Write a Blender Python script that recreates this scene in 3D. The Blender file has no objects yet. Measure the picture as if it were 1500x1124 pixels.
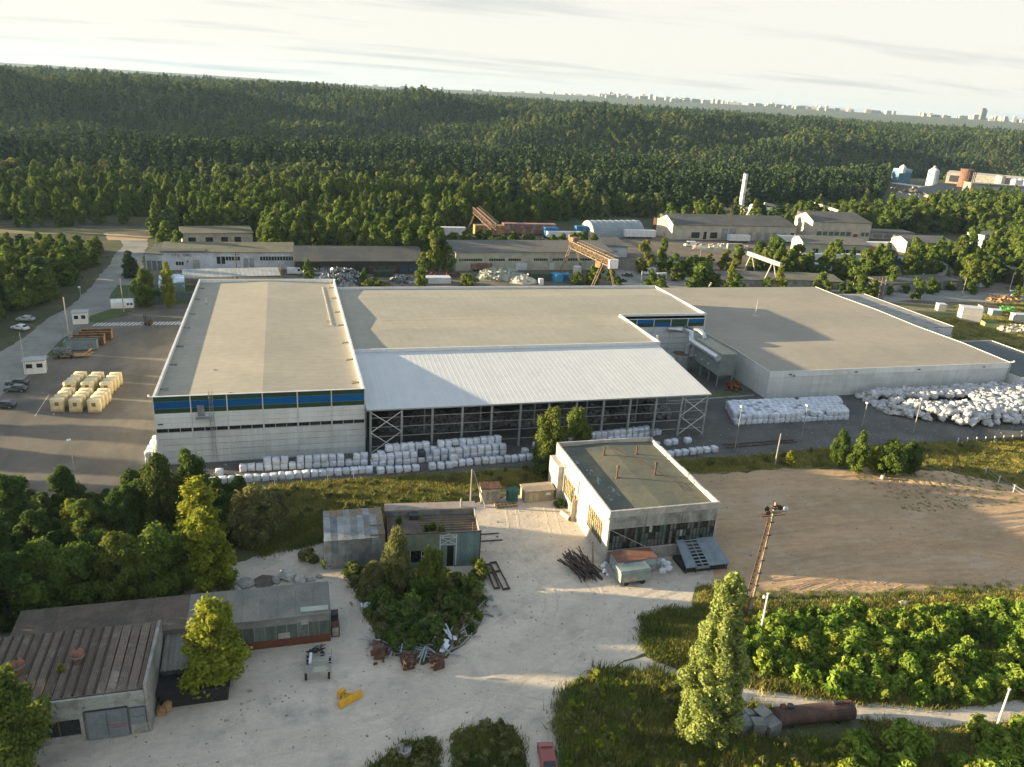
import bpy, math, random
import numpy as np
from mathutils import Vector, Matrix
from mathutils.geometry import tessellate_polygon

# ------------------------------------------------------------------ camera
FOC, PITCH, ROLL, YAW, CAM_H = 1153.3655, .350911, .0637086, .292232, 65.0
_cy, _sy, _cp, _sp = math.cos(YAW), math.sin(YAW), math.cos(PITCH), math.sin(PITCH)
_fwd = np.array([_sy * _cp, _cy * _cp, -_sp]); _r0 = np.array([_cy, -_sy, 0.0]); _u0 = np.cross(_r0, _fwd)
_c, _s = math.cos(ROLL), math.sin(ROLL)
RM = np.array([_c * _r0 + _s * _u0, -_s * _r0 + _c * _u0, -_fwd])
sc = bpy.context.scene
col = sc.collection
cam = bpy.data.objects.new('camera', bpy.data.cameras.new('camera'))
col.objects.link(cam)
mw = Matrix.Identity(4)
for i in range(3):
    for j in range(3):
        mw[j][i] = RM[i][j]
mw.translation = Vector((0, 0, CAM_H))
cam.matrix_world = mw
cam.data.sensor_width = 36; cam.data.sensor_fit = 'HORIZONTAL'; cam.data.lens = FOC / 1500 * 36
cam.data.clip_start = .5; cam.data.clip_end = 30000
sc.camera = cam

# ------------------------------------------------------------------ light
SUN_EL = math.radians(8.4)
SUN_AZ = math.radians(180 - 17.0)            # direction towards the sun, counter-clockwise from +X
SUN_DIR = Vector((math.cos(SUN_AZ) * math.cos(SUN_EL), math.sin(SUN_AZ) * math.cos(SUN_EL), math.sin(SUN_EL)))
sun = bpy.data.objects.new('sun', bpy.data.lights.new('sun', 'SUN')); col.objects.link(sun)
sun.data.energy = 4.8; sun.data.angle = math.radians(.6); sun.data.color = (1.0, .79, .48)
sun.rotation_euler = SUN_DIR.to_track_quat('Z', 'Y').to_euler()

w = bpy.data.worlds.new('World'); sc.world = w; w.use_nodes = True
nt = w.node_tree; nt.nodes.clear()
N = nt.nodes.new; Lk = nt.links.new
sky = N('ShaderNodeTexSky'); sky.sky_type = 'NISHITA'; sky.sun_disc = False
sky.sun_elevation = SUN_EL; sky.sun_rotation = math.radians(90) - SUN_AZ
sky.altitude = 150; sky.air_density = 1.0; sky.dust_density = 1.6; sky.ozone_density = 1.6
tc = N('ShaderNodeTexCoord'); sep = N('ShaderNodeSeparateXYZ'); Lk(tc.outputs['Generated'], sep.inputs[0])
# thin high overcast: project the direction onto a flat cloud layer and stretch it
mx = N('ShaderNodeMath'); mx.operation = 'MAXIMUM'; mx.inputs[1].default_value = 0.0; Lk(sep.outputs['Z'], mx.inputs[0])
ad = N('ShaderNodeMath'); ad.operation = 'ADD'; ad.inputs[1].default_value = .06; Lk(mx.outputs[0], ad.inputs[0])
dx = N('ShaderNodeMath'); dx.operation = 'DIVIDE'; Lk(sep.outputs['X'], dx.inputs[0]); Lk(ad.outputs[0], dx.inputs[1])
dy = N('ShaderNodeMath'); dy.operation = 'DIVIDE'; Lk(sep.outputs['Y'], dy.inputs[0]); Lk(ad.outputs[0], dy.inputs[1])
cmb = N('ShaderNodeCombineXYZ'); Lk(dx.outputs[0], cmb.inputs[0]); Lk(dy.outputs[0], cmb.inputs[1])
mp = N('ShaderNodeMapping'); mp.inputs['Rotation'].default_value = (0, 0, .45); mp.inputs['Scale'].default_value = (.34, 1.05, 1)
Lk(cmb.outputs[0], mp.inputs[0])
n1 = N('ShaderNodeTexNoise'); n1.inputs['Scale'].default_value = .62; n1.inputs['Detail'].default_value = 7; n1.inputs['Roughness'].default_value = .55
Lk(mp.outputs[0], n1.inputs['Vector'])
cr = N('ShaderNodeValToRGB'); cr.color_ramp.elements[0].position = .52; cr.color_ramp.elements[1].position = .70
cr.color_ramp.elements[0].color = (0, 0, 0, 1); cr.color_ramp.elements[1].color = (1, 1, 1, 1)
Lk(n1.outputs[0], cr.inputs[0])
veil = N('ShaderNodeMixRGB'); vf = N('ShaderNodeMapRange'); vf.interpolation_type = 'SMOOTHERSTEP'
vf.inputs[1].default_value = 0.0; vf.inputs[2].default_value = .75; vf.inputs[3].default_value = .92; vf.inputs[4].default_value = .45
Lk(sep.outputs['Z'], vf.inputs[0]); Lk(vf.outputs[0], veil.inputs[0])
vc = N('ShaderNodeMixRGB'); vc.inputs[1].default_value = (3.5, 3.36, 3.06, 1); vc.inputs[2].default_value = (2.5, 3.15, 3.85, 1)      # milky veil of cirrus, bluer overhead
vg = N('ShaderNodeMapRange'); vg.inputs[1].default_value = .12; vg.inputs[2].default_value = .8; Lk(sep.outputs['Z'], vg.inputs[0]); Lk(vg.outputs[0], vc.inputs[0]); Lk(vc.outputs[0], veil.inputs[2])
Lk(sky.outputs[0], veil.inputs[1])
cl = N('ShaderNodeMixRGB'); cl.inputs[2].default_value = (1.9, 2.0, 2.1, 1)   # grey cloud streaks
cf = N('ShaderNodeMath'); cf.operation = 'MULTIPLY'; cf.inputs[1].default_value = .85; Lk(cr.outputs[0], cf.inputs[0])
Lk(cf.outputs[0], cl.inputs[0]); Lk(veil.outputs[0], cl.inputs[1])
bg = N('ShaderNodeBackground'); bg.inputs[1].default_value = .072; Lk(cl.outputs[0], bg.inputs[0])
wo = N('ShaderNodeOutputWorld'); Lk(bg.outputs[0], wo.inputs[0])

sc.view_settings.view_transform = 'Standard'; sc.view_settings.look = 'None'
sc.view_settings.exposure = 2.0; sc.view_settings.gamma = 1.0; sc.view_settings.use_curve_mapping = False
sc.render.engine = 'CYCLES'
sc.cycles.volume_bounces = 0
sc.cycles.max_bounces = 6; sc.cycles.diffuse_bounces = 3; sc.cycles.transmission_bounces = 4; sc.cycles.transparent_max_bounces = 6

# ------------------------------------------------------------------ helpers
RNG = random.Random(11)
CAMV = np.array([0, 0, CAM_H])


def ray(x, y):
    return RM.T @ np.array([x - 750, -(y - 562), -FOC])


def G(x, y, h=0.0):
    """world point at height h seen at photo pixel (x, y) - surveying helper"""
    d = ray(x, y)
    p = CAMV + d * (h - CAM_H) / d[2]
    return Vector((float(p[0]), float(p[1]), float(h)))


def T(b, t, h0=0.0):
    """height of the top t (pixel) above base pixel b"""
    bb = np.array(G(*b, h0)); d = ray(*t)
    s_ = np.linalg.lstsq(np.array([d, [0, 0, -1.0]]).T, bb - CAMV, rcond=None)[0]
    return float(s_[1])


def PX(p):
    c_ = RM @ (np.array(p) - CAMV)
    if c_[2] > -.1: return (-9999, -9999)
    return (750 + FOC * c_[0] / -c_[2], 562 - FOC * c_[1] / -c_[2])


def tag(o, label=None, cat=None, group=None, kind=None):
    if label: o['label'] = label
    if cat: o['category'] = cat
    if group: o['group'] = group
    if kind: o['kind'] = kind
    return o


def thing(name, label, cat, loc=(0, 0, 0), rz=0.0, group=None):
    o = bpy.data.objects.new(name, None); col.objects.link(o)
    o.empty_display_size = .2
    o.location = loc; o.rotation_euler = (0, 0, rz)
    return tag(o, label, cat, group)


def copy_tree(o, parent=None):
    c = o.copy(); col.objects.link(c); c.parent = parent
    for ch in list(o.children):
        copy_tree(ch, c)
    return c


def place(o, loc, rz=0.0, s=1.0, label=None):
    o.location = loc; o.rotation_euler = (0, 0, rz)
    o.scale = (s, s, s) if not hasattr(s, '__len__') else s
    if label: o['label'] = label
    return o


class MB:
    def __init__(self):
        self.v = []; self.f = []

    def add(self, vs, fs):
        b = len(self.v)
        self.v += [tuple(p) for p in vs]
        self.f += [tuple(i + b for i in q) for q in fs]
        return self

    def box(self, x0, y0, z0, x1, y1, z1):
        vs = [(x0, y0, z0), (x1, y0, z0), (x1, y1, z0), (x0, y1, z0), (x0, y0, z1), (x1, y0, z1), (x1, y1, z1), (x0, y1, z1)]
        return self.add(vs, [(3, 2, 1, 0), (4, 5, 6, 7), (0, 1, 5, 4), (1, 2, 6, 5), (2, 3, 7, 6), (3, 0, 4, 7)])

    def obox(self, c, size, rz=0, rx=0, ry=0):
        m = Matrix.Translation(c) @ Matrix.Rotation(rz, 4, 'Z') @ Matrix.Rotation(ry, 4, 'Y') @ Matrix.Rotation(rx, 4, 'X')
        a, b, d = size[0] / 2, size[1] / 2, size[2] / 2
        vs = [m @ Vector(p) for p in ((-a, -b, -d), (a, -b, -d), (a, b, -d), (-a, b, -d), (-a, -b, d), (a, -b, d), (a, b, d), (-a, b, d))]
        return self.add(vs, [(3, 2, 1, 0), (4, 5, 6, 7), (0, 1, 5, 4), (1, 2, 6, 5), (2, 3, 7, 6), (3, 0, 4, 7)])

    def bar(self, p0, p1, wd, hg=None):
        """square bar between two points"""
        p0 = Vector(p0); p1 = Vector(p1); d = p1 - p0; L = d.length
        if L < 1e-6: return self
        hg = hg or wd
        q = d.to_track_quat('Z', 'Y').to_matrix().to_4x4(); q.translation = p0
        a, b = wd / 2, hg / 2
        vs = [q @ Vector(p) for p in ((-a, -b, 0), (a, -b, 0), (a, b, 0), (-a, b, 0), (-a, -b, L), (a, -b, L), (a, b, L), (-a, b, L))]
        return self.add(vs, [(3, 2, 1, 0), (4, 5, 6, 7), (0, 1, 5, 4), (1, 2, 6, 5), (2, 3, 7, 6), (3, 0, 4, 7)])

    def tube(self, pts, rad, n=8, caps=True):
        pts = [Vector(p) for p in pts]
        if not hasattr(rad, '__len__'): rad = [rad] * len(pts)
        base = len(self.v)
        for i, p in enumerate(pts):
            d = (pts[min(i + 1, len(pts) - 1)] - pts[max(i - 1, 0)])
            q = d.to_track_quat('Z', 'Y').to_matrix()
            for k in range(n):
                a = 2 * math.pi * k / n
                self.v.append(tuple(p + q @ Vector((math.cos(a) * rad[i], math.sin(a) * rad[i], 0))))
        for i in range(len(pts) - 1):
            for k in range(n):
                a = base + i * n + k; b = base + i * n + (k + 1) % n
                self.f.append((a, b, b + n, a + n))
        if caps:
            self.f.append(tuple(base + k for k in reversed(range(n))))
            e = base + (len(pts) - 1) * n
            self.f.append(tuple(e + k for k in range(n)))
        return self

    def prism(self, poly, z0, z1):
        n = len(poly)
        area = sum(poly[i][0] * poly[(i + 1) % n][1] - poly[(i + 1) % n][0] * poly[i][1] for i in range(n))
        if area < 0: poly = list(reversed(poly))
        vs = [(p[0], p[1], z0) for p in poly] + [(p[0], p[1], z1) for p in poly]
        fs = [tuple(reversed(range(n))), tuple(range(n, 2 * n))] + [(i, (i + 1) % n, n + (i + 1) % n, n + i) for i in range(n)]
        return self.add(vs, fs)

    def extr_y(self, prof, y0, y1):
        """profile in (x, z) extruded along y"""
        n = len(prof)
        vs = [(p[0], y0, p[1]) for p in prof] + [(p[0], y1, p[1]) for p in prof]
        fs = [tuple(range(n)), tuple(reversed(range(n, 2 * n)))] + [(i, n + i, n + (i + 1) % n, (i + 1) % n) for i in range(n)]
        return self.add(vs, fs)

    def extr_x(self, prof, x0, x1):
        """profile in (y, z) extruded along x"""
        n = len(prof)
        vs = [(x0, p[0], p[1]) for p in prof] + [(x1, p[0], p[1]) for p in prof]
        fs = [tuple(range(n)), tuple(reversed(range(n, 2 * n)))] + [(i, n + i, n + (i + 1) % n, (i + 1) % n) for i in range(n)]
        return self.add(vs, fs)

    def quad(self, a, b, c, d):
        return self.add([a, b, c, d], [(0, 1, 2, 3)])

    def ellip(self, c, r, nu=10, nv=6, jit=0.0, rng=RNG):
        base = len(self.v); c = Vector(c)
        self.v.append(tuple(c + Vector((0, 0, r[2]))))
        for i in range(1, nv):
            t = math.pi * i / nv
            for k in range(nu):
                a = 2 * math.pi * k / nu
                j = 1 + jit * (rng.random() - .5)
                self.v.append((c[0] + r[0] * math.sin(t) * math.cos(a) * j, c[1] + r[1] * math.sin(t) * math.sin(a) * j, c[2] + r[2] * math.cos(t) * j))
        self.v.append(tuple(c - Vector((0, 0, r[2]))))
        for k in range(nu):
            self.f.append((base, base + 1 + k, base + 1 + (k + 1) % nu))
            for i in range(nv - 2):
                a = base + 1 + i * nu + k; b = base + 1 + i * nu + (k + 1) % nu
                self.f.append((a, a + nu, b + nu, b))
            e = base + 1 + (nv - 2) * nu
            self.f.append((e + k, len(self.v) - 1, e + (k + 1) % nu))
        return self

    def mesh(self, name, m, smooth=False):
        me = bpy.data.meshes.new(name)
        me.from_pydata(self.v, [], self.f)
        if smooth:
            me.polygons.foreach_set('use_smooth', [True] * len(me.polygons))
        if m: me.materials.append(m)
        me.update()
        return me

    def build(self, name, m, parent=None, smooth=False, label=None, kind=None, loc=None):
        o = bpy.data.objects.new(name, self.mesh(name, m, smooth)); col.objects.link(o)
        if parent: o.parent = parent
        if label: o['label'] = label
        if kind: o['kind'] = kind
        if loc is not None: o.location = loc
        return o


def inst(name, me, parent=None, loc=(0, 0, 0), rot=(0, 0, 0), s=(1, 1, 1), label=None):
    o = bpy.data.objects.new(name, me); col.objects.link(o)
    if parent: o.parent = parent
    o.location = loc; o.rotation_euler = rot
    o.scale = s if hasattr(s, '__len__') else (s, s, s)
    if label: o['label'] = label
    return o


# ------------------------------------------------------------------ materials
_mats = {}


def mat(name, c, c2=None, s=.5, rough=.8, metal=0.0, bump=0.0, bs=4.0, rand=0.0, obj=False, c3=None, s3=.12, fine=.18, stretch=None, spec=.3, lo=.4, hi=.62, stripes=None, fs=0):
    if name in _mats: return _mats[name]
    m = bpy.data.materials.new(name); m.use_nodes = True; _mats[name] = m
    t = m.node_tree; n = t.nodes; L = t.links.new
    b = n['Principled BSDF']; b.inputs['Roughness'].default_value = rough; b.inputs['Metallic'].default_value = metal
    b.inputs['Specular IOR Level'].default_value = spec
    if obj:
        g = n.new('ShaderNodeTexCoord').outputs['Object']
    else:
        g = n.new('ShaderNodeNewGeometry').outputs['Position']
    if stretch:
        k = n.new('ShaderNodeMapping'); k.inputs['Scale'].default_value = stretch; L(g, k.inputs[0]); g2 = k.outputs[0]
    else: g2 = g
    c2 = c2 or tuple(x * .75 for x in c)

    def noise(src, sc_, det=6, r=.6):
        q = n.new('ShaderNodeTexNoise'); q.inputs['Scale'].default_value = sc_; q.inputs['Detail'].default_value = det; q.inputs['Roughness'].default_value = r
        L(src, q.inputs['Vector']); return q.outputs[0]

    def ramp(src, a, z):
        q = n.new('ShaderNodeMapRange'); q.inputs[1].default_value = a; q.inputs[2].default_value = z; L(src, q.inputs[0]); return q.outputs[0]

    def mixc(fac, a, z):
        q = n.new('ShaderNodeMixRGB')
        if isinstance(fac, float): q.inputs[0].default_value = fac
        else: L(fac, q.inputs[0])
        for i_, v_ in ((1, a), (2, z)):
            if isinstance(v_, tuple): q.inputs[i_].default_value = (*v_, 1)
            else: L(v_, q.inputs[i_])
        return q.outputs[0]
    cc = mixc(ramp(noise(g2, s), lo, hi), c, c2)
    if c3: cc = mixc(ramp(noise(g, s3, 8, .65), .5, .7), cc, c3)
    if stripes:   # (axis, period metres, darkening)
        sp = n.new('ShaderNodeSeparateXYZ'); L(g, sp.inputs[0])
        mm = n.new('ShaderNodeMath'); mm.operation = 'MODULO'; L(sp.outputs[stripes[0]], mm.inputs[0]); mm.inputs[1].default_value = stripes[1]
        aa = n.new('ShaderNodeMath'); aa.operation = 'ABSOLUTE'; L(mm.outputs[0], aa.inputs[0])
        lt = n.new('ShaderNodeMath'); lt.operation = 'LESS_THAN'; L(aa.outputs[0], lt.inputs[0]); lt.inputs[1].default_value = stripes[3] if len(stripes) > 3 else .09
        ml = n.new('ShaderNodeMath'); ml.operation = 'MULTIPLY'; L(lt.outputs[0], ml.inputs[0]); ml.inputs[1].default_value = stripes[2]
        cc = mixc(ml.outputs[0], cc, tuple(x * .3 for x in c))
    # fine value variation
    hsv = n.new('ShaderNodeHueSaturation'); L(cc, hsv.inputs['Color'])
    fv = n.new('ShaderNodeMapRange'); fv.inputs[1].default_value = .3; fv.inputs[2].default_value = .7
    fv.inputs[3].default_value = 1 - fine; fv.inputs[4].default_value = 1 + fine; L(noise(g2, s * 9, 3, .7), fv.inputs[0])
    val = fv.outputs[0]
    if fs:
        fw_ = n.new('ShaderNodeMapRange'); fw_.inputs[1].default_value = .3; fw_.inputs[2].default_value = .7; fw_.inputs[3].default_value = 1 - fine * 1.6; fw_.inputs[4].default_value = 1 + fine * 1.2
        L(noise(g, fs, 4, .75), fw_.inputs[0]); mq = n.new('ShaderNodeMath'); mq.operation = 'MULTIPLY'; L(val, mq.inputs[0]); L(fw_.outputs[0], mq.inputs[1]); val = mq.outputs[0]
    if rand:
        oi = n.new('ShaderNodeObjectInfo')
        rr = n.new('ShaderNodeMapRange'); rr.inputs[3].default_value = 1 - rand; rr.inputs[4].default_value = 1 + rand; L(oi.outputs['Random'], rr.inputs[0])
        mu = n.new('ShaderNodeMath'); mu.operation = 'MULTIPLY'; L(val, mu.inputs[0]); L(rr.outputs[0], mu.inputs[1]); val = mu.outputs[0]
    L(val, hsv.inputs['Value']); L(hsv.outputs[0], b.inputs['Base Color'])
    if bump:
        bp = n.new('ShaderNodeBump'); bp.inputs['Strength'].default_value = 1.0; bp.inputs['Distance'].default_value = bump
        L(noise(g2, bs, 5, .6), bp.inputs['Height']); L(bp.outputs[0], b.inputs['Normal'])
    return m


def leaf_mat(name, dark, light, warm, noise_s=.35, trans=.42, hue=.5):
    """foliage: per-tree colour from the instance's random number, clump variation from noise"""
    m = bpy.data.materials.new(name); m.use_nodes = True; t = m.node_tree; n = t.nodes; L = t.links.new
    n.clear()
    out = n.new('ShaderNodeOutputMaterial')
    oi = n.new('ShaderNodeObjectInfo')
    g = n.new('ShaderNodeNewGeometry')
    q = n.new('ShaderNodeTexNoise'); q.inputs['Scale'].default_value = noise_s; q.inputs['Detail'].default_value = 4; L(g.outputs['Position'], q.inputs['Vector'])
    r = n.new('ShaderNodeMapRange'); r.inputs[1].default_value = .3; r.inputs[2].default_value = .7; L(q.outputs[0], r.inputs[0])
    a = n.new('ShaderNodeMixRGB'); a.inputs[1].default_value = (*dark, 1); a.inputs[2].default_value = (*light, 1)
    ad_ = n.new('ShaderNodeMath'); ad_.operation = 'MULTIPLY_ADD'; L(oi.outputs['Random'], ad_.inputs[0]); ad_.inputs[1].default_value = hue; L(r.outputs[0], ad_.inputs[2])
    sb = n.new('ShaderNodeMath'); sb.operation = 'SUBTRACT'; sb.use_clamp = True; L(ad_.outputs[0], sb.inputs[0]); sb.inputs[1].default_value = hue / 2
    L(sb.outputs[0], a.inputs[0])
    p = n.new('ShaderNodeMath'); p.operation = 'POWER'; L(oi.outputs['Random'], p.inputs[0]); p.inputs[1].default_value = 5
    p2 = n.new('ShaderNodeMath'); p2.operation = 'MULTIPLY'; L(p.outputs[0], p2.inputs[0]); p2.inputs[1].default_value = .7
    b = n.new('ShaderNodeMixRGB'); L(p2.outputs[0], b.inputs[0]); L(a.outputs[0], b.inputs[1]); b.inputs[2].default_value = (*warm, 1)
    q2 = n.new('ShaderNodeTexNoise'); q2.inputs['Scale'].default_value = 3.1; q2.inputs['Detail'].default_value = 2; L(g.outputs['Position'], q2.inputs['Vector'])
    r2 = n.new('ShaderNodeMapRange'); r2.inputs[1].default_value = .3; r2.inputs[2].default_value = .7; r2.inputs[3].default_value = .7; r2.inputs[4].default_value = 1.3; L(q2.outputs[0], r2.inputs[0])
    h = n.new('ShaderNodeHueSaturation'); L(b.outputs[0], h.inputs['Color']); L(r2.outputs[0], h.inputs['Value'])
    d = n.new('ShaderNodeBsdfDiffuse'); L(h.outputs[0], d.inputs[0])
    tr = n.new('ShaderNodeBsdfTranslucent'); L(h.outputs[0], tr.inputs[0])
    ms = n.new('ShaderNodeMixShader'); ms.inputs[0].default_value = trans; L(d.outputs[0], ms.inputs[1]); L(tr.outputs[0], ms.inputs[2])
    L(ms.outputs[0], out.inputs[0])
    return m


# building metals and claddings
M_CLAD = mat('grey_cladding', (.74, .755, .74), (.67, .685, .665), s=.5, rough=.55, fine=.05, rand=.05, spec=.4, stretch=(2.4, 2.4, .12), c3=(.60, .60, .57), s3=.15)
M_CLAD_D = mat('grey_cladding_lower', (.62, .64, .63), (.55, .57, .555), s=.5, rough=.55, fine=.06, rand=.06, spec=.4, stretch=(2.4, 2.4, .12), c3=(.50, .49, .45), s3=.15)
M_GREEN = mat('stripe_green', (.03, .07, .036), (.025, .06, .03), s=.4, rough=.5, rand=.12, fine=.06)
M_BLUE = mat('stripe_blue', (.0, .105, .30), (.0, .09, .27), s=.4, rough=.45, rand=.1, fine=.05)
M_TRIM = mat('white_trim', (.66, .66, .64), (.55, .55, .53), s=.5, rough=.6, fine=.06)
M_GLASSD = mat('dark_glass', (.012, .018, .02), (.02, .028, .03), s=.8, rough=.12, spec=.6, rand=.3)
M_ROOF = mat('roof_membrane', (.385, .347, .27), (.345, .313, .248), s=.06, rough=.85, c3=(.325, .30, .24), s3=.07, fine=.07, stripes=(1, 2.05, .22, .12))
M_ROOFM = mat('roof_membrane_pale', (.37, .342, .272), (.335, .31, .245), s=.07, rough=.85, c3=(.305, .29, .23), s3=.06, fine=.07, stripes=(0, 2.0, .18, .12))
M_ROOFR = mat('roof_membrane_grey', (.335, .30, .24), (.305, .274, .222), s=.05, rough=.88, c3=(.285, .26, .21), s3=.05, fine=.06, stripes=(0, 1.95, .14, .1))
M_SHEET = mat('pale_roof_sheet', (.60, .605, .59), (.56, .57, .56), s=.3, rough=.55, fine=.04, rand=.02)
M_STEEL = mat('galvanised_steel', (.36, .39, .39), (.28, .31, .31), s=1, rough=.5, metal=.3)
M_PIPE = mat('bright_duct', (.6, .62, .63), (.5, .52, .53), s=1, rough=.28, metal=.8)
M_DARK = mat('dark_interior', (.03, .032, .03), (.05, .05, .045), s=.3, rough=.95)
M_CONC = mat('old_concrete', (.36, .345, .315), (.27, .26, .24), s=.5, rough=.9, c3=(.16, .15, .13), s3=.4, bump=.02)
M_CONCW = mat('whitewashed_concrete', (.50, .475, .43), (.39, .375, .345), s=.45, rough=.9, c3=(.27, .26, .24), s3=.35, bump=.01)
M_CONCD = mat('stained_concrete', (.25, .25, .23), (.16, .165, .15), s=.6, rough=.9, c3=(.09, .09, .08), s3=.7, bump=.02)
M_RUST = mat('rusty_steel', (.12, .065, .042), (.07, .04, .03), s=1.2, rough=.85, c3=(.18, .105, .065), s3=.8, bump=.02)
M_RUSTL = mat('rusty_yellow_paint', (.42, .26, .12), (.25, .14, .07), s=.9, rough=.8, c3=(.14, .08, .05), s3=.9)
M_DARKM = mat('dark_metal', (.05, .052, .055), (.03, .032, .034), s=1, rough=.6)
M_WHITE = mat('white_paint', (.72, .73, .73), (.62, .63, .64), s=.7, rough=.5, rand=.06)
M_CREAM = mat('cream_wall', (.50, .46, .37), (.42, .385, .31), s=.3, rough=.9, c3=(.32, .29, .24), s3=.25)
M_GREENWALL = mat('pale_green_wall', (.42, .43, .35), (.36, .37, .30), s=.3, rough=.9, c3=(.27, .27, .23), s3=.2)
M_WOOD = mat('grey_timber', (.26, .20, .14), (.17, .13, .09), s=2, rough=.9)
M_TEAL = mat('teal_painted_sheet', (.16, .24, .235), (.12, .19, .19), s=.5, rough=.7, c3=(.19, .22, .20), s3=.5, rand=.1)
M_ZINC = mat('weathered_zinc', (.27, .29, .29), (.17, .185, .19), s=.7, rough=.6, c3=(.22, .18, .13), s3=.6, rand=.35)
M_TAR = mat('tar_roof', (.10, .082, .065), (.15, .12, .095), s=.5, rough=.95, c3=(.17, .12, .09), s3=.4, bump=.03)
M_FELT = mat('green_roof_felt', (.12, .125, .095), (.155, .145, .10), s=.35, rough=.95, c3=(.085, .095, .085), s3=.2, bump=.02)
M_ASB = mat('fibre_cement_roof', (.21, .20, .175), (.16, .155, .14), s=.4, rough=.9, c3=(.24, .21, .17), s3=.25, rand=.1)
M_ASB2 = mat('brown_corrugated_roof', (.20, .155, .12), (.13, .10, .08), s=.5, rough=.95, c3=(.30, .25, .20), s3=.5, rand=.2)
M_YEL = mat('yellow_paint', (.72, .40, .03), (.6, .32, .03), s=1.5, rough=.5)
M_RED = mat('red_car_paint', (.30, .07, .055), (.25, .06, .045), s=1, rough=.3, spec=.6)
M_TYRE = mat('black_rubber', (.02, .02, .02), (.03, .03, .03), s=2, rough=.9)
M_BALE = mat('white_bale_wrap', (.70, .735, .80), (.60, .64, .71), s=1.6, rough=.4, bump=.05, bs=5, rand=.12, fine=.12, spec=.5, c3=(.44, .45, .47), s3=.9)
M_BALEW = mat('dirty_bag_wrap', (.66, .67, .70), (.42, .41, .39), s=.9, rough=.45, bump=.07, bs=4, rand=.16, c3=(.25, .23, .2), s3=.7, spec=.5)
M_PALLETW = mat('yellow_wrapped_stack', (.72, .61, .37), (.60, .50, .30), s=1.2, rough=.5, bump=.03, rand=.08)
# ------------------------------------------------------------------ vegetation
def leaf_mesh(name, blobs, n, size, m, seed=1, aspect=1.5, jit=.65, up=.25, shell=.55, trunk=None, droop=0.0, stray=0.0):
    """crown of n leaf clumps spread over the blobs (x, y, z, rx, rz); returns a mesh"""
    r = np.random.RandomState(seed)
    B = np.array(blobs, float)
    wgt = (B[:, 3] * (B[:, 3] + B[:, 4])); wgt /= wgt.sum()
    k = r.choice(len(B), n, p=wgt)
    d = r.normal(size=(n, 3)); d[:, 2] += up; d /= np.linalg.norm(d, axis=1)[:, None]
    rad = shell + (1.04 - shell) * r.rand(n) ** .6
    if stray: rad = np.where(r.rand(n) < stray, r.uniform(1.0, 1.5, n), rad)
    c = B[k, :3] + d * np.stack([B[k, 3], B[k, 3], B[k, 4]], 1) * rad[:, None]
    nrm = d + r.normal(size=(n, 3)) * jit; nrm[:, 2] += .42; nrm /= np.linalg.norm(nrm, axis=1)[:, None]
    t = r.normal(size=(n, 3)); t[:, 2] -= droop; t -= (t * nrm).sum(1)[:, None] * nrm; t /= np.linalg.norm(t, axis=1)[:, None]
    b = np.cross(nrm, t)
    s = size * (.6 + .8 * r.rand(n))[:, None]
    h = (t * s * aspect * .5); g = (b * s * .5)
    v = np.stack([c - h, c + g * .9 - h * .1 + nrm * s * .12, c + h, c - g * .9 + h * .1 + nrm * s * .12], 1).reshape(-1, 3)
    f = np.arange(4 * n, dtype=np.int32)
    me = bpy.data.meshes.new(name)
    me.vertices.add(4 * n); me.vertices.foreach_set('co', v.ravel())
    me.loops.add(4 * n); me.loops.foreach_set('vertex_index', f)
    me.polygons.add(n); me.polygons.foreach_set('loop_start', np.arange(0, 4 * n, 4, dtype=np.int32))
    me.polygons.foreach_set('loop_total', np.full(n, 4, dtype=np.int32))
    me.update(calc_edges=True); me.materials.append(m)
    return me


def trunk_mb(h, r0, blobs, seed=1, nb=6, lean=0.0):
    rr = random.Random(seed); mb = MB()
    pts = []; rad = []
    for i in range(7):
        f_ = i / 6
        pts.append((lean * f_ * h + .06 * h * .1 * rr.uniform(-1, 1), .05 * h * .1 * rr.uniform(-1, 1), f_ * h)); rad.append(max(.03, r0 * (1 - .85 * f_)))
    pts[0] = (0, 0, -.15); rad[0] = r0 * 1.3
    mb.tube(pts, rad, 7)
    for j in range(nb):
        f_ = rr.uniform(.25, .85); i = int(f_ * 6); p = Vector(pts[i])
        b = min(rr.sample(list(blobs), min(4, len(blobs))), key=lambda q: abs(q[2] - p.z * 1.3))
        mid = (p + Vector(b[:3])) / 2 + Vector((0, 0, .04 * h))
        mb.tube([p, mid, Vector(b[:3])], [rad[i] * .5, rad[i] * .3, .02], 5, caps=False)
    return mb


def blobs_round(seed, h, wd, base=.22, n=16, top=.25, k=1.0):
    rr = random.Random(seed); out = []
    for i in range(n):
        f_ = (i + .5) / n; z = h * (base + (1 - base) * f_ * .93)
        env = math.sin(math.pi * min(1, max(.0, (f_ * .86 + .12)))) ** .7
        a = rr.random() * 6.283; R_ = wd / 2 * env * rr.uniform(.25, .80)
        rx = wd / 2 * rr.uniform(.3, .5) * (1 - top * f_) * k
        out.append((math.cos(a) * R_, math.sin(a) * R_, z, rx, rx * rr.uniform(.75, 1.15)))
    return out


def blobs_cone(seed, h, wd, base=.15, n=18, pw=.8, k=1.0):
    rr = random.Random(seed); out = []
    for i in range(n):
        f_ = (i + .5) / n; z = h * (base + (1 - base) * f_ * .96)
        env = (1 - f_) ** pw + .10
        if f_ < .12: env *= .65
        a = i * 2.4 + rr.random(); R_ = wd / 2 * env * rr.uniform(.25, .7)
        rx = (wd / 2 * env * rr.uniform(.4, .62) + .05 * wd) * k
        out.append((math.cos(a) * R_, math.sin(a) * R_, z, rx, rx * rr.uniform(.8, 1.5)))
    return out


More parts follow.
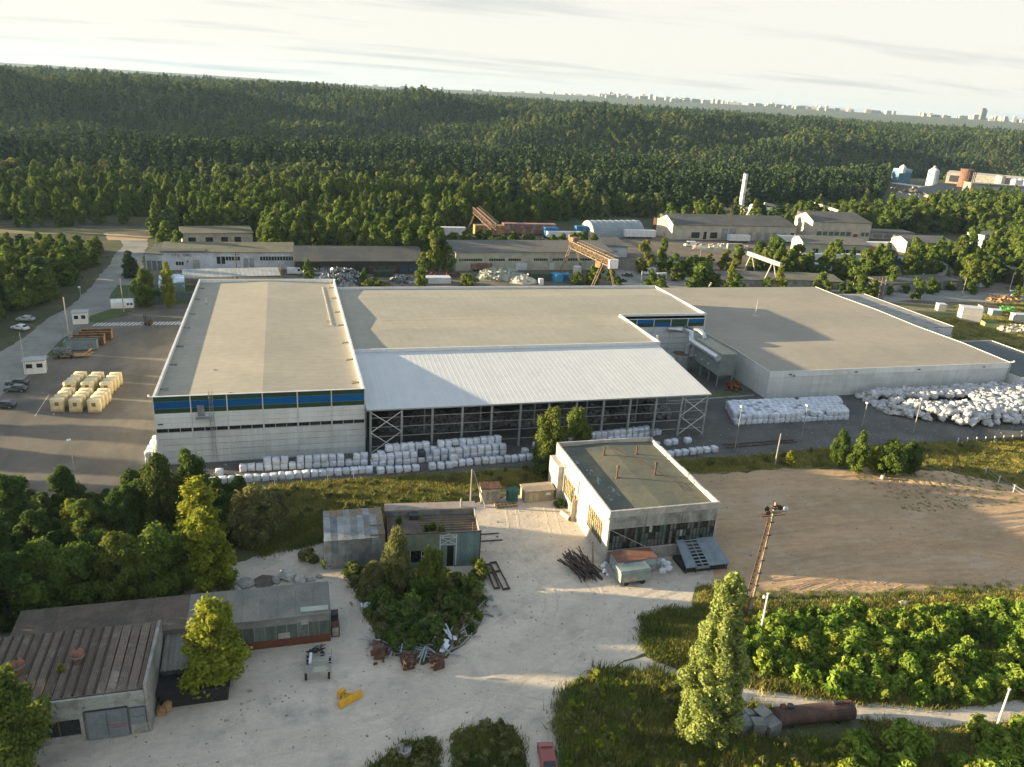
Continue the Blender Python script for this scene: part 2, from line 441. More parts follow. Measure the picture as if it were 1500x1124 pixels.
def blobs_oval(seed, h, wd, base=.1, n=60):
    """loose upright crown: widest low down, ragged sides, rounded uneven top"""
    rr = random.Random(seed); out = []
    for i in range(n):
        f_ = (i + .5) / n; z = h * (base + (1 - base) * f_ * .97)
        ev = math.sin(math.pi * (.10 + .86 * f_)) ** .75 * (1.12 - .55 * f_) * rr.uniform(.72, 1.2)
        a = i * 2.4 + rr.uniform(-.7, .7); R_ = wd / 2 * ev * rr.uniform(.2, .82); rx = wd / 2 * rr.uniform(.17, .34) * (1.1 - .45 * f_)
        out.append((math.cos(a) * R_, math.sin(a) * R_, z, rx, rx * rr.uniform(.8, 1.5)))
    return out


L_DARK = leaf_mat('leaf_dark_green', (.05, .09, .028), (.14, .20, .05), (.10, .12, .035), .3)
L_MID = leaf_mat('leaf_mid_green', (.062, .11, .022), (.19, .25, .055), (.16, .17, .04), .35, hue=.45)
L_YEL = leaf_mat('leaf_yellow_green', (.17, .21, .025), (.36, .38, .055), (.26, .21, .04), .5, .42, hue=.3)
L_OLIVE = leaf_mat('leaf_olive', (.12, .14, .05), (.27, .27, .105), (.18, .16, .07), .6, hue=.3)
L_PINE = leaf_mat('pine_needles', (.026, .048, .028), (.062, .096, .045), (.07, .10, .032), .12, .1, hue=.6)
L_FAR = leaf_mat('far_foliage', (.048, .09, .032), (.165, .205, .07), (.19, .19, .07), .012, .35, hue=.9)
L_POP = leaf_mat('poplar_leaves', (.18, .23, .065), (.35, .40, .12), (.2, .18, .08), .8, .35, hue=.2)
L_WEED = leaf_mat('bright_weed_leaves', (.115, .195, .03), (.27, .365, .06), (.22, .21, .04), .5, .3, hue=.5)
L_GRASS = leaf_mat('dry_green_grass', (.17, .18, .04), (.40, .37, .11), (.44, .34, .13), .15, .35, hue=.5)
L_GRASSD = leaf_mat('dark_rank_grass', (.09, .13, .03), (.23, .26, .065), (.30, .27, .10), .2, .35, hue=.5)
M_BARK = mat('grey_bark', (.16, .14, .115), (.09, .08, .065), s=2, rough=.95, obj=True)
M_BARKP = mat('orange_pine_bark', (.22, .12, .07), (.12, .08, .06), s=2, rough=.95, obj=True)
M_BIRCH = mat('white_birch_bark', (.5, .48, .44), (.3, .28, .25), s=3, rough=.9, obj=True)

VEG = {}     # kind -> list of (crown mesh, trunk mesh, nominal height, nominal width)


def reg(kind, crown, trunk, h, wd):
    VEG.setdefault(kind, []).append((crown, trunk, h, wd))


for i in range(4):      # near round broadleaf trees
    bl = blobs_round(20 + i, 10, 8.4, .10, 60, .2, .62)
    reg('broadleaf', leaf_mesh('crown', bl, 16000, .26, L_MID, 20 + i, jit=.75, shell=.3, stray=.07), trunk_mb(8.6, .17, bl, 20 + i, 9).mesh('trunk', M_BARK), 10, 8.6)
for i in range(3):
    bl = blobs_round(50 + i, 10, 8.0, .08, 60, .2, .62)
    reg('dark_broadleaf', leaf_mesh('crown', bl, 15000, .27, L_DARK, 50 + i, jit=.75, shell=.3, stray=.07), trunk_mb(8.6, .17, bl, 50 + i, 9).mesh('trunk', M_BARK), 10, 8.2)
for i in range(3):      # young aspens and birches, pointed
    bl = blobs_oval(30 + i, 12, 6.0, .10, 62)
    reg('aspen', leaf_mesh('crown', bl, 9500, .25, L_YEL, 30 + i, jit=.8, shell=.25, stray=.08), trunk_mb(11.4, .12, bl, 30 + i, 8).mesh('trunk', M_BIRCH), 12, 5.6)
for i in range(2):
    bl = blobs_round(40 + i, 9, 9.0, .05, 60, .2, .62)
    reg('willow', leaf_mesh('crown', bl, 13000, .24, L_OLIVE, 40 + i, aspect=2.2, jit=.8, shell=.3, stray=.08), trunk_mb(7.5, .2, bl, 40 + i, 10).mesh('trunk', M_BARK), 9, 9.5)
for i in range(3):      # young pines and mixed trees by the fence
    bl = blobs_oval(60 + i, 9, 5.8, .08, 44)
    reg('pine', leaf_mesh('crown', bl, 5000, .28, L_PINE if i < 1 else L_MID, 60 + i, aspect=2, jit=.8, shell=.4), trunk_mb(8.4, .13, bl, 60 + i, 6).mesh('trunk', M_BARKP), 9, 5.6)
for i in range(4):      # middle-distance trees
    bl = blobs_round(70 + i, 12, 8.5, .10, 14)
    reg('mid_broadleaf', leaf_mesh('crown', bl, 1900, .75, L_MID, 70 + i, aspect=1.3, jit=.5, stray=.04), trunk_mb(9, .2, bl, 70 + i, 3).mesh('trunk', M_BARK), 12, 9.4)
for i in range(3):
    bl = blobs_oval(80 + i, 14, 6.4, .08, 26)
    reg('mid_birch', leaf_mesh('crown', bl, 1500, .7, L_MID, 80 + i, aspect=1.4, jit=.5, stray=.04), trunk_mb(12, .16, bl, 80 + i, 3).mesh('trunk', M_BIRCH), 14, 6.6)
for i in range(3):
    bl = blobs_cone(90 + i, 16, 5.6, .22, 14, .55)
    reg('mid_pine', leaf_mesh('crown', bl, 1100, .75, L_PINE, 90 + i, aspect=1.7), trunk_mb(14, .18, bl, 90 + i, 3).mesh('trunk', M_BARKP), 16, 6)
for i in range(4):      # far wood
    bl = blobs_round(100 + i, 15, 8.5, .10, 9)
    reg('far_broadleaf', leaf_mesh('far_broadleaf_crown', bl, 360, 1.35, L_FAR, 100 + i, aspect=1.15, jit=.33), None, 15, 9.6)
for i in range(4):
    bl = blobs_cone(110 + i, 19, 5.4, .25, 9, .6)
    reg('far_pine', leaf_mesh('far_pine_crown', bl, 240, 1.2, L_PINE, 110 + i, aspect=1.4, jit=.35), None, 19, 6)
for i in range(4):      # bushes
    bl = blobs_round(120 + i, 2.6, 3.4, .0, 12)
    reg('bush', leaf_mesh('foliage', bl, 1700, .23, L_MID, 120 + i, jit=.8, stray=.08), None, 2.6, 3.6)
for i in range(3):
    bl = blobs_round(125 + i, 2.6, 3.2, .0, 12)
    reg('dark_bush', leaf_mesh('foliage', bl, 1300, .26, L_DARK, 125 + i, jit=.8), None, 2.6, 3.4)
for i in range(4):      # broad-leaved weeds
    bl = blobs_round(130 + i, 1.9, 2.4, .0, 9)
    reg('weed', leaf_mesh('foliage', bl, 800, .25, L_WEED, 130 + i, aspect=1.9, jit=.7, shell=.3, stray=.1), None, 1.9, 2.6)
for i in range(3):
    bl = blobs_round(135 + i, 1.5, 2.2, .0, 8)
    reg('olive_bush', leaf_mesh('foliage', bl, 600, .17, L_OLIVE, 135 + i, aspect=3.0, jit=.8, stray=.12), None, 1.5, 2.2)


def grass_mesh(name, n, h, wd, m, seed):
    r = random.Random(seed); mb = MB()
    for i in range(n):
        x = r.gauss(0, wd * .33); y = r.gauss(0, wd * .33); a = r.random() * 6.28; hh = h * r.uniform(.5, 1.1); ww = .035 + .05 * r.random()
        dx_, dy_ = math.cos(a) * ww, math.sin(a) * ww; lx, ly = r.gauss(0, .3) * hh, r.gauss(0, .3) * hh
        mb.add([(x - dx_, y - dy_, -.03), (x + dx_, y + dy_, -.03), (x + lx + dx_ * .2, y + ly, hh)], [(0, 1, 2)])
    return mb.mesh(name, m)


HERB = [grass_mesh('tall_herbs', 110, 1.05, 1.6, m_, 31 + i) for i, m_ in enumerate((L_GRASS, L_WEED, L_OLIVE, L_GRASSD))]
GRASS = [grass_mesh('grass_tuft', 46, .6, 1.3, L_GRASS, 1 + i) for i in range(3)]
GRASSD = [grass_mesh('rank_tuft', 50, .62, 1.3, L_GRASSD, 11 + i) for i in range(3)]


def scatter(name, pts, meshes, label, cat, kind='stuff', group=None):
    """pts: array of x, y, z, rotation, scale xy, scale z - instanced on the points of one mesh"""
    pts = np.asarray(pts, float)
    if len(pts) == 0: return None
    me = bpy.data.meshes.new(name); me.vertices.add(len(pts)); me.vertices.foreach_set('co', pts[:, :3].ravel())
    for nm, ty, dat in (('rot', 'FLOAT_VECTOR', np.stack([np.zeros(len(pts)), np.zeros(len(pts)), pts[:, 3]], 1)),
                        ('scl', 'FLOAT_VECTOR', np.stack([pts[:, 4], pts[:, 4], pts[:, 5]], 1))):
        a = me.attributes.new(nm, ty, 'POINT'); a.data.foreach_set('vector', dat.ravel().astype(np.float32))
    a = me.attributes.new('idx', 'INT', 'POINT'); a.data.foreach_set('value', np.random.RandomState(len(pts)).randint(0, len(meshes), len(pts)).astype(np.int32))
    o = bpy.data.objects.new(name, me); col.objects.link(o)
    tag(o, label, cat, group, kind)
    ng = bpy.data.node_groups.new(name, 'GeometryNodeTree')
    ng.interface.new_socket('Geometry', in_out='INPUT', socket_type='NodeSocketGeometry')
    ng.interface.new_socket('Geometry', in_out='OUTPUT', socket_type='NodeSocketGeometry')
    n = ng.nodes; L = ng.links.new
    gi = n.new('NodeGroupInput'); go = n.new('NodeGroupOutput'); ip = n.new('GeometryNodeInstanceOnPoints')
    jn = n.new('GeometryNodeJoinGeometry')
    for i, mm in enumerate(meshes):
        src = bpy.data.objects.new(name + '_source', mm)
        oi = n.new('GeometryNodeObjectInfo'); oi.inputs['Object'].default_value = src; oi.inputs['As Instance'].default_value = True
        L(oi.outputs['Geometry'], jn.inputs[0])
    L(gi.outputs[0], ip.inputs['Points']); L(jn.outputs[0], ip.inputs['Instance'])
    ip.inputs['Pick Instance'].default_value = True
    for nm, ty, so in (('rot', 'FLOAT_VECTOR', 'Rotation'), ('scl', 'FLOAT_VECTOR', 'Scale'), ('idx', 'INT', 'Instance Index')):
        na = n.new('GeometryNodeInputNamedAttribute'); na.data_type = ty; na.inputs['Name'].default_value = nm
        L(na.outputs[0], ip.inputs[so])
    L(ip.outputs[0], go.inputs[0])
    md = o.modifiers.new('scatter', 'NODES'); md.node_group = ng
    return o


def inside(poly, xs, ys):
    xs = np.asarray(xs); ys = np.asarray(ys); c = np.zeros(len(xs), bool); n = len(poly)
    for i in range(n):
        x0, y0 = poly[i][:2]; x1, y1 = poly[(i + 1) % n][:2]
        cond = (y0 > ys) != (y1 > ys)
        with np.errstate(divide='ignore', invalid='ignore'):
            xi = (x1 - x0) * (ys - y0) / ((y1 - y0) if y1 != y0 else 1e-9) + x0
        c ^= cond & (xs < xi)
    return c


def pts_in(poly, spacing, seed=1, keepout=()):
    """jittered points inside a world polygon"""
    r = np.random.RandomState(seed)
    xs = [p[0] for p in poly]; ys = [p[1] for p in poly]
    gx, gy = np.meshgrid(np.arange(min(xs), max(xs), spacing), np.arange(min(ys), max(ys), spacing))
    gx = gx.ravel() + r.uniform(-.5, .5, gx.size) * spacing; gy = gy.ravel() + r.uniform(-.5, .5, gy.size) * spacing
    m = inside(poly, gx, gy)
    for k in keepout: m &= ~inside(k, gx, gy)
    return np.stack([gx[m], gy[m]], 1)


def wpoly(px, z=0.0):
    return [tuple(G(x, y, z)[:2]) for x, y in px]


def vnoise(x, y, s, seed=0):
    x = np.asarray(x, float) / s; y = np.asarray(y, float) / s
    return (np.sin(x * 1.7 + seed) * np.cos(y * 1.3 + 2.1 * seed) + np.sin(x * .9 - y * 1.9 + seed * 1.3) * .8 + np.sin(x * 3.3 + y * 2.7 + seed * .7) * .4) / 2.2


def veg_pts(P_, smin, smax, seed=2, zs=1.0, z=0.0):
    r = np.random.RandomState(seed); n = len(P_)
    s = r.uniform(smin, smax, n)
    return np.stack([P_[:, 0], P_[:, 1], np.full(n, z), r.uniform(0, 6.28, n), s, s * zs * r.uniform(.85, 1.2, n)], 1)


_tn = [0]


def tree(kind, bx, by, h, wd, label, cat='tree', name=None, group=None, rz=None, world=False, parts=True):
    """a single tree: base at photo pixel (bx, by) surveyed on the ground, height and width in metres"""
    _tn[0] += 1
    v = VEG[kind][_tn[0] % len(VEG[kind])]
    loc = Vector((bx, by, 0)) if world else G(bx, by)
    rz = rz if rz is not None else (_tn[0] * 2.39996) % 6.283
    sx = wd / v[3]; sz = h / v[2]
    nm = name or {'broadleaf': 'broadleaf_tree', 'dark_broadleaf': 'broadleaf_tree', 'aspen': 'young_birch', 'willow': 'willow', 'pine': 'young_tree',
                  'mid_broadleaf': 'broadleaf_tree', 'mid_birch': 'birch_tree', 'mid_pine': 'pine_tree', 'far_broadleaf': 'broadleaf_tree', 'far_pine': 'pine_tree',
                  'bush': 'bush', 'dark_bush': 'bush', 'weed': 'shrub', 'olive_bush': 'shrub'}[kind]
    if parts and v[1] is not None:
        t = thing(nm, label, cat, loc, rz, group); t.scale = (sx, sx, sz)
        inst('crown', v[0], t); inst('trunk', v[1], t)
        return t
    o = inst(nm, v[0], None, loc, (0, 0, rz), (sx, sx, sz)); tag(o, label, cat, group)
    return o
# ------------------------------------------------------------------ terrain
def sstep(a, b, x):
    t = np.clip((x - a) / (b - a), 0, 1); return t * t * (3 - 2 * t)


def terrain(x, y):
    x = np.asarray(x, float); y = np.asarray(y, float)
    r = np.hypot(x, y); be = np.degrees(np.arctan2(x, y))
    st = 730 + 110 * sstep(-14, 16, be) + 330 * sstep(33, 44, be)          # the flat valley reaches farther out on the right
    near = .72 * sstep(st + 110, st + 600, r) + .28 * sstep(st + 450, st + 1300, r)
    und = (vnoise(x, y, 210, 1.2) * 14 + vnoise(x, y, 105, 4.2) * 26 + vnoise(x, y, 50, 2.2) * 8) * sstep(st + 60, st + 420, r) - 16 * np.exp(-((r - st - 130) / 110) ** 2)
    z = 40 * near + und * (1 - .92 * sstep(1250, 1900, r))
    z -= 14 * sstep(2300, 3600, r)
    farh = 34 + 40 * sstep(2, 26, be) + vnoise(x, y, 1500, 3) * 8
    z += farh * sstep(4200, 7200, r) - (farh + 40) * sstep(9000, 16000, r)
    behind = (y < -50)
    return np.where(behind, 0.0, np.where(r < 560, 0.0, z))


M_EARTH = mat('forest_and_field_ground', (.050, .060, .026), (.085, .080, .040), s=.02, rough=1, c3=(.11, .095, .055), s3=.06, fine=.25)
bear = np.concatenate([np.arange(-180, -70, 5), np.arange(-70, 90, .75), np.arange(90, 180, 5)])
rads = np.concatenate([[0, 60, 150, 300, 450, 560], np.geomspace(600, 20000, 110)])
vs = []; fs = []
for b_ in bear:
    a = math.radians(b_)
    xx = np.sin(a) * rads; yy = np.cos(a) * rads; zz = terrain(xx, yy)
    vs += list(zip(xx.tolist(), yy.tolist(), zz.tolist()))
nr = len(rads)
for i in range(len(bear)):
    j = (i + 1) % len(bear)
    for k in range(nr - 1):
        q = (i * nr + k, i * nr + k + 1, j * nr + k + 1, j * nr + k)
        fs.append(q if k else (q[0], q[1], q[2]))
tb = MB(); tb.v = vs; tb.f = fs
_t = tb.build('terrain', M_EARTH, smooth=True, kind='structure')

# ------------------------------------------------------------------ ground sheets (each a few millimetres above the one below)
def ragged(poly, step=1.2, amp=.7, seed=1):
    r = random.Random(seed); out = []
    n = len(poly)
    for i in range(n):
        a = Vector(poly[i]); b = Vector(poly[(i + 1) % n]); L_ = (b - a).length
        k = max(1, int(L_ / step)); nrm = Vector((-(b - a).y, (b - a).x)) / max(L_, 1e-6)
        for j in range(k):
            p = a.lerp(b, j / k)
            off = 0
            if j: off = amp * (math.sin(p.x * .33 + p.y * .21 + seed) * .6 + math.sin(p.x * 1.1 - p.y * .9) * .3 + r.uniform(-.45, .45))
            out.append(p + nrm * off)
    return out


def sheet(name, poly, z, m, amp=.7, step=1.2, seed=1, label=None):
    pl = ragged(poly, step, amp, seed) if amp else [Vector(p) for p in poly]
    tris = tessellate_polygon([[Vector((p.x, p.y, 0)) for p in pl]])
    mb = MB()
    for t in tris:
        a, b, c = [pl[i] for i in t]
        if (b - a).cross(c - a) < 0: t = (t[0], t[2], t[1])
        mb.f.append(tuple(t))
    mb.v = [(p.x, p.y, z) for p in pl]
    return mb.build(name, m, kind='structure')


M_SAND = mat('pale_trodden_sand', (.60, .52, .42), (.50, .435, .355), s=.10, rough=1, c3=(.37, .34, .29), s3=.22, fine=.09, bump=.05, bs=1.6, stretch=(1, 1.6, 1), fs=6)
M_ASPH = mat('dusty_brown_asphalt', (.145, .128, .108), (.10, .093, .082), s=.08, rough=.95, c3=(.20, .175, .145), s3=.05, fine=.08, stretch=(1.0, .35, 1), lo=.42, hi=.58, fs=4)
M_ROADG = mat('pale_grey_road', (.26, .25, .225), (.21, .205, .185), s=.10, rough=.95, c3=(.17, .165, .15), s3=.1, fine=.08)
M_APRON = mat('dark_gravel_apron', (.115, .11, .10), (.085, .082, .076), s=.15, rough=.95, c3=(.15, .14, .125), s3=.12, fine=.12, bump=.03, bs=2)
M_FIELD = mat('brown_graded_soil', (.50, .335, .195), (.38, .265, .16), s=.07, rough=1, c3=(.50, .37, .25), s3=.09, fine=.12, bump=.14, bs=.9, stretch=(.55, 1.5, 1), fs=5)
M_SOIL = mat('weedy_soil', (.12, .125, .06), (.08, .09, .04), s=.3, rough=1, c3=(.13, .115, .065), s3=.25, fine=.2)
M_SCRAPG = mat('scrapyard_ground', (.155, .13, .10), (.11, .095, .075), s=.08, rough=1, c3=(.21, .175, .13), s3=.06, fine=.15)
M_VERGE = mat('dry_meadow_soil', (.20, .18, .085), (.13, .13, .055), s=.12, rough=1, c3=(.20, .165, .09), s3=.1, fine=.2)
M_GRAV = mat('railway_ballast', (.13, .115, .095), (.10, .088, .075), s=.2, rough=1, fine=.2)
M_PAINT = mat('road_marking_paint', (.55, .54, .5), (.42, .41, .38), s=1, rough=.8)
M_TRACK = mat('vehicle_track', (.155, .13, .11), (.125, .11, .095), s=.5, rough=1, fine=.15)

sheet('scrapyard_ground', [(-50, 240), (-45, 300), (0, 335), (60, 372), (140, 378), (330, 372), (340, 300), (275, 240), (240, 236), (110, 238), (110, 219), (12, 226), (-20, 228)], .004, M_SCRAPG, 1.5, 4, 3)
sheet('meadow_right', [(205, 160), (205, 236), (275, 238), (330, 250), (330, 90), (205, 118)], .006, M_VERGE, 1.0, 3, 4)
sheet('access_road', wpoly([(172, 343), (223, 338), (213, 366), (208, 385), (205, 440), (150, 470), (100, 505), (30, 610), (-40, 720), (-330, 720), (-160, 600), (-40, 540), (20, 505), (60, 475), (115, 440), (150, 400), (164, 380), (180, 358)]), .008, M_ROADG, .6, 2, 5)
sheet('loading_yard', [(-22.5, 240), (-34, 243), (-41, 238), (-52, 229), (-54.5, 222), (-53, 208), (-55.5, 196), (-57, 180), (-60, 160), (-64, 126.5), (-24, 126.5), (-22.5, 140)], .012, M_ASPH, .25, 2, 6)
sheet('gravel_apron', [(-26, 126.8), (42, 126.2), (84, 124.5), (110, 125.5), (160, 123.5), (235, 121), (235, 160), (180, 160), (109.8, 156), (109.8, 188), (12, 188), (12, 140), (-26, 140)], .016, M_APRON, .4, 2, 7)
sheet('meadow_strip', [(-26, 126.6), (42, 126.0), (84, 124.3), (110, 125.3), (160, 123.3), (235, 120.8), (235, 88), (133, 101), (125, 112.5), (112, 115.5), (90, 117.8), (72, 118.2), (44, 118.5), (28, 115.5), (24, 113.5), (2, 107), (-5, 104), (-26, 104)], .008, M_VERGE, .8, 1.5, 8)
sheet('sandy_yard', [(-62, 36), (62, 36), (60, 62), (62, 78), (64.5, 92), (62.5, 118), (44, 117.5), (30, 114.5), (26.5, 110.5), (15, 106.5), (2, 106.5), (-6, 104), (-14, 101), (-22, 92), (-62, 92)], .012, M_SAND, .7, 1.2, 9)
sheet('graded_field', [(62.5, 118), (75, 118.2), (90, 117.6), (112, 115.3), (125, 112), (136, 101), (240, 86), (240, 60), (104, 74.8), (92, 76.5), (75, 78.6), (63, 80.5), (58, 86), (62.3, 93)], .014, M_FIELD, .7, 1.3, 10)
sheet('weedy_ground', [(56, 86), (62, 81), (75, 78.4), (92, 76.2), (104, 74.5), (240, 58), (240, 20), (60, 30), (40, 45), (33, 60), (31, 66), (33.5, 70), (40, 72.5), (47, 73.5), (50, 76.5), (53, 82)], .018, M_SOIL, .6, 1.2, 11)
sheet('dirt_track', wpoly([(905, 975), (945, 962), (1010, 985), (1100, 1008), (1250, 1030), (1380, 1038), (1500, 1026), (1640, 1015), (1640, 1050), (1500, 1058), (1380, 1066), (1250, 1052), (1150, 1040), (1060, 1025), (1000, 1005), (950, 990)]), .022, M_SAND, .3, 1, 12)
sheet('weedy_patch', wpoly([(540, 1124), (600, 1085), (640, 1078), (640, 1124), (640, 1190), (500, 1190)]), .018, M_SOIL, .4, 1, 13)
sheet('weedy_patch', wpoly([(664, 1124), (660, 1075), (700, 1062), (750, 1062), (765, 1085), (770, 1190), (670, 1190)]), .018, M_SOIL, .4, 1, 14)
sheet('weedy_mound_ground', wpoly([(505, 835), (560, 825), (700, 845), (715, 880), (700, 920), (655, 965), (620, 975), (555, 960), (535, 900)]), .018, M_SOIL, .5, 1, 15)
sheet('woodland_floor', [(-95, 92), (-60, 93), (-22, 92.5), (-14, 101), (-6, 104), (-2, 108), (-4, 118), (-14, 126), (-95, 126)], .020, M_SOIL, .8, 1.4, 16)
sheet('sandy_clearing', wpoly([(150, 341), (222, 337), (224, 329), (255, 326), (250, 333), (226, 345), (215, 352), (175, 352), (158, 352)]), .010, M_FIELD, .8, 3, 41)
sheet('railway_verge', [(-240, 360), (-76, 364), (-60, 372), (-58, 379), (-240, 370)], .005, M_VERGE, .8, 3, 42)
sheet('railway_bed', [(-240, 372), (-60, 382), (-58, 389), (-240, 381)], .006, M_GRAV, .4, 3, 17)
rail = thing('railway_track', 'railway line running along the edge of the wood at left', 'railway')
for k, off in enumerate((0, 1.5)):
    MB().bar((-240, 375.5 + off, .22), (-60, 384.5 + off, .22), .1, .16).build('rail', M_DARKM, rail)
tie = MB().box(-.12, -1.3, 0, .12, 1.3, .16).mesh('sleeper', M_CONC)
mbs = MB()
for i in range(160):
    x = -238 + i * 1.1; y = 376.2 + (x + 240) / 180 * 9
    mbs.obox((x, y, .08), (.24, 2.6, .14), .05)
mbs.build('sleepers', M_CONC, rail, kind='stuff')
sheet('back_road', wpoly([(930, 425), (1300, 428), (1290, 445), (1330, 440), (1500, 446), (1620, 452), (1620, 440), (1500, 432), (1300, 420), (1000, 405), (900, 395), (870, 398)]), .010, M_ROADG, .5, 3, 18)
# lines and crossing on the loading yard
cw = thing('zebra_crossing', 'zebra crossing of short white bars across the loading yard', 'road marking', (0, 0, 0))
barm = MB().add([(-.3, -1.6, 0), (.3, -1.6, 0), (1.1, 1.6, 0), (.5, 1.6, 0)], [(0, 1, 2, 3)]).mesh('bar', M_PAINT)
a0 = G(138, 475.5); a1 = G(268, 473.5)
for i in range(24):
    p = a0.lerp(a1, i / 23)
    inst('painted_bar', barm, cw, (p.x, p.y, .017))
for k, (p, q) in enumerate((((51, 610), (72, 578)), ((78, 608), (95, 578)))):
    a = G(*p); b = G(*q)
    o = MB().obox(((a.x + b.x) / 2, (a.y + b.y) / 2, .0175), ((b - a).length, .16, .003), math.atan2(b.y - a.y, b.x - a.x)).build('painted_line', M_PAINT)
    tag(o, ['left', 'right'][k] + ' of the two faded white lines on the loading yard', 'road marking')
# vehicle ruts pressed into the sand and the field: shallow real ridges
def ruts(name, paths, z, m, wd=.34, gap=1.8, hh=.03):
    mb = MB()
    for pth in paths:
        pts = [Vector((p[0], p[1])) for p in pth]
        sm = []
        for i in range(len(pts) - 1):
            for j in range(8):
                t = j / 8
                p0 = pts[max(0, i - 1)]; p1 = pts[i]; p2 = pts[i + 1]; p3 = pts[min(len(pts) - 1, i + 2)]
                sm.append(.5 * ((2 * p1) + (p2 - p0) * t + (2 * p0 - 5 * p1 + 4 * p2 - p3) * t * t + (3 * p1 - p0 - 3 * p2 + p3) * t ** 3))
        sm.append(pts[-1])
        for side in (-gap / 2, gap / 2):
            b = len(mb.v)
            for i, p in enumerate(sm):
                d = (sm[min(i + 1, len(sm) - 1)] - sm[max(0, i - 1)]).normalized(); nn = Vector((-d.y, d.x))
                j = .05 * math.sin(i * 2.3)
                for u, h in ((-wd, 0), (-wd * .45, hh), (0, .008), (wd * .45, hh), (wd, 0)):
                    q = p + nn * (side + u + j); mb.v.append((q.x, q.y, z + h))
            for i in range(len(sm) - 1):
                for k in range(4):
                    a = b + i * 5 + k; mb.f.append((a, a + 5, a + 6, a + 1))
    return mb.build(name, m, kind='structure')


rr_ = random.Random(5)
pth = []
for i in range(16):   # field tracks run roughly east-west with turning loops
    y0 = rr_.uniform(80, 116); x0 = rr_.uniform(64, 74)
    pth.append([(x0, y0), (x0 + 16, y0 + rr_.uniform(-3, 3)), (x0 + 34, y0 + rr_.uniform(-5, 4)), (x0 + 50, y0 + rr_.uniform(-10, 2)), (x0 + 75, y0 - rr_.uniform(4, 16))])
for i in range(14):
    x0 = rr_.uniform(66, 118); y0 = 77.5 + rr_.uniform(0, 2) - (x0 - 66) * .08
    pth.append([(x0, y0), (x0 + 2.5, y0 + 2.4), (x0 + 6, y0 + 3.2), (x0 + 10, y0 + 2.6)])
for i in range(10):
    x0 = rr_.uniform(105, 122); y0 = rr_.uniform(102, 106)
    pth.append([(x0, y0), (x0 + 1.5, y0 + 3), (x0 + rr_.uniform(1, 4), y0 + 7)])
pth = [[p for p in q] for q in pth]
fieldp = [(63, 117), (75, 117), (90, 116.6), (112, 114.5), (125, 111), (136, 100.5), (240, 84), (240, 62), (104, 75.8), (92, 77.4), (75, 79.6), (64, 81.8), (60, 86), (63.3, 93)]
pth = [[p for p in q if inside(fieldp, [p[0]], [p[1]])[0] and inside(fieldp, [p[0]], [p[1]])[0]] for q in pth]
ruts('wheel_ruts', [q for q in pth if len(q) > 2], .013, M_FIELD, hh=.085)

M_SANDT = mat('tyre_marked_sand', (.57, .495, .40), (.49, .425, .345), s=.3, rough=1, fine=.12, fs=6)
rs = random.Random(14)
sp_ = []
for i in range(4):
    o_ = rs.uniform(-4, 4)
    sp_.append([(58, 86 + o_ * .5), (46, 82 + o_), (36, 76 + o_), (22, 70 + o_), (4, 66 + o_), (-14, 62 + o_)] if i % 3 else [(38 + o_, 112), (36 + o_, 100), (37 + o_, 88), (33 + o_, 78), (24 + o_, 68), (8, 60 + o_)])
for i in range(2):
    o_ = rs.uniform(-2, 2); sp_.append([(8 + o_, 94), (7, 86 + o_), (10 + o_, 79), (18, 72 + o_), (30 + o_, 66)])
ruts('tyre_tracks', sp_, .001, M_SANDT, .22, 1.7)
# ------------------------------------------------------------------ big warehouse hall (front left)
def panel_mesh(w_, h_, t=.06, m=M_CLAD, ribs=0, gap=.03):
    """one cladding panel in local x-z, proud of the wall by t, edges recessed by the gap"""
    mb = MB()
    if ribs:
        n = ribs; dz = (h_ - gap) / n
        for i in range(n):
            z0 = gap / 2 + i * dz
            mb.box(gap / 2, -t, z0, w_ - gap / 2, 0, z0 + dz * .8)
            mb.box(gap / 2, -t * .5, z0 + dz * .8, w_ - gap / 2, 0, z0 + dz)
    else:
        mb.box(gap / 2, -t, gap / 2, w_ - gap / 2, 0, h_ - gap / 2)
    return mb.mesh('panel', m)


H = thing('warehouse_hall', 'tall grey warehouse hall with green and blue stripe at the left end of the plant', 'warehouse', (-4.9, 136.3, 0))
hx0, hx1, hy0, hy1, hz = -17.9, 17.9, 0.0, 88.2, 13.0
MB().box(hx0 + .12, hy0 + .15, 0, hx1 - .12, hy1 - .1, 11.4).build('wall', M_CLAD_D, H)
# roof: two slopes falling from a ridge along the hall
rf = MB().extr_y([(hx0 + .35, 11.4), (hx1 - .35, 11.4), (hx1 - .35, 12.05), (0, 12.62), (hx0 + .35, 12.05)], hy0 + .3, hy1 - .3).build('roof', M_ROOF, H)
for (a, b, c, d, nm) in ((hx0, hy0 + .06, hx0 + .34, hy1, 'parapet'), (hx1 - .34, hy0 + .06, hx1, hy1, 'parapet'), (hx0 + .342, hy1 - .29, hx1 - .342, hy1, 'parapet')):
    p = MB().box(a, b, 11.4, c, d, hz - .05).build(nm, M_CLAD, H)
    MB().box(a - .04, b - .02, hz - .05, c + .04, d + .02, hz + .03).build('coping', M_TRIM, p)
p = MB().box(hx0 + .342, hy0 + .06, 9.3, hx1 - .342, hy0 + .29, hz - .05).build('parapet', M_CLAD, H)
MB().box(hx0 - .03, hy0 - .08, hz - .048, hx1 + .03, hy0 + .32, hz + .035).build('coping', M_TRIM, p)
bayw = (hx1 - hx0) / 6
pm = {}
for nm, hh, mm in (('g', .88, M_GREEN), ('b', 1.32, M_BLUE), ('c', .95, M_CLAD), ('d', 1.14, M_CLAD_D)):
    pm[nm] = panel_mesh(bayw - .18, hh, .07, mm)
pbw = panel_mesh(bayw - .18, .86, .07, M_GREEN)
glm = MB().box(.07, -.03, .05, (bayw - .18) / 3 - .07, .02, .70).mesh('window', M_GLASSD)
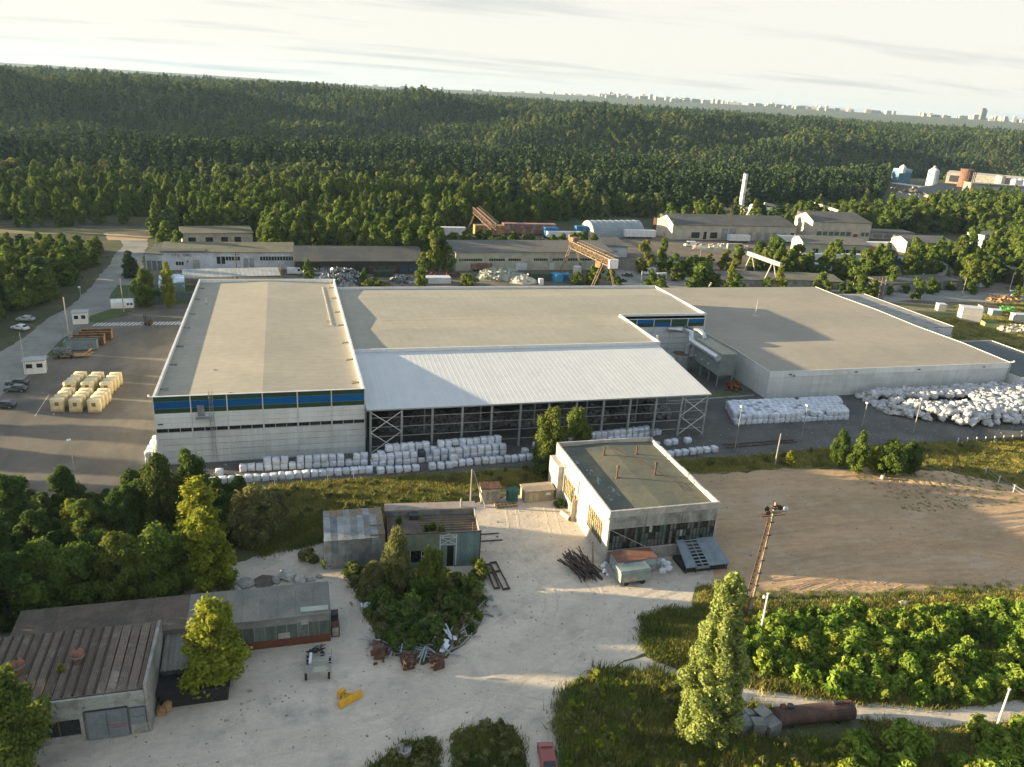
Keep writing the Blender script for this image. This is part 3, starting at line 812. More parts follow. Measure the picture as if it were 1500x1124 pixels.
sfm = MB().box(0, -.07, 0, bayw - .18, .03, .05).mesh('window_frame', M_TRIM)
for b_ in range(6):
    x = hx0 + b_ * bayw + .09
    z = 12.92
    for nm in ('g', 'b', 'g'):
        hh = {'g': .88, 'b': 1.32}[nm]; z -= hh
        inst('stripe_panel', pm[nm], H, (x, .1, z))
    for k in range(3):
        z -= .95; inst('cladding_panel', pm['c'], H, (x, .1, z))
    zt = z; z -= .78
    for k in range(3):
        inst('window', glm, H, (x + k * (bayw - .18) / 3, .1, z))
    MB().box(x + .03, -.0, z - .0, x + bayw - .21, .1, z + .05).build('window_sill', M_TRIM, H)
    for k in range(5):
        z -= 1.2 * (z / (z)) if False else 1.2
        if z > -.3:
            inst('cladding_panel', pm['d'], H, (x, .1, max(z, .02)))
for b_ in range(7):
    x = hx0 + b_ * bayw
    MB().box(x - .07, -.03, 0 if b_ in (0, 6) else .05, x + .07, .12, 12.94).build('pilaster', M_TRIM if b_ in (0, 6) else M_CLAD, H)
# ladder with cage, door box and its landing
lx = hx0 + 9.35
ld = MB()
for s_ in (-.28, .28): ld.bar((lx + s_, -.35, .8), (lx + s_, -.35, 13.9), .06)
for i in range(36): ld.bar((lx - .28, -.35, 1 + i * .36), (lx + .28, -.35, 1 + i * .36), .035)
ld.build('ladder', M_STEEL, H)
cg = MB()
for i in range(13):
    z = 2.6 + i * .85
    pts = [(lx + .38 * math.cos(t), -.35 - .55 * math.sin(t), z) for t in [k * math.pi / 6 for k in range(7)]]
    cg.tube(pts, .022, 4, caps=False)
for t in (0.5, 1.57, 2.6): cg.bar((lx + .38 * math.cos(t), -.35 - .55 * math.sin(t), 2.6), (lx + .38 * math.cos(t), -.35 - .55 * math.sin(t), 13.6), .03)
cg.build('ladder_cage', M_STEEL, H)
MB().box(hx0 + 7.0, -.12, 9.1, hx0 + 8.2, -.02, 11.2).build('service_door', M_ZINC, H)
lp = MB().box(hx0 + 6.7, -1.1, 8.86, lx + .1, -.03, 8.94)
for a in np.linspace(hx0 + 6.7, lx - .5, 5): lp.bar((a, -1.08, 8.9), (a, -1.08, 9.95), .04)
lp.bar((hx0 + 6.7, -1.08, 9.95), (lx - .5, -1.08, 9.95), .04).bar((hx0 + 6.7, -1.08, 9.4), (lx - .5, -1.08, 9.4), .03)
lp.build('landing', M_STEEL, H)
# roof drains with streaks of grit, lightning rods, small lamps
M_GRIT = mat('roof_grit_stain', (.20, .16, .10), (.14, .12, .09), s=1.5, rough=1)
for i in range(7):
    for sx, mm in ((hx0 + .5, M_CONCD), (hx1 - .5, M_GRIT)):
        y = 6 + i * 12.6 + (i % 2); q = 1 if sx < 0 else -1
        zz = 12.05
        mb = MB().prism([(sx, y - .1), (sx + q * 1.5, y - .9), (sx + q * 1.1, y), (sx + q * 1.3, y + .5), (sx, y + .25)], zz + .02, zz + .11)
        mb.ellip((sx + q * .1, y, zz + .1), (.22, .22, .18), 8, 4)
        mb.build('roof_drain', mm, H)
for x, y in ((-9, 15), (-14.3, 65), (13.8, 48), (-5.5, 2)):
    zz = 12.62 - abs(x) / 17.9 * .57
    MB().tube([(x, y, zz - .02), (x, y, zz + 1.6)], .035, 5).box(x - .3, y - .05, zz, x + .3, y + .05, zz + .1).box(x - .05, y - .3, zz, x + .05, y + .3, zz + .1).build('lightning_rod', M_STEEL, H)
MB().bar((14.5, 44, 12.25), (14.3, 82, 12.25), .09).bar((12.5, 44, 12.25), (14.5, 44.1, 12.25), .1).build('roof_cable_tray', M_TRIM, H)
MB().obox((hx0 - .35, 1.0, 12.7), (.7, .12, .12)).obox((hx0 - .7, 1.0, 12.9), (.25, .4, .3), .4).build('wall_floodlight', M_TRIM, H)
MB().obox((hx0 + .9, -.35, 8.0), (.8, .25, .15)).build('wall_lamp', M_DARKM, H)

# ------------------------------------------------------------------ middle block
Bk = thing('factory_block', 'long flat-roofed factory block with blue-green banded wall, right of the tall hall', 'factory', (13.2, 161, 0))
bx, by = 71.1, 96.2         # front part x extent and full depth (local), back part reaches farther right
MB().box(0, .2, 0, bx - .1, 24, 11.2).build('wall', M_CLAD, Bk)
MB().box(0, 24.2, 0, by, 55.8, 11.2).build('wall', M_CLAD, Bk)
prof = [(.3, 11.75), (4.5, 11.95), (15.8, 12.22), (23.9, 11.9), (26, 11.82), (45, 12.28), (55.6, 11.85)]
f1 = [(y, z) for y, z in prof if y <= 23.9]
MB().extr_x([(.3, 11.2)] + f1 + [(23.9, 11.2)], .1, bx - .35).build('roof', M_ROOFM, Bk)
f2 = [(24.0, 11.895)] + [(y, z) for y, z in prof if y >= 26]
MB().extr_x([(24.0, 11.2)] + f2 + [(55.6, 11.2)], .1, by - .35).build('roof', M_ROOFM, Bk)
for (a, b, c, d) in ((0.05, 0, bx, .3), (bx - .34, .302, bx, 23.98), (bx - .34, 24.0, by, 24.3), (by - .34, 24.302, by, 55.69), (.05, 55.7, by, 56)):
    p = MB().box(a, b, 10.5, c, d, 12.42).build('parapet', M_CLAD, Bk)
    MB().box(a - .04, b - .04, 12.42, c + .04, d + .04, 12.5).build('coping', M_TRIM, p)
# banded panels on the recessed wall facing the camera
pw = 5.0
colr = [M_BLUE, M_BLUE, M_GREEN, M_BLUE]
for i in range(5):
    x1 = by - .25 - i * pw
    top, bot = [(M_BLUE, M_GREEN), (M_GREEN, M_GREEN), (M_GREEN, M_BLUE), (M_BLUE, M_GREEN), (M_GREEN, M_BLUE)][i]
    for mm, z in ((top, 10.0), (bot, 9.0)):
        MB().box(x1 - pw + .12, 23.86, z, x1 - .12, 24.0, z + .99).build('stripe_panel', mm, Bk)
    MB().box(x1 - pw - .1, 23.83, 8.95, x1 - pw + .1, 24.0, 11.05).build('pilaster', M_TRIM, Bk)
    for z in (1, 2.6, 4.2, 5.8, 7.4):
        MB().box(x1 - pw + .04, 23.94, z, x1 - .04, 24.19, z + 1.5).build('cladding_panel', M_CLAD_D, Bk)
MB().box(by - .25, 23.82, 0, by + .03, 24.0, 12.4).build('corner_trim', M_TRIM, Bk)
MB().bar((bx - .2, 1.2, 12.5), (bx - .2, 1.2, 13.5), .05).bar((bx - .2, 2.0, 12.5), (bx - .2, 2.0, 13.5), .05).bar((bx - .2, 1.2, 13.5), (bx - .2, 2.0, 13.5), .05).build('roof_handrail', M_TRIM, Bk)

# ------------------------------------------------------------------ open storage shed under the pale metal roof
S = thing('open_storage_shed', 'open-fronted steel storage shed under a big sloping pale metal roof', 'shed', (13.2, 134.9, 0))
sw, sd, z0, z1 = 70.6, 26.0, 9.35, 11.75
ang = math.atan2(z1 - z0, sd); Ls = math.hypot(sd, z1 - z0)
shm = MB()
pwid = 1.0
prof = [(0, 0), (.04, .02), (.08, .0), (1.0, 0)]
for i in range(len(prof) - 1):
    (xa, za), (xb, zb) = prof[i], prof[i + 1]
    shm.quad((xa, 0, za), (xb, 0, zb), (xb, Ls, zb), (xa, Ls, za))
shm.quad((0, 0, 0), (0, Ls, 0), (0, Ls, -.05), (0, 0, -.05)); shm.quad((0, 0, -.05), (1, 0, -.05), (1, 0, 0), (0, 0, 0)); shm.quad((0, Ls, -.05), (1, Ls, -.05), (1, 0, -.05), (0, 0, -.05))
shm = shm.mesh('roof_sheet', M_SHEET)
nsh = 70
for i in range(nsh):
    inst('roof_sheet', shm, S, (i * sw / nsh, 0, z0), (ang, 0, 0), (sw / nsh * .996, 1, 1))
MB().box(-.02, -.05, z0 - .28, sw + .05, .03, z0 - .05).build('eaves_beam', M_STEEL, S)
MB().bar((sw + .03, 0, z0 - .12), (sw + .03, sd, z1 - .12), .1, .22).build('verge_trim', M_TRIM, S)
cm = MB().box(-.2, -.2, 0, .2, .2, z0 - .28).mesh('column', M_STEEL)
ncol = 13
cx = [.75 + i * (sw - 1.35) / (ncol - 1) for i in range(ncol)]
for x in cx: inst('column', cm, S, (x, .45, 0))
for k, yy in enumerate((9, 17.5, 25.4)):
    zt = z0 + (z1 - z0) * yy / sd - .3
    ci = MB().box(-.15, -.15, 0, .15, .15, zt).mesh('inner_column', M_STEEL)
    for x in cx[::2]: inst('inner_column', ci, S, (x, yy, 0))
gl = MB().box(0, -.05, -.06, 1, .05, .06).mesh('rail', M_STEEL)
for i in range(ncol - 1):
    for z in (1.7, 3.7, 5.6, 7.5):
        inst('rail', gl, S, (cx[i] + .2, .45, z), (0, 0, 0), (cx[i + 1] - cx[i] - .4, 1, 1))
rb = MB().box(-.1, 0, -.12, .1, sd - .5, .12).mesh('rafter', M_STEEL)
for x in cx: inst('rafter', rb, S, (x, .4, z0 - .26), (ang, 0, 0))
for i in (0, ncol - 2):
    for (za, zb) in ((.5, 4.6), (4.7, 8.7)):
        MB().bar((cx[i] + .1, .3, za), (cx[i + 1] - .1, .3, zb), .13).build('cross_brace', M_TRIM, S)
        MB().bar((cx[i] + .1, .22, zb), (cx[i + 1] - .1, .22, za), .13).build('cross_brace', M_TRIM, S)
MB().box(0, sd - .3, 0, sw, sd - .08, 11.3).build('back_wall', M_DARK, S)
# heaps of waste inside the shed
rh = random.Random(4)
M_HEAP = mat('mixed_waste_heap', (.16, .16, .15), (.06, .06, .058), s=1.3, rough=.9, c3=(.30, .30, .30), s3=1.5, fine=.3)
for i in range(9):
    x = 20 + i * 7.2; r_ = rh.uniform(2.6, 4.6)
    mb = MB()
    for k in range(26):
        a = rh.random() * 6.28; q = rh.random() ** .7 * r_
        zz = (1 - q / r_) * r_ * .75
        mb.obox((x + math.cos(a) * q * 1.2, 148 + rh.uniform(-1, 1) + math.sin(a) * q, zz), (rh.uniform(.8, 1.8), rh.uniform(.8, 1.6), rh.uniform(.5, 1.2)), rh.random() * 3, rh.uniform(-.5, .5), rh.uniform(-.5, .5))
    mb.ellip((x, 148, 0), (r_ * 1.25, r_, r_ * .75), 12, 6, .2, rh)
    o = mb.build('waste_heap', M_HEAP, kind='stuff'); tag(o, 'grey heap of mixed waste stored under the open shed', 'heap', 'waste heaps under the shed roof')

# ------------------------------------------------------------------ right hall
R_ = thing('flat_roofed_hall', 'wide low grey hall with a broad flat brownish roof at the right of the plant', 'warehouse', (109.7, 152.8, 0))
rw, rd = 72.2, 83.4
MB().box(.1, .1, 0, rw - .1, rd, 6.3).build('wall', M_CLAD_D, R_)
prf = [(0.05, 6.95), (16, 7.28), (34, 7.0), (52, 7.3), (70, 7.0), (rd, 7.1)]
MB().extr_x([(.05, 6.3)] + prf + [(rd, 6.3)], .12, rw - .12).build('roof', M_ROOFR, R_)
rp = panel_mesh(6.0, 1.5, .1, M_CLAD); rq = panel_mesh(6.0, 1.05, .05, M_CLAD_D)
for i in range(12):
    inst('fascia_panel', rp, R_, (.06 + i * 6.01, .08, 5.5), (0, 0, 0), (1.0, 1, .98))
    for k in range(5): inst('cladding_panel', rq, R_, (.06 + i * 6.01, .12, .1 + k * 1.08))
lpn = panel_mesh(6.9, 2.3, .07, M_CLAD_D)
for i in range(12):
    for k in range(3): inst('cladding_panel', lpn, R_, (.1, 6.95 * (i + 1), .05 + k * 2.32), (0, 0, -math.pi / 2))
for i in range(5):
    (ya, za), (yb, zb) = prf[i], prf[i + 1]
    MB().bar((-.0, ya, za + .04), (0, yb, zb + .04), .16, .1).build('roof_edge_trim', M_TRIM, R_)
    MB().bar((rw, ya, za + .04), (rw, yb, zb + .04), .22, .14).build('roof_edge_trim', M_TRIM, R_)
MB().box(0, -.1, 6.94, rw, .1, 7.0).build('roof_edge_trim', M_CLAD, R_)
for i, x in enumerate((5.5, 6.6, 22.5, 24.2, 43, 63.5)):
    MB().obox((x, -.35, 6.2 - (i == 1) * .4), (.7, .3, .16), .2).bar((x, -.0, 6.2), (x, -.35, 6.15), .06).build('wall_lamp', M_DARKM if i not in (2,) else M_TRIM, R_)
MB().tube([(25.0, 47, 7.15), (25.0, 47, 12.4)], [.07, .03], 5).bar((23.8, 47, 7.25), (26.2, 47, 7.25), .12).bar((25, 45.8, 7.25), (25, 48.2, 7.25), .12).bar((24.2, 47, 7.2), (25, 47, 9), .05).build('lightning_mast', M_TRIM, R_)
MB().bar((rw, .3, 6.8), (rw + .9, -.3, 7.3), .3).bar((rw + .9, -.3, 7.3), (rw + 1.5, .4, 7.2), .3).build('gutter_end', M_TRIM, R_)
MB().tube([(rw + .1, -.1, 0), (rw + .15, -.12, 6.9)], .09, 6).build('downpipe', M_TRIM, R_)

A = thing('loading_annex', 'low blue-grey annex with a white eaves line against the right side of the flat-roofed hall', 'annex', (182.2, 184, 0))
MB().box(.1, 0, 0, 11, 8, 4.6).box(.1, 8, 0, 19, 50, 4.6).build('wall', M_CLAD_D, A)
MB().box(.0, -.2, 4.6, 11.2, 8.002, 4.85).box(.0, 8.0, 4.6, 19.2, 50.2, 4.9).build('roof', M_CONC, A)
MB().box(19.2, 8.0, 4.7, 19.35, 50.2, 5.0).build('coping', M_TRIM, A)
A2 = thing('loading_dock_building', 'low dark flat-roofed dock building with a thin white roof edge at the right frame edge', 'annex', (182.2, 140, 0))
MB().box(.1, 9, 0, 20, 38, 4.3).box(4, -12, 0, 40, 8.98, 4.1).build('wall', M_CLAD_D, A2)
MB().box(.0, 9, 4.3, 20.2, 38.2, 4.5).box(3.8, -12.2, 4.1, 40, 8.99, 4.32).build('roof', mat('dark_roof', (.10, .115, .115), (.08, .09, .092), s=.1, rough=.8), A2)
MB().box(20.2, 9, 4.4, 20.4, 38.2, 4.65).box(.0, 38.2, 4.4, 20.4, 38.4, 4.65).build('coping', M_TRIM, A2)

# ------------------------------------------------------------------ filter plant between the blocks
F = thing('dust_filter', 'grey dust collector on legs with thick duct, in the gap between the halls', 'filter unit', (103.2, 168.5, 0))
mb = MB(); mb.box(-1.6, -6.5, 3.0, 2.6, 6.5, 8.4); mb.build('filter_housing', M_TEAL if False else mat('filter_housing_paint', (.27, .31, .30), (.22, .26, .25), s=.7, rough=.6), F)
MB().box(-1.75, -6.65, 8.4, 2.75, 6.65, 8.6).box(-1.75, -6.65, 8.6, -1.65, 6.65, 8.85).box(2.65, -6.65, 8.6, 2.75, 6.65, 8.85).build('top_platform', mat('pale_platform', (.36, .34, .26), (.3, .28, .22), s=1), F)
for k in range(3):
    y = -4.3 + k * 4.3
    MB().add([(-1.5, y - 2, 3), (2.5, y - 2, 3), (2.5, y + 2, 3), (-1.5, y + 2, 3), (.2, y - .3, 1.2), (.8, y - .3, 1.2), (.8, y + .3, 1.2), (.2, y + .3, 1.2)],
             [(0, 1, 5, 4), (1, 2, 6, 5), (2, 3, 7, 6), (3, 0, 4, 7), (7, 6, 5, 4), (0, 3, 2, 1)]).build('hopper', M_STEEL, F)
for x in (-1.5, 2.5):
    for y in (-6.3, -2.1, 2.1, 6.3):
        MB().box(x - .1, y - .1, 0, x + .1, y + .1, 3.0).build('leg', M_STEEL, F)
for k in range(14): MB().box(-1.55 + k * .3, -6.62, 3.1, -1.45 + k * .3, -6.5, 8.3).build('stiffening_rib', M_STEEL, F)
MB().tube([(-2.4, -6.8, 7.6), (-2.4, 5.5, 7.6)], .85, 14).build('header_duct', M_PIPE, F)
MB().tube([(-2.4, 5.6, 7.6), (-2.6, 7.0, 7.9), (-2.3, 7.8, 8.6), (-1.6, 9.2, 9.3), (-1.8, 13, 8.9), (-4.6, 16, 8.4)], .72, 14).build('exhaust_duct', M_PIPE, F)
MB().tube([(.6, 6.0, 8.5), (.6, 7.0, 9.6), (.5, 8.6, 9.9), (.4, 12, 9.3), (.2, 16, 8.8)], .62, 12).build('intake_duct', M_PIPE, F)
MB().tube([(-2.5, 6.6, 7.4), (-2.9, 7.2, 6.2), (-3.2, 7, 4.4), (-3.9, 6.4, 3.2), (-5.2, 5.6, 2.2)], [.7, .75, .7, .65, .6], 12).build('elbow_duct', M_STEEL, F)
for k in range(3): MB().obox((-3.3, -4 + k * 3.2, 5.4), (1.1, .28, .28), .9, 0, .3).build('pulse_valve', M_WHITE, F)
tk = thing('dust_container', 'pale open-topped round dust container in front of the ducts', 'container', (98.2, 175.6, 0))
tw = MB().tube([(0, 0, 0), (0, 0, 4.4)], [2.4, 2.4], 10).build('shell', mat('pale_tank_paint', (.33, .36, .36), (.28, .3, .3), s=.8), tk)
MB().tube([(0, 0, 4.402), (0, 0, 4.5)], [2.15, 2.15], 10).build('opening', M_RUST, tk)
MB().box(-5.2, -2.0, 0, -2.5, 2.0, 3.9).build('side_cabinet', M_CLAD_D, tk)
for i, (x, y, c) in enumerate(((106.0, 161.5, 'rusty'), (104.6, 160.2, 'rusty'))):
    mb = MB(); q = random.Random(i)
    for k in range(22): mb.obox((x + q.gauss(0, .9), y + q.gauss(0, 1.2), q.uniform(.1, 1.7)), (q.uniform(.3, 1.4), q.uniform(.1, .5), q.uniform(.1, .9)), q.random() * 3, q.uniform(-1, 1), q.uniform(-1, 1))
    tag(mb.build('scrap_heap', mat('orange_rust', (.28, .09, .04), (.12, .05, .03), s=2), kind='stuff'), ['rusty orange scrap heap by the wall of the flat-roofed hall', 'smaller rusty heap below the dust collector'][i], 'scrap')
tag(MB().prism([(92, 157), (96, 154.5), (104, 155.5), (107, 157), (101, 159.5), (95, 159)], 0, .05).build('grass_island', M_SOIL, kind='stuff'), 'small green patch of grass between the halls', 'grass')
MB().prism([(84.5, 153.8), (108, 155.0), (108.2, 155.5), (84.5, 154.3)], 0, .2).build('kerb', M_CONC, kind='structure')
# ------------------------------------------------------------------ old workshop with chimneys (centre)
W = thing('old_workshop', 'old whitewashed concrete workshop with green felt roof and four rusty roof pipes', 'workshop', (44.2, 93.0, 0))
ww, wd, wh = 18.0, 24.6, 8.8
MB().box(.25, .35, 0, ww - .25, wd - .2, 7.6).build('inner_wall', M_CONCD, W)
MB().extr_y([(.3, 7.6), (ww - .3, 7.6), (ww - .3, 7.95), (ww / 2, 8.25), (.3, 7.95)], .3, wd - .3).build('roof', M_FELT, W)
for (a, b, c, d) in ((0, 0.02, .28, wd), (ww - .28, .02, ww, wd), (.282, wd - .26, ww - .282, wd)):
    n_ = 6 if d - b > 2 and c - a < 1 else 1
    for k in range(n_):
        y0 = b + (d - b) * k / n_; y1 = b + (d - b) * (k + 1) / n_ - (.03 if k < n_ - 1 else 0)
        MB().box(a, y0, 7.3, c, y1, 8.78 - (.12 if k % 2 else 0) * (a > 1)).build('parapet_panel', M_CONCW, W)
# front wall facing the camera: pale top course, stained band, ribbon of panes, low wall
for k, (xa, xb) in enumerate(((0, 6.0), (6.02, 11.9), (11.92, 18.0))):
    MB().box(xa + .02, 0, 7.75, xb, .34, 8.82).build('parapet_panel', M_CONCW, W)
    MB().box(xa + .04, .04, 5.75, xb - .02, .36, 7.73).build('wall_panel', M_CONCD if False else mat('damp_stained_panel', (.37, .37, .33), (.20, .205, .185), s=.5, rough=.95, c3=(.14, .15, .12), s3=.6, stretch=(1, 1, .3)), W)
    MB().box(xa + .04, .04, .0, xb - .02, .36, 2.0).build('wall_panel', M_CONC, W)
MB().box(.3, -.03, 2.0, ww - .2, .3, 2.18).build('window_sill', M_CONCW, W)
MB().box(0, -.02, 0, .3, .4, 7.74).build('corner_pier', M_CONCW, W)
MB().box(ww - .26, .0, 0, ww, .4, 7.74).build('corner_pier', M_CONCW, W)
npx = 30; pwid = (ww - .6) / npx
cols = [mat('pane_dark', (.012, .018, .018), (.03, .035, .032), s=1, rough=.2, spec=.6), mat('pane_green_glass', (.10, .15, .13), (.06, .09, .08), s=1.5, rough=.3), mat('pane_dusty', (.16, .165, .14), (.09, .09, .075), s=2, rough=.6),
        mat('pane_brown_board', (.13, .085, .055), (.08, .055, .04), s=2, rough=.8), mat('pane_bright', (.42, .45, .42), (.3, .32, .3), s=2, rough=.6)]
pr = random.Random(9)
pmesh = [MB().box(.05, 0, .05, pwid - .03, .06, 1.13).mesh('window_pane', c_) for c_ in cols]
for i in range(npx):
    for k in range(3):
        ch = pr.choices(range(5), [5, 3, 3, 2.2 if 7 < i < 16 else .8, .25])[0]
        inst('window_pane', pmesh[ch], W, (.3 + i * pwid, .16 + pr.uniform(0, .05), 2.2 + k * 1.18))
fr = MB()
for i in range(npx + 1): fr.box(.27 + i * pwid, .08, 2.18, .33 + i * pwid, .2, 5.74)
for k in range(4): fr.box(.3, .1, 2.18 + k * 1.18, ww - .3, .19, 2.24 + k * 1.18)
fr.build('window_frame', M_DARKM, W)
# left wall, lit by the sun: panels, two window grids, doorway, buttress
def wallx(y0, y1, za, zb, mm=M_CONCW, t=0.0):
    return MB().box(-t, y0, za, .26, y1, zb).build('wall_panel', mm, W)


segs = [(.42, 2.0, 0, 7.28), (2.02, 8.0, 0, 2.0), (2.02, 8.0, 5.75, 7.28), (8.02, 12.6, 0, 7.28), (12.62, 14.2, 4.2, 7.28), (14.22, 19.4, 0, 1.9), (14.22, 19.4, 5.2, 7.28), (19.42, 24.55, 0, 7.28)]
for s_ in segs: wallx(*s_)
wallx(12.6, 12.75, 0, 7.25, M_CONCW, .18)
wallx(19.3, 19.5, 0, 7.3, M_CONCW, .15)
MB().box(.05, 12.76, 0, .3, 14.2, 4.2).build('doorway', M_DARK, W)
MB().box(-.9, 12.75, 0, .04, 12.9, 3.9).build('door', mat('ochre_door', (.46, .38, .24), (.36, .3, .2), s=1), W)
M_OCH = mat('boarded_yellow_pane', (.30, .25, .15), (.20, .17, .10), s=2, rough=.7, rand=.2)
for (y0, y1, za, zb, ny, nz, rows) in ((2.02, 8.0, 2.0, 5.75, 8, 4, 4), (14.22, 19.4, 1.9, 5.2, 7, 4, 4)):
    dy = (y1 - y0) / ny; dz = (zb - za) / nz
    pmm = [MB().box(0, .04, .04, .05, dy - .04, dz - .04).mesh('window_pane', c_) for c_ in (M_OCH, cols[2])]
    for i in range(ny):
        for k in range(nz):
            inst('window_pane', pmm[0 if pr.random() < .8 and not (y0 < 3 and k == 0) else 1], W, (.12 + pr.uniform(0, .04), y0 + i * dy, za + k * dz))
    f_ = MB()
    for i in range(ny + 1): f_.box(.02, y0 + i * dy - .035, za, .12, y0 + i * dy + .035, zb)
    for k in range(nz + 1): f_.box(.03, y0, za + k * dz - .035, .11, y1, za + k * dz + .035)
    f_.build('window_frame', mat('frame_ochre', (.30, .25, .15), (.22, .18, .11), s=2), W)
MB().box(-1.0, 20.0, 0, -.005, wd + .1, 6.3).build('rear_porch', M_CONCW, W)
for i, (px_, py_, hh) in enumerate(((884.6, 668.3, 1.5), (932, 666.5, 1.5), (903.2, 701.4, 1.9), (959, 697, 2.0))):
    p = G(px_, py_, 8.0) - Vector((44.2, 93.0, 0)); p.z = 7.95 + .3 * (1 - abs(p.x - 9) / 9)
    mb = MB().tube([(p.x, p.y, p.z - .05), (p.x, p.y, p.z + .12)], [.34, .26], 8).tube([(p.x, p.y, p.z), (p.x, p.y, p.z + hh)], .15, 8)
    v = mb.build('roof_vent_pipe', M_RUST, W)
    if i >= 2:
        MB().tube([(p.x, p.y, p.z + hh), (p.x, p.y, p.z + hh + .08), (p.x, p.y, p.z + hh + .3)], [.3, .34, .12], 8).build('vent_cowl', M_RUST, v)
    else:
        MB().tube([(p.x, p.y, p.z + hh - .12), (p.x, p.y, p.z + hh + .02)], .18, 8).build('vent_collar', M_RUST, v)
# rubbish and patches on the roof
M_SCRAPW = mat('faded_plastic', (.42, .45, .46), (.3, .33, .35), s=3)
rp_ = random.Random(3); mb = MB()
for (x, y) in ((1.2, 17.6), (2.2, 14.5), (2.4, 11), (3.3, 8.6), (3.7, 7.4), (3.9, 6.0), (2.0, 5.2)):
    for k in range(5):
        mb.obox((x + rp_.gauss(0, .25), y + rp_.gauss(0, .4), 8.08), (rp_.uniform(.1, .8), rp_.uniform(.05, .2), .05), rp_.uniform(.4, 2))
mb.build('roof_debris', M_SCRAPW, W, kind='stuff')
mb = MB()
for k in range(5):
    a = Vector((9 + rp_.uniform(-1, 1), 22, 8.24)); pts = [a]
    for j in range(7): pts.append(pts[-1] + Vector((rp_.uniform(.3, 1.6), -rp_.uniform(1.4, 3), 0)))
    pts = [p for p in pts if p.x < 17 and p.y > 1]
    for p in pts: p.z = 7.97 + .3 * (1 - abs(p.x - 9) / 9)
    if len(pts) > 1: mb.tube(pts, .018, 4, caps=False)
mb.build('roof_seam', M_TAR, W)
MB().bar((.1, -.05, 5.9), (6.5, -.5, 2.4), .05).build('wall_cable', M_TRIM, W)

# lean-to ramp with slotted steps in front of the workshop
Rm = thing('steel_ramp', 'blue-grey sheet steel ramp with a slotted walkway leaning on the workshop front', 'ramp', (58.3, 92.6, 0))
M_RAMP = mat('blue_grey_sheet', (.20, .245, .27), (.15, .19, .215), s=.6, rough=.5)
xs0, xs1 = -3.3, 3.9
y_b, y_f, zb_, zf_ = 0.2, -4.6, 3.0, 1.25
def rz_(y): return zf_ + (zb_ - zf_) * (y - y_f) / (y_b - y_f)
MB().add([(xs0, y_f, zf_), (-1.6, y_f, zf_), (-1.6, y_b, zb_), (xs0 + .5, y_b, zb_)], [(0, 1, 2, 3)]).add([(xs0, y_f, zf_ - .1), (-1.6, y_f, zf_ - .1), (-1.6, y_b, zb_ - .1), (xs0 + .5, y_b, zb_ - .1)], [(3, 2, 1, 0)]).box(xs0, y_f - .02, zf_ - .12, -1.6, y_f, zf_).build('ramp_sheet', M_RAMP, Rm)
MB().add([(.6, y_f, zf_), (xs1, y_f, zf_), (xs1 - .3, y_b, zb_), (.6, y_b, zb_)], [(0, 1, 2, 3)]).add([(.6, y_f, zf_ - .1), (xs1, y_f, zf_ - .1), (xs1 - .3, y_b, zb_ - .1), (.6, y_b, zb_ - .1)], [(3, 2, 1, 0)]).box(.6, y_f - .02, zf_ - .12, xs1, y_f, zf_).build('ramp_sheet', M_RAMP, Rm)
MB().box(-1.6, y_f, zf_ - .45, .6, y_f + .1, zf_).build('slot_edge', M_RAMP, Rm)
for x in (-1.55, -.5, .55):
    MB().bar((x, y_f, zf_), (x, y_b, zb_), .14, .1).build('walkway_stringer', M_RAMP, Rm)
for k in range(8):
    y = y_f + .45 + k * .58
    MB().obox((-.5, y, rz_(y) + .01), (2.1, .2, .05), 0, math.atan2(zb_ - zf_, y_b - y_f)).build('step', M_RAMP, Rm)
for x in (xs0 + .2, -1.4, .8, xs1 - .2):
    MB().box(x - .06, y_f + .2, 0, x + .06, y_f + .32, zf_ + .02).build('leg', M_DARKM, Rm)
MB().box(xs0 + .1, y_f + .5, 0.02, xs1 - .2, -.2, .6).build('shade_block', M_DARK, Rm)  # near-black block put in as the shade beneath the ramp

# ------------------------------------------------------------------ teal shed with the painted lattice, and the zinc lean-to
Sh = thing('teal_shed', 'derelict teal sheet-clad shed with a white lattice tower painted beside its door', 'shed', (12.4, 97.2, 0), math.radians(-5.5))
tw_, td_, th_ = 13.2, 7.0, 5.6
MB().box(.12, .12, 0, tw_ - .12, td_, 4.2).build('inner_wall', M_DARK, Sh)
MB().box(.1, .1, 4.2, tw_ - .1, td_ - .1, 4.75).build('roof', M_TAR, Sh)
for i in range(14):    # vertical sheets of the front
    x = i * tw_ / 14; wsh = tw_ / 14 - .02
    top = th_ + (i / 14) * .25
    if 1 <= i <= 4: parts_ = [(2.9, top)]
    elif i in (5,): parts_ = [(2.7, top)]
    elif i == 9: parts_ = [(3.5, top)]
    else: parts_ = [(0, top)]
    for (za, zb) in parts_:
        o = MB().box(x, 0, za, x + wsh, .09, zb).build('wall_sheet', M_TEAL if i > 7 else mat('faded_green_sheet', (.20, .24, .19), (.15, .18, .15), s=.7, rough=.8, c3=(.24, .23, .17), s3=.6), Sh)
MB().box(.05, .1, .0, 5.6, .2, 2.9).build('dark_window', M_GLASSD, Sh)
for x in (1.6, 3.2, 4.8): MB().box(x - .04, .02, .9, x + .04, .12, 2.9).build('window_bar', M_TRIM, Sh)
MB().box(1.0, .0, 0, 5.6, .11, .9).build('wall_sheet', M_TEAL, Sh)
MB().box(9 * tw_ / 14 + .03, .12, 0, 10 * tw_ / 14 - .05, .2, 3.45).build('door', mat('black_door', (.02, .018, .016), (.035, .03, .025), s=2), Sh)
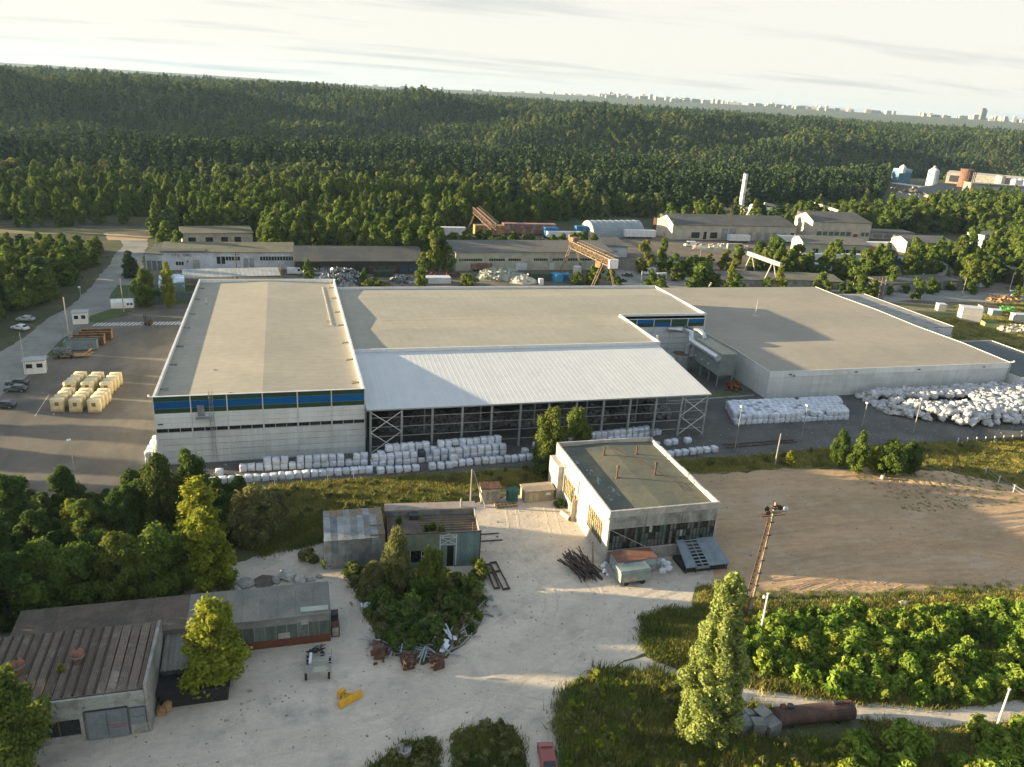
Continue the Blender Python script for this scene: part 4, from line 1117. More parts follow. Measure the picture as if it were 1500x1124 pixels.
# white painted lattice (flat paint, so thin strips on the sheets)
mu = MB()
lx0, lx1 = 8 * tw_ / 14 - .1, 10 * tw_ / 14 + .35
def st(p, q, wd_=.12):
    a = Vector((p[0], 0, p[1])); b = Vector((q[0], 0, q[1])); d = (b - a).normalized(); n_ = Vector((-d.z, 0, d.x)) * wd_ / 2
    mu.add([(a + n_) + Vector((0, -.012, 0)), (a - n_) + Vector((0, -.012, 0)), (b - n_) + Vector((0, -.012, 0)), (b + n_) + Vector((0, -.012, 0))], [(0, 1, 2, 3)])
for x in (lx0, lx1): st((x, .3), (x, 5.35), .16)
for z in (3.75, 4.9, 5.3): st((lx0, z), (lx1, z), .1)
st((lx0, 3.75), (lx1, 4.9)); st((lx1, 3.75), (lx0, 4.9))
st((lx0, 4.9), ((lx0 + lx1) / 2, 5.55)); st((lx1, 4.9), ((lx0 + lx1) / 2, 5.55)); st((lx0 + .3, 5.0), (lx1 - .3, 5.0), .08)
st(((lx0 + lx1) / 2, 3.75), (lx0 + .15, 4.4), .08); st(((lx0 + lx1) / 2, 3.75), (lx1 - .15, 4.4), .08)
mu.build('painted_lattice', M_TRIM, Sh)
MB().box(0, .09, 4.75, .1, td_, th_ + .1).build('parapet', M_RUST, Sh)
MB().box(tw_ - .1, .09, 0, tw_, td_, th_ + .25).build('side_wall', M_CONCD, Sh)
MB().box(tw_ - .0, -.02, 0, tw_ + .14, .1, th_ + .3).build('corner_post', M_RUST, Sh)
MB().box(-.05, -.04, th_ + .02, tw_ + .1, .12, th_ + .14).build('roof_edge', M_RUST, Sh)
MB().box(-.2, td_ - .1, 0, tw_ + .1, td_ + 1.9, th_ - .1).build('rear_wall', M_CONCD, Sh)
MB().box(-.3, td_ - .15, th_ - .1, tw_ + .3, td_ + 2.0, th_ + .12).build('rear_roof_slab', mat('pink_grey_slab', (.31, .26, .23), (.25, .21, .19), s=.7, rough=.95), Sh)
for i in range(7): MB().box(4.5 + .1 * i, td_ - 1.2 - i * .7, 4.75, tw_ - .3, td_ - 1.1 - i * .7, 4.9 + .05 * (i % 2)).build('roof_batten', M_WOOD, Sh)
MB().box(3.3, td_ - 1.5, 4.75, 4.6, td_ - .4, 5.5).build('roof_box', M_DARKM, Sh)
MB().tube([(11.2, td_ + .3, th_ - .1), (11.2, td_ + .3, th_ + 1.5)], .16, 8).build('flue', M_CONC, Sh)
MB().tube([(12.3, 1.2, 4.7), (12.3, 1.2, 6.6)], .1, 6).build('vent_pipe', M_RUST, Sh)
rsh = random.Random(8)
for i, (x, y, s_) in enumerate(((5.6, 2.2, .55), (6.6, 2.6, .6), (7.8, 1.6, .62), (1.8, 4.2, .7), (5.0, 5.4, .4))):
    c, t_, hh, w2 = VEG['bush'][i % 4]
    o = inst('bush', c, None, Sh.matrix_basis @ Vector((x, y, 4.75)), (0, 0, i), (s_ * .55, s_ * .55, s_ * .8))
    tag(o, ['green sapling growing in the middle of the teal shed roof', 'sapling right of the middle one on the teal shed roof', 'yellowish sapling at the front edge of the teal shed roof', 'ragged bush growing beside the box on the teal shed roof', 'small bush at the rear of the teal shed roof'][i], 'bush')

Z_ = thing('zinc_shed', 'weathered zinc-clad shed of mismatched vertical sheets, left of the teal shed', 'shed', (3.7, 98.6, 0), math.radians(-1.5))
zw = 8.5
nst = 9
MB().box(.1, .15, 0, zw - .1, 7.5, 4.6).build('inner_wall', M_DARK, Z_)
for i in range(nst):
    x = i * zw / nst; ws = zw / nst - .015
    MB().box(x, 0, rsh.uniform(0, .1), x + ws, .1, 4.75 + rsh.uniform(-.06, .06)).build('wall_sheet', M_ZINC, Z_)
    if i % 2: MB().box(x + .02, -.03, rsh.uniform(.4, 1.4), x + ws - .02, 0, rsh.uniform(2.2, 3.8)).build('patch_sheet', M_ZINC, Z_)
    MB().add([(x, -.12, 4.78), (x + ws, -.12, 4.78), (x + ws, 4.6, 5.9), (x, 4.6, 5.9), (x, -.12, 4.7), (x + ws, -.12, 4.7), (x + ws, 4.6, 5.82), (x, 4.6, 5.82)], [(0, 1, 2, 3), (7, 6, 5, 4), (4, 5, 1, 0), (5, 6, 2, 1), (6, 7, 3, 2), (7, 4, 0, 3)]).build('roof_sheet', M_ZINC if i < nst - 1 else M_WOOD, Z_)
    MB().box(x - .03, -.1, 4.9, x + .03, -.02, 4.95).build('roof_seam', M_TRIM, Z_)
    MB().add([(x, 4.6, 5.86), (x + ws, 4.6, 5.86), (x + ws, 7.6, 5.3), (x, 7.6, 5.3)], [(0, 1, 2, 3)]).build('rear_roof_sheet', M_WOOD if i % 3 else M_ZINC, Z_)
MB().bar((zw - 2.1, .3, 5.05), (zw - .2, .2, 5.1), .2, .12).bar((zw - 2.0, 2.2, 5.5), (zw - .2, 2.1, 5.55), .15, .1).build('roof_plank', M_WOOD, Z_)
MB().box(-.02, .1, 0, .08, 7.5, 4.8).box(zw - .08, .1, 0, zw, 7.5, 5.2).build('side_wall', M_ZINC, Z_)

# ------------------------------------------------------------------ long shed lower left
Lg = thing('long_shed', 'long low shed with glazed upper wall, brick base and grey sheet roof', 'shed', (-30.5, 83.3, 0), math.radians(-.6))
lw, ldp, lh = 34.0, 5.6, 4.5
MB().box(0, .12, 0, lw - .05, ldp, 4.3).build('inner_wall', M_CONCD, Lg)
M_BRICK = mat('dark_red_brick', (.17, .065, .04), (.12, .05, .035), s=1.5, rough=.95, stripes=(2, .3, .5, .03))
MB().box(14.7, -.02, 0, lw, .12, 1.15).build('brick_base', M_BRICK, Lg)
for i in range(15):
    x = 15.0 + i * (lw - 15.0) / 15; ws = (lw - 15.0) / 15
    MB().box(x + .03, 0, 1.17, x + ws - .03, .1, 3.15).build('glazed_panel', mat('grimy_glazing', (.13, .155, .135), (.09, .105, .09), s=.8, rough=.35, rand=.25, stretch=(3, 1, .4)), Lg)
    MB().box(x - .03, -.03, 1.17, x + .03, .04, 3.2).build('window_bar', M_CONC, Lg)
MB().box(14.8, -.04, 3.17, lw, .1, 4.35).build('wall_fascia', mat('grey_fascia', (.26, .27, .26), (.2, .21, .2), s=.5, rough=.8), Lg)
for i, (x, z, wd_, hh) in enumerate(((19.6, 1.3, 1.4, .8), (27.9, 1.2, 1.4, .8), (30.6, 2.9, .9, .7))):
    MB().box(x, -.05, z, x + wd_, .01, z + hh).build('pale_pane', M_CONC, Lg)
rfm = random.Random(2)
for i in range(17):
    x = -1 + i * (lw + 1.2) / 17; ws = (lw + 1.2) / 17
    MB().add([(x, -.3, 4.38), (x + ws - .02, -.3, 4.38), (x + ws - .02, ldp + .3, 4.78), (x, ldp + .3, 4.78), (x, -.3, 4.3), (x + ws - .02, -.3, 4.3), (x + ws - .02, ldp + .3, 4.7), (x, ldp + .3, 4.7)], [(0, 1, 2, 3), (7, 6, 5, 4), (4, 5, 1, 0), (5, 6, 2, 1), (6, 7, 3, 2), (7, 4, 0, 3)]).build('roof_sheet', M_ASB if i > 8 else M_TAR, Lg)
MB().box(30.6, .3, 4.46, 33.9, 1.2, 4.56).build('pale_roof_patch', mat('pale_patch', (.42, .44, .36), (.33, .36, .3), s=1), Lg)
MB().box(lw, 0, 0, lw + .12, ldp, 4.4).build('end_wall', mat('green_end_wall', (.10, .14, .12), (.08, .1, .09), s=1), Lg)
rbx = thing('rusty_cabinet', 'rust-brown cabinet with pale door standing at the end of the long shed', 'cabinet', (4.3, 84.2, 0))
MB().box(-.55, -.6, 0, .45, .7, 1.5).build('body', M_RUST, rbx); MB().box(-.5, .75, 0, .4, 1.9, 2.3).build('upper_body', M_DARKM, rbx); MB().box(-.45, -.66, .2, .3, -.6, 1.4).build('door', M_CONC, rbx)

# ------------------------------------------------------------------ old garage with corrugated roof, lower left
Gr = thing('old_garage', 'old garage with striped brown corrugated roof, grey steel doors and red lettering', 'garage', (-15.4, 71.8, 0), math.radians(-.6))
gw, gd, gh = 20.0, 10.6, 6.0
MB().box(-gw, .2, 0, -.3, gd, 5.2).build('inner_wall', M_CONCD, Gr)
for i in range(20):     # corrugated roof sheets with dark gaps
    x = -gw + i * gw / 20; ws = gw / 20
    mb = MB()
    for k in range(4):
        xa = x + .06 + k * (ws - .14) / 4; wv = (ws - .14) / 4
        mb.add([(xa, .35, 5.38), (xa + wv * .5, .35, 5.46), (xa + wv, .35, 5.38), (xa, gd + .1, 5.95), (xa + wv * .5, gd + .1, 6.03), (xa + wv, gd + .1, 5.95)], [(0, 1, 4, 3), (1, 2, 5, 4)])
    mb.build('roof_sheet', M_ASB2, Gr)
    if i < 16: MB().bar((x, .5, 5.5), (x, gd, 6.05), .2, .14).build('roof_rib', mat('dark_mossy_rib', (.045, .04, .032), (.08, .055, .03), s=1.2), Gr)
MB().box(-gw, .3, 5.2, -.3, gd, 5.36).build('roof_deck', M_TAR, Gr)
MB().box(-.32, .1, 0, 0, gd, 6.25).build('side_wall', M_CONC, Gr)
fw = lambda xa, xb, za, zb, mm=M_CONCW, t=0.0, nm='wall_panel': MB().box(xa, -t, za, xb, .25, zb).build(nm, mm, Gr)
M_GREYW = mat('grey_white_panel', (.34, .36, .33), (.27, .29, .27), s=.6, rough=.9, c3=(.19, .19, .17), s3=.6)
fw(-5.9, -.34, 4.35, 5.35, M_GREYW); fw(-12.0, -5.92, 4.0, 5.35, M_GREYW); fw(-20, -12.02, 4.0, 5.35, M_GREYW)
fw(-1.9, -.34, 3.55, 4.33, M_GREYW); fw(-6.2, -1.92, 3.7, 4.33, M_GREYW); fw(-20, -6.22, 2.9, 3.98, M_GREYW)
fw(-1.9, -.34, 0, 1.3, M_CONC); fw(-20, -6.22, 0, .9, M_CONC); fw(-6.55, -6.22, .9, 2.9, M_CONC)
MB().box(-20, .1, .9, -6.56, .22, 2.9).build('dark_window', M_GLASSD, Gr)
for x in (-8.5, -10.5, -12.5): MB().box(x - .06, .02, .9, x + .06, .12, 2.9).build('window_bar', M_RUST, Gr)
M_DOORB = mat('blue_grey_steel_door', (.20, .225, .24), (.165, .185, .20), s=.8, rough=.6)
d1 = MB().box(-5.9, -.1, .05, -4.05, .02, 3.65).build('garage_door', M_DOORB, Gr)
d2 = MB().box(-4.0, -.1, .05, -2.1, .02, 3.65).build('garage_door', M_DOORB, Gr)
for (xa, xb, za, zb) in ((-5.7, -4.2, .3, 1.9), (-5.7, -4.2, 2.0, 3.5)): MB().box(xa, -.13, za, xb, -.1, zb).build('door_panel', M_DOORB, d1)
for (xa, xb, za, zb) in ((-3.85, -3.1, 2.2, 3.5), (-3.0, -2.25, 2.2, 3.5), (-3.85, -2.25, .3, 2.1)): MB().box(xa, -.13, za, xb, -.1, zb).build('door_panel', M_DOORB, d2)
for (za, zb) in ((1.32, 2.3), (2.35, 3.4)): MB().box(-1.85, -.06, za, -.4, .05, zb).build('side_panel', M_DOORB, Gr)
MB().box(-6.0, -.14, 3.66, -2.0, .0, 3.8).build('door_track', M_DARKM, Gr)
def text(s_, size, loc, m, parent, name='lettering', rot=(math.pi / 2, 0, 0)):
    cu = bpy.data.curves.new(name, 'FONT'); cu.body = s_; cu.size = size; cu.align_x = 'CENTER'; cu.extrude = .004
    to = bpy.data.objects.new(name, cu); col.objects.link(to)
    dg = bpy.context.evaluated_depsgraph_get(); me = bpy.data.meshes.new_from_object(to.evaluated_get(dg))
    col.objects.unlink(to); bpy.data.objects.remove(to)
    me.materials.clear(); me.materials.append(m)
    o = inst(name, me, parent, loc, rot); return o


M_REDP = mat('red_lettering_paint', (.42, .03, .03), (.36, .03, .03), s=3)
text('METALO LAUŽO', .27, (-3.1, -.14, 1.62), M_REDP, d2)
text('SUPIRKIMAS', .27, (-3.0, -.14, 1.28), M_REDP, d2)
for i, (x, y) in enumerate(((-7.5, 5.6), (-13.0, 5.0))):
    q = thing('roof_ventilator', ['orange-brown domed ventilator drum standing on the garage roof', 'rounded pale orange ventilator near the left end of the garage roof'][i], 'ventilator', Gr.matrix_basis @ Vector((x, y, 5.6)))
    M_VENT = mat('orange_primer', (.30, .13, .085), (.20, .09, .06), s=1.2, rough=.8, c3=(.12, .07, .05), s3=1)
    MB().tube([(0, 0, 0), (0, 0, .9)], .62, 12).build('drum', M_RUSTL, q)
    MB().tube([(0, 0, .9), (0, 0, 1.0), (0, 0, 1.25)], [.66, .95, .95], 14).build('rim', M_STEEL, q)
    MB().tube([(0, 0, 1.25), (0, 0, 1.35), (0, 0, 1.7), (0, 0, 1.95), (0, 0, 2.05)], [.95, .98, .8, .4, .12], 14).build('cap', M_VENT, q, smooth=True)
    MB().tube([(0, 0, 2.0), (0, 0, 2.25)], .14, 6).build('knob', M_DARKM, q); q.scale = (.72, .72, .8)
# lean-to between garage and long shed
Lt = thing('lean_to', 'low lean-to with a ribbed grey roof between the garage and the long shed', 'shed', (-15.2, 78.0, 0))
MB().box(.1, .1, 0, 7.4, 5.0, 2.6).build('inner_wall', M_DARK, Lt)
for i in range(14):
    x = .1 + i * 7.6 / 14
    MB().add([(x, -.3, 2.75), (x + .25, -.3, 2.84), (x + .54, -.3, 2.75), (x, 5.0, 3.7), (x + .25, 5.0, 3.79), (x + .54, 5.0, 3.7)], [(0, 1, 4, 3), (1, 2, 5, 4)]).build('roof_sheet', M_ASB, Lt)
MB().box(.1, -.05, 1.2, 7.6, .1, 2.7).build('wall_fascia', mat('dark_grey_sheet', (.09, .10, .10), (.06, .065, .065), s=1), Lt)
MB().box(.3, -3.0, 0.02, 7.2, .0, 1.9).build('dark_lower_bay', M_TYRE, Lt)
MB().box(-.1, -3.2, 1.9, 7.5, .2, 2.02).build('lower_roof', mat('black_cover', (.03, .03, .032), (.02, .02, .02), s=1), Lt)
for i, (x, y) in enumerate(((.5, -3.9), (1.0, -3.4))):
    o = MB().obox((Lt.location.x + x, Lt.location.y + y, .5 + i * .1), (.8, .6, 1.0), i).build('rusty_drum', M_RUSTL)
    tag(o, ['pale rusty crate at the foot of the garage side wall', 'second rusty crate beside the dark bay'][i], 'crate')
# ------------------------------------------------------------------ wrapped bales
def bale_mesh(seed, w_=1.3, d_=1.15, h_=1.12, m=M_BALE, rnd=.17, jit=.04, n=4):
    r = random.Random(seed); mb = MB(); idx = {}
    def vert(i, j, k):
        key = (i, j, k)
        if key in idx: return idx[key]
        p = Vector((i / n * 2 - 1, j / n * 2 - 1, k / n * 2 - 1))
        q = p.normalized() * 1.22
        p = p.lerp(q, rnd)
        p = Vector((p.x * w_ / 2, p.y * d_ / 2, p.z * h_ / 2 + h_ / 2)) + Vector((r.gauss(0, jit), r.gauss(0, jit), r.gauss(0, jit) * (k > 0)))
        mb.v.append(tuple(p)); idx[key] = len(mb.v) - 1; return idx[key]
    for a in range(n):
        for b in range(n):
            for s_ in (0, n):
                q = [(a, b), (a + 1, b), (a + 1, b + 1), (a, b + 1)]
                if s_ == 0: q = q[::-1]
                mb.f.append(tuple(vert(i, j, s_) for i, j in q))
                mb.f.append(tuple(vert(s_, i, j) for i, j in q))
                q2 = q[::-1]
                mb.f.append(tuple(vert(i, s_, j) for i, j in q2))
    return mb.mesh('wrapped_bale', m, True)


BM = [bale_mesh(i) for i in range(5)]
BG = [bale_mesh(20 + i, 1.35, 1.3, 1.0, M_BALEW, .45, .09) for i in range(5)]
M_BALEDK = mat('dark_bale_wrap', (.06, .07, .09), (.04, .045, .06), s=2, rough=.5)
BDK = [bale_mesh(40, m=M_BALEDK)]
rb_ = random.Random(7)
bales = []   # x, y, z, rz, mesh list, label, group
def nth(i): return str(i) + ('th' if 10 <= i % 100 <= 20 else {1: 'st', 2: 'nd', 3: 'rd'}.get(i % 10, 'th'))


_rows = {}


def row(x0, y0, x1, y1, layers, label, group, gapp=0.03, step=1.29, miss=None, depth=1):
    _rows[group] = _rows.get(group, 0) + 1; rn = _rows[group]
    L_ = math.hypot(x1 - x0, y1 - y0); n_ = int(L_ / step); a = math.atan2(y1 - y0, x1 - x0)
    for d_ in range(depth):
        for i in range(n_):
            t = i / max(1, n_ - 1)
            lay = layers(t) if callable(layers) else layers
            for k in range(lay):
                if rb_.random() < gapp and k == lay - 1: continue
                if miss and miss(t, k): continue
                bales.append((x0 + (x1 - x0) * t - math.sin(a) * d_ * 1.25 + rb_.uniform(-.06, .06), y0 + (y1 - y0) * t + math.cos(a) * d_ * 1.25 + rb_.uniform(-.09, .09) + k * .10, k * 1.08,
                              a + rb_.uniform(-.07, .07), BDK if rb_.random() < .012 else BM, 'bale, %s from the left%s%s, %s' % (nth(i + 1), ['', ', second layer', ', third layer'][k], '' if rn == 1 else ', %s row back' % nth(rn), group.replace('white bales', 'bales').replace(' of bales', '')), group))


row(-14.4, 127.9, 13.0, 128.3, lambda t: 1, 'white wrapped bale in the single row at the foot of the tall hall', 'front row of white bales', miss=lambda t, k: False)
row(15.0, 127.6, 27.5, 128.0, lambda t: 1, 'white wrapped bale in the front row before the open shed', 'front row of white bales at the open shed')
row(28.5, 128.6, 43.2, 129.0, lambda t: 1 + (t < .1), 'white wrapped bale in the front row before the open shed', 'front row of white bales at the open shed')
row(-8.6, 132.2, 12.4, 131.6, lambda t: 1 if t < .15 else 2, 'white wrapped bale stacked two high against the tall hall', 'second row of white bales by the tall hall')
row(-15.5, 131.0, -12.5, 131.0, lambda t: 1, 'white wrapped bale half hidden by the dark trees left of the rows', 'white bales beside the dark trees')
row(14.2, 130.6, 38.6, 132.0, lambda t: 2, 'white wrapped bale in the high stack before the open shed', 'high stack of white bales before the open shed')
row(15.5, 132.0, 38.0, 133.3, lambda t: 3 if t > .05 else 2, 'white wrapped bale in the high stack before the open shed', 'high stack of white bales before the open shed')
row(43.0, 131.6, 47.5, 131.9, lambda t: 2 if t > .3 else 1, 'white wrapped bale in the short stack beside the double-crowned tree', 'white bales behind the tree')
row(53.5, 134.0, 73.5, 136.6, lambda t: 2 if t < .9 else 1, 'white wrapped bale in the row seen over the workshop roof', 'white bales seen over the workshop roof')
row(63.0, 125.8, 81.5, 127.2, 1, 'white wrapped bale in the rounded row at the right end of the workshop', 'row of white bales right of the workshop', step=1.5)
row(70.5, 130.8, 73.4, 131.4, 1, 'white wrapped bale standing loose right of the row behind the workshop', 'loose white bales behind the workshop')
row(75.0, 131.6, 78.0, 131.9, lambda t: 1, 'white wrapped bale beside the last braced bay of the shed', 'pair of white bales by the braced bay')
row(-24.6, 138.0, -24.2, 144.0, 2, 'white wrapped bale at the left corner of the tall hall', 'white bales at the left corner of the tall hall', step=1.4)
# the big block stack beside the right hall
for d_ in range(7):
    row(94.0 + d_ * .45, 139.6 + d_ * 1.3, 121.6 + d_ * .6, 138.9 + d_ * 1.35, lambda t, d_=d_: 2, 'white wrapped bale in the big block stack before the flat-roofed hall', 'block stack of white bales', gapp=.10)
bales.sort(key=lambda b: math.hypot(b[0] - 0, b[1]))
# a bale stands out when it is on the surface of its stack
near_b = [b for b in bales if b[1] < 134.2 or b[2] > .9 or b[1] < 140.2][:300]
ids = set(id(b) for b in near_b)
for b in near_b:
    o = inst('wrapped_bale', rb_.choice(b[4]), None, (b[0], b[1], b[2] + .018), (rb_.uniform(-.04, .04), rb_.uniform(-.04, .04), b[3] + rb_.choice((0, math.pi))), (rb_.uniform(.93, 1.0), rb_.uniform(.94, 1.04), rb_.uniform(.94, 1.06)))
    tag(o, b[5], 'bale', b[6])


def joined(name, items, label, cat, group=None):
    """one mesh from many placed copies (x, y, z, rz, mesh, scale)"""
    V_ = []; F_ = []; off = 0; mats_ = None
    for (x, y, z, rz, me, s_, tilt) in items:
        n_ = len(me.vertices); co = np.empty(n_ * 3); me.vertices.foreach_get('co', co); co = co.reshape(-1, 3) * s_
        M_ = np.array(Matrix.Rotation(rz, 3, 'Z') @ Matrix.Rotation(tilt[0], 3, 'X') @ Matrix.Rotation(tilt[1], 3, 'Y'))
        V_.append(co @ M_.T + np.array([x, y, z]))
        lo = np.empty(len(me.loops), np.int32); me.loops.foreach_get('vertex_index', lo); F_.append(lo.reshape(-1, 4) + off); off += n_
        mats_ = me.materials[0]
    V_ = np.concatenate(V_); F_ = np.concatenate(F_)
    me = bpy.data.meshes.new(name); me.from_pydata(V_.tolist(), [], F_.tolist()); me.polygons.foreach_set('use_smooth', [True] * len(me.polygons)); me.materials.append(mats_); me.update()
    o = bpy.data.objects.new(name, me); col.objects.link(o)
    return tag(o, label, cat, group, 'stuff')


rest = [b for b in bales if id(b) not in ids]
joined('wrapped_bales', [(b[0], b[1], b[2] + .018, b[3], rb_.choice(BM), 1.0, (0, 0)) for b in rest], 'further white wrapped bales filling the stacks before the halls', 'bales')
# loose heap of bulk bags at the right
bags = []
for i in range(1500):
    u, v_ = rb_.random(), rb_.random()
    x = 134.5 + u * 58; yb = 130.4 + (1 - min(1, max(0, (x - 134.5) / 14))) * 9.5 + max(0, (x - 178)) * .05
    yt = 151.0
    y = yb + (yt - yb) * v_
    edge = min(v_, 1 - v_) * (yt - yb); ex = min(x - 134.5, 196 - x)
    hmax = min(2.5, edge * .95 + .3, ex * .9 + .3)
    valley = abs(v_ - .52) < .13 and x < 160
    if valley: hmax *= .25
    z = max(0, hmax * rb_.uniform(.72, 1) - .2)
    bags.append((x, y, z, rb_.random() * 6.28))
bags.sort(key=lambda b: b[1] - .25 * b[2])
for b in bags[:190]:
    o = inst('bulk_bag', rb_.choice(BG), None, (b[0], b[1], b[2]), (rb_.uniform(-.6, .6), rb_.uniform(-.6, .6), b[3]), rb_.uniform(.8, 1.15))
    tag(o, 'dirty white bulk bag lying in the big loose heap at the right', 'bag', 'bulk bags in the loose heap')
joined('bulk_bags', [(b[0], b[1], b[2], b[3], rb_.choice(BG), rb_.uniform(.8, 1.15), (rb_.uniform(-.6, .6), rb_.uniform(-.6, .6))) for b in bags[190:]], 'loose heap of dirty white bulk bags below the flat-roofed hall', 'bags')

# ------------------------------------------------------------------ yellow wrapped stacks on the loading yard
pm_ = bale_mesh(60, 2.35, 1.6, 2.55, M_PALLETW, .07, .02, 3)
dkm = MB().box(-.35, -.03, .9, .35, .0, 1.7).mesh('printed_mark', mat('brown_print', (.22, .17, .08), (.16, .12, .06), s=4))
pal = MB().box(-1.15, -.8, 0, 1.15, .8, .12).mesh('pallet', M_WOOD)
for r_i, (ya, depth, xs_) in enumerate(((164.6, 4, (-45.0, -41.6, -38.1)), (174.6, 4, (-44.9, -41.4, -37.7)))):
    for c_i, xx in enumerate(xs_):
        for d_ in range(depth):
            lab = 'pale yellow wrapped stack, %s in the %s column of the %s yard block' % (['front', 'second', 'third', 'rear'][d_], ['left', 'middle', 'right'][c_i], ['nearer', 'farther'][r_i])
            t = thing('wrapped_stack', lab, 'stack', (xx + (.25 * d_ if r_i == 0 else .3 * d_), ya + c_i * -.6 + d_ * 1.85, .012), rb_.uniform(-.04, .04), 'yellow wrapped stacks on the loading yard')
            inst('wrapping', pm_, t, (0, 0, .12)); inst('pallet', pal, t)
            if d_ == 0: inst('printed_mark', dkm, t, (0, -.82, .5))

# ------------------------------------------------------------------ containers, kiosks, cars on the left
def skip(name, label, loc, rz, L_=6.5, W_=2.4, h=2.3, mside=None, mend=None, fill=True):
    t = thing(name, label, 'container', loc, rz)
    mside = mside or M_RAMP; mend = mend or mside
    for s_ in (-1, 1):
        mb = MB(); mb.box(-L_ / 2, s_ * W_ / 2 - .05, .2, L_ / 2, s_ * W_ / 2 + .05, h)
        for k in range(9): mb.box(-L_ / 2 + .1 + k * L_ / 9, s_ * W_ / 2 + (.05 if s_ > 0 else -.13), .25, -L_ / 2 + .25 + k * L_ / 9, s_ * W_ / 2 + (.13 if s_ > 0 else -.05), h - .1)
        mb.build('side', mside, t)
        MB().box(s_ * L_ / 2 - .05, -W_ / 2 + .06, .2, s_ * L_ / 2 + .05, W_ / 2 - .06, h).build('end', mend, t)
    MB().box(-L_ / 2 + .06, -W_ / 2 + .06, .15, L_ / 2 - .06, W_ / 2 - .06, .3).build('floor', M_RUST, t)
    MB().box(-L_ / 2 - .06, -W_ / 2 - .1, h, L_ / 2 + .06, -W_ / 2 + .08, h + .1).box(-L_ / 2 - .06, W_ / 2 - .08, h, L_ / 2 + .06, W_ / 2 + .1, h + .1).build('rim', mend, t)
    if fill:
        mb = MB(); q = random.Random(int(L_ * 7 + loc[0]))
        for k in range(26): mb.obox((q.uniform(-L_ / 2 + .5, L_ / 2 - .5), q.uniform(-W_ / 2 + .4, W_ / 2 - .4), h * .62), (q.uniform(.3, 1), q.uniform(.3, .8), q.uniform(.2, .6)), q.random() * 3, q.uniform(-.5, .5))
        mb.box(-L_ / 2 + .08, -W_ / 2 + .08, .3, L_ / 2 - .08, W_ / 2 - .08, h * .6)
        mb.build('load', M_DARKM, t, kind='stuff')
    return t


p = G(118, 514); skip('skip_container', 'blue-grey open skip container, nearest of the row beside the loading yard', (p.x, p.y + 1.2, .012), .03, 7.2)
skip('skip_container', 'yellow-ended open skip container in the middle of the row', (p.x + .9, p.y + 5.0, .012), .03, 7.2, mside=M_RUST, mend=M_RUSTL)
skip('skip_container', 'yellow-ended open skip container, farthest of the row', (p.x + 1.8, p.y + 9.5, .012), .03, 7.2, mside=M_RUST, mend=M_RUSTL)
p = G(98, 524)
t = thing('baled_load', 'tarpaulined dark load on a flat trailer in front of the skip containers', 'trailer', (p.x, p.y, .012), .05)
MB().box(-3, -1, .5, 4.4, 1, .7).build('bed', M_RUSTL, t)
bm_ = bale_mesh(71, 3.8, 2.0, 1.6, mat('shiny_dark_wrap', (.10, .115, .12), (.04, .045, .05), s=2.5, rough=.35, c3=(.3, .33, .34), s3=2), .2, .12, 5)
inst('load', bm_, t, (-.9, 0, .7)); MB().bar((4.4, 0, .6), (5.8, .5, .9), .25).bar((3.4, -.9, .7), (5.4, 1.3, 1.6), .2).build('drawbar', M_RUSTL, t)
for x in (-1.5, 1.2):
    for s_ in (-1, 1): MB().tube([(x, s_ * .8, .4), (x, s_ * 1.05, .4)], .4, 12).build('wheel', M_TYRE, t)


def kiosk(px_, py_, w_, d_, h, label, rz=0, win=True, m=None):
    p = G(px_, py_); t = thing('kiosk', label, 'kiosk', (p.x, p.y, .01), rz)
    MB().box(-w_ / 2, -d_ / 2, 0, w_ / 2, d_ / 2, h).build('wall', m or M_CLAD, t)
    MB().box(-w_ / 2 - .25, -d_ / 2 - .25, h, w_ / 2 + .25, d_ / 2 + .25, h + .2).build('roof', M_STEEL, t)
    if win:
        for x in (-w_ * .24, w_ * .24):
            f_ = MB().box(x - w_ * .19, -d_ / 2 - .07, h * .42, x + w_ * .19, -d_ / 2 - .0, h * .86).build('window_frame', M_WHITE, t)
            MB().box(x - w_ * .14, -d_ / 2 - .1, h * .48, x + w_ * .14, -d_ / 2 - .07, h * .8).build('pane', M_GLASSD, f_)
        MB().box(w_ / 2, -.5, .1, w_ / 2 + .08, .4, 2.1).build('door', M_ZINC, t)
    return t


kiosk(53, 545, 4.2, 2.8, 3.0, 'small grey gatehouse with two white-framed windows beside the road', .15)
kiosk(119, 473, 3.6, 3.0, 3.1, 'small grey hut with two dark windows at the left end of the zebra crossing', .1)
p = G(180, 450)
t = thing('white_hut', 'white round-roofed portable hut on the verge by the round trees', 'hut', (p.x, p.y, 0), .12)
MB().extr_x([(-1.4, 0), (1.4, 0), (1.4, 1.7), (1.0, 2.2), (.4, 2.45), (-.4, 2.45), (-1.0, 2.2), (-1.4, 1.7)], -3, 3).build('shell', M_WHITE, t)
MB().box(3.0, -1.0, .1, 3.05, 1.0, 1.9).build('door', M_WHITE, t); MB().box(1.2, -1.45, .9, 1.8, -1.4, 1.5).box(2.1, -1.45, .9, 2.7, -1.4, 1.5).build('window', M_GLASSD, t)
sheet('verge_island', wpoly([(128, 470), (132, 463), (165, 452), (195, 455), (175, 463), (140, 474)]), .020, mat('mown_green_verge', (.055, .085, .025), (.08, .10, .035), s=.4, rough=1), .15, 1.5, 31)
sheet('verge_bed', wpoly([(82, 528), (68, 520), (92, 496), (104, 490), (92, 508)]), .020, _mats['mown_green_verge'], .15, 1.5, 32)
sheet('verge_lawn', wpoly([(160, 436), (172, 418), (290, 418), (285, 446), (190, 447), (168, 444)]), .020, _mats['mown_green_verge'], .2, 1.5, 33)


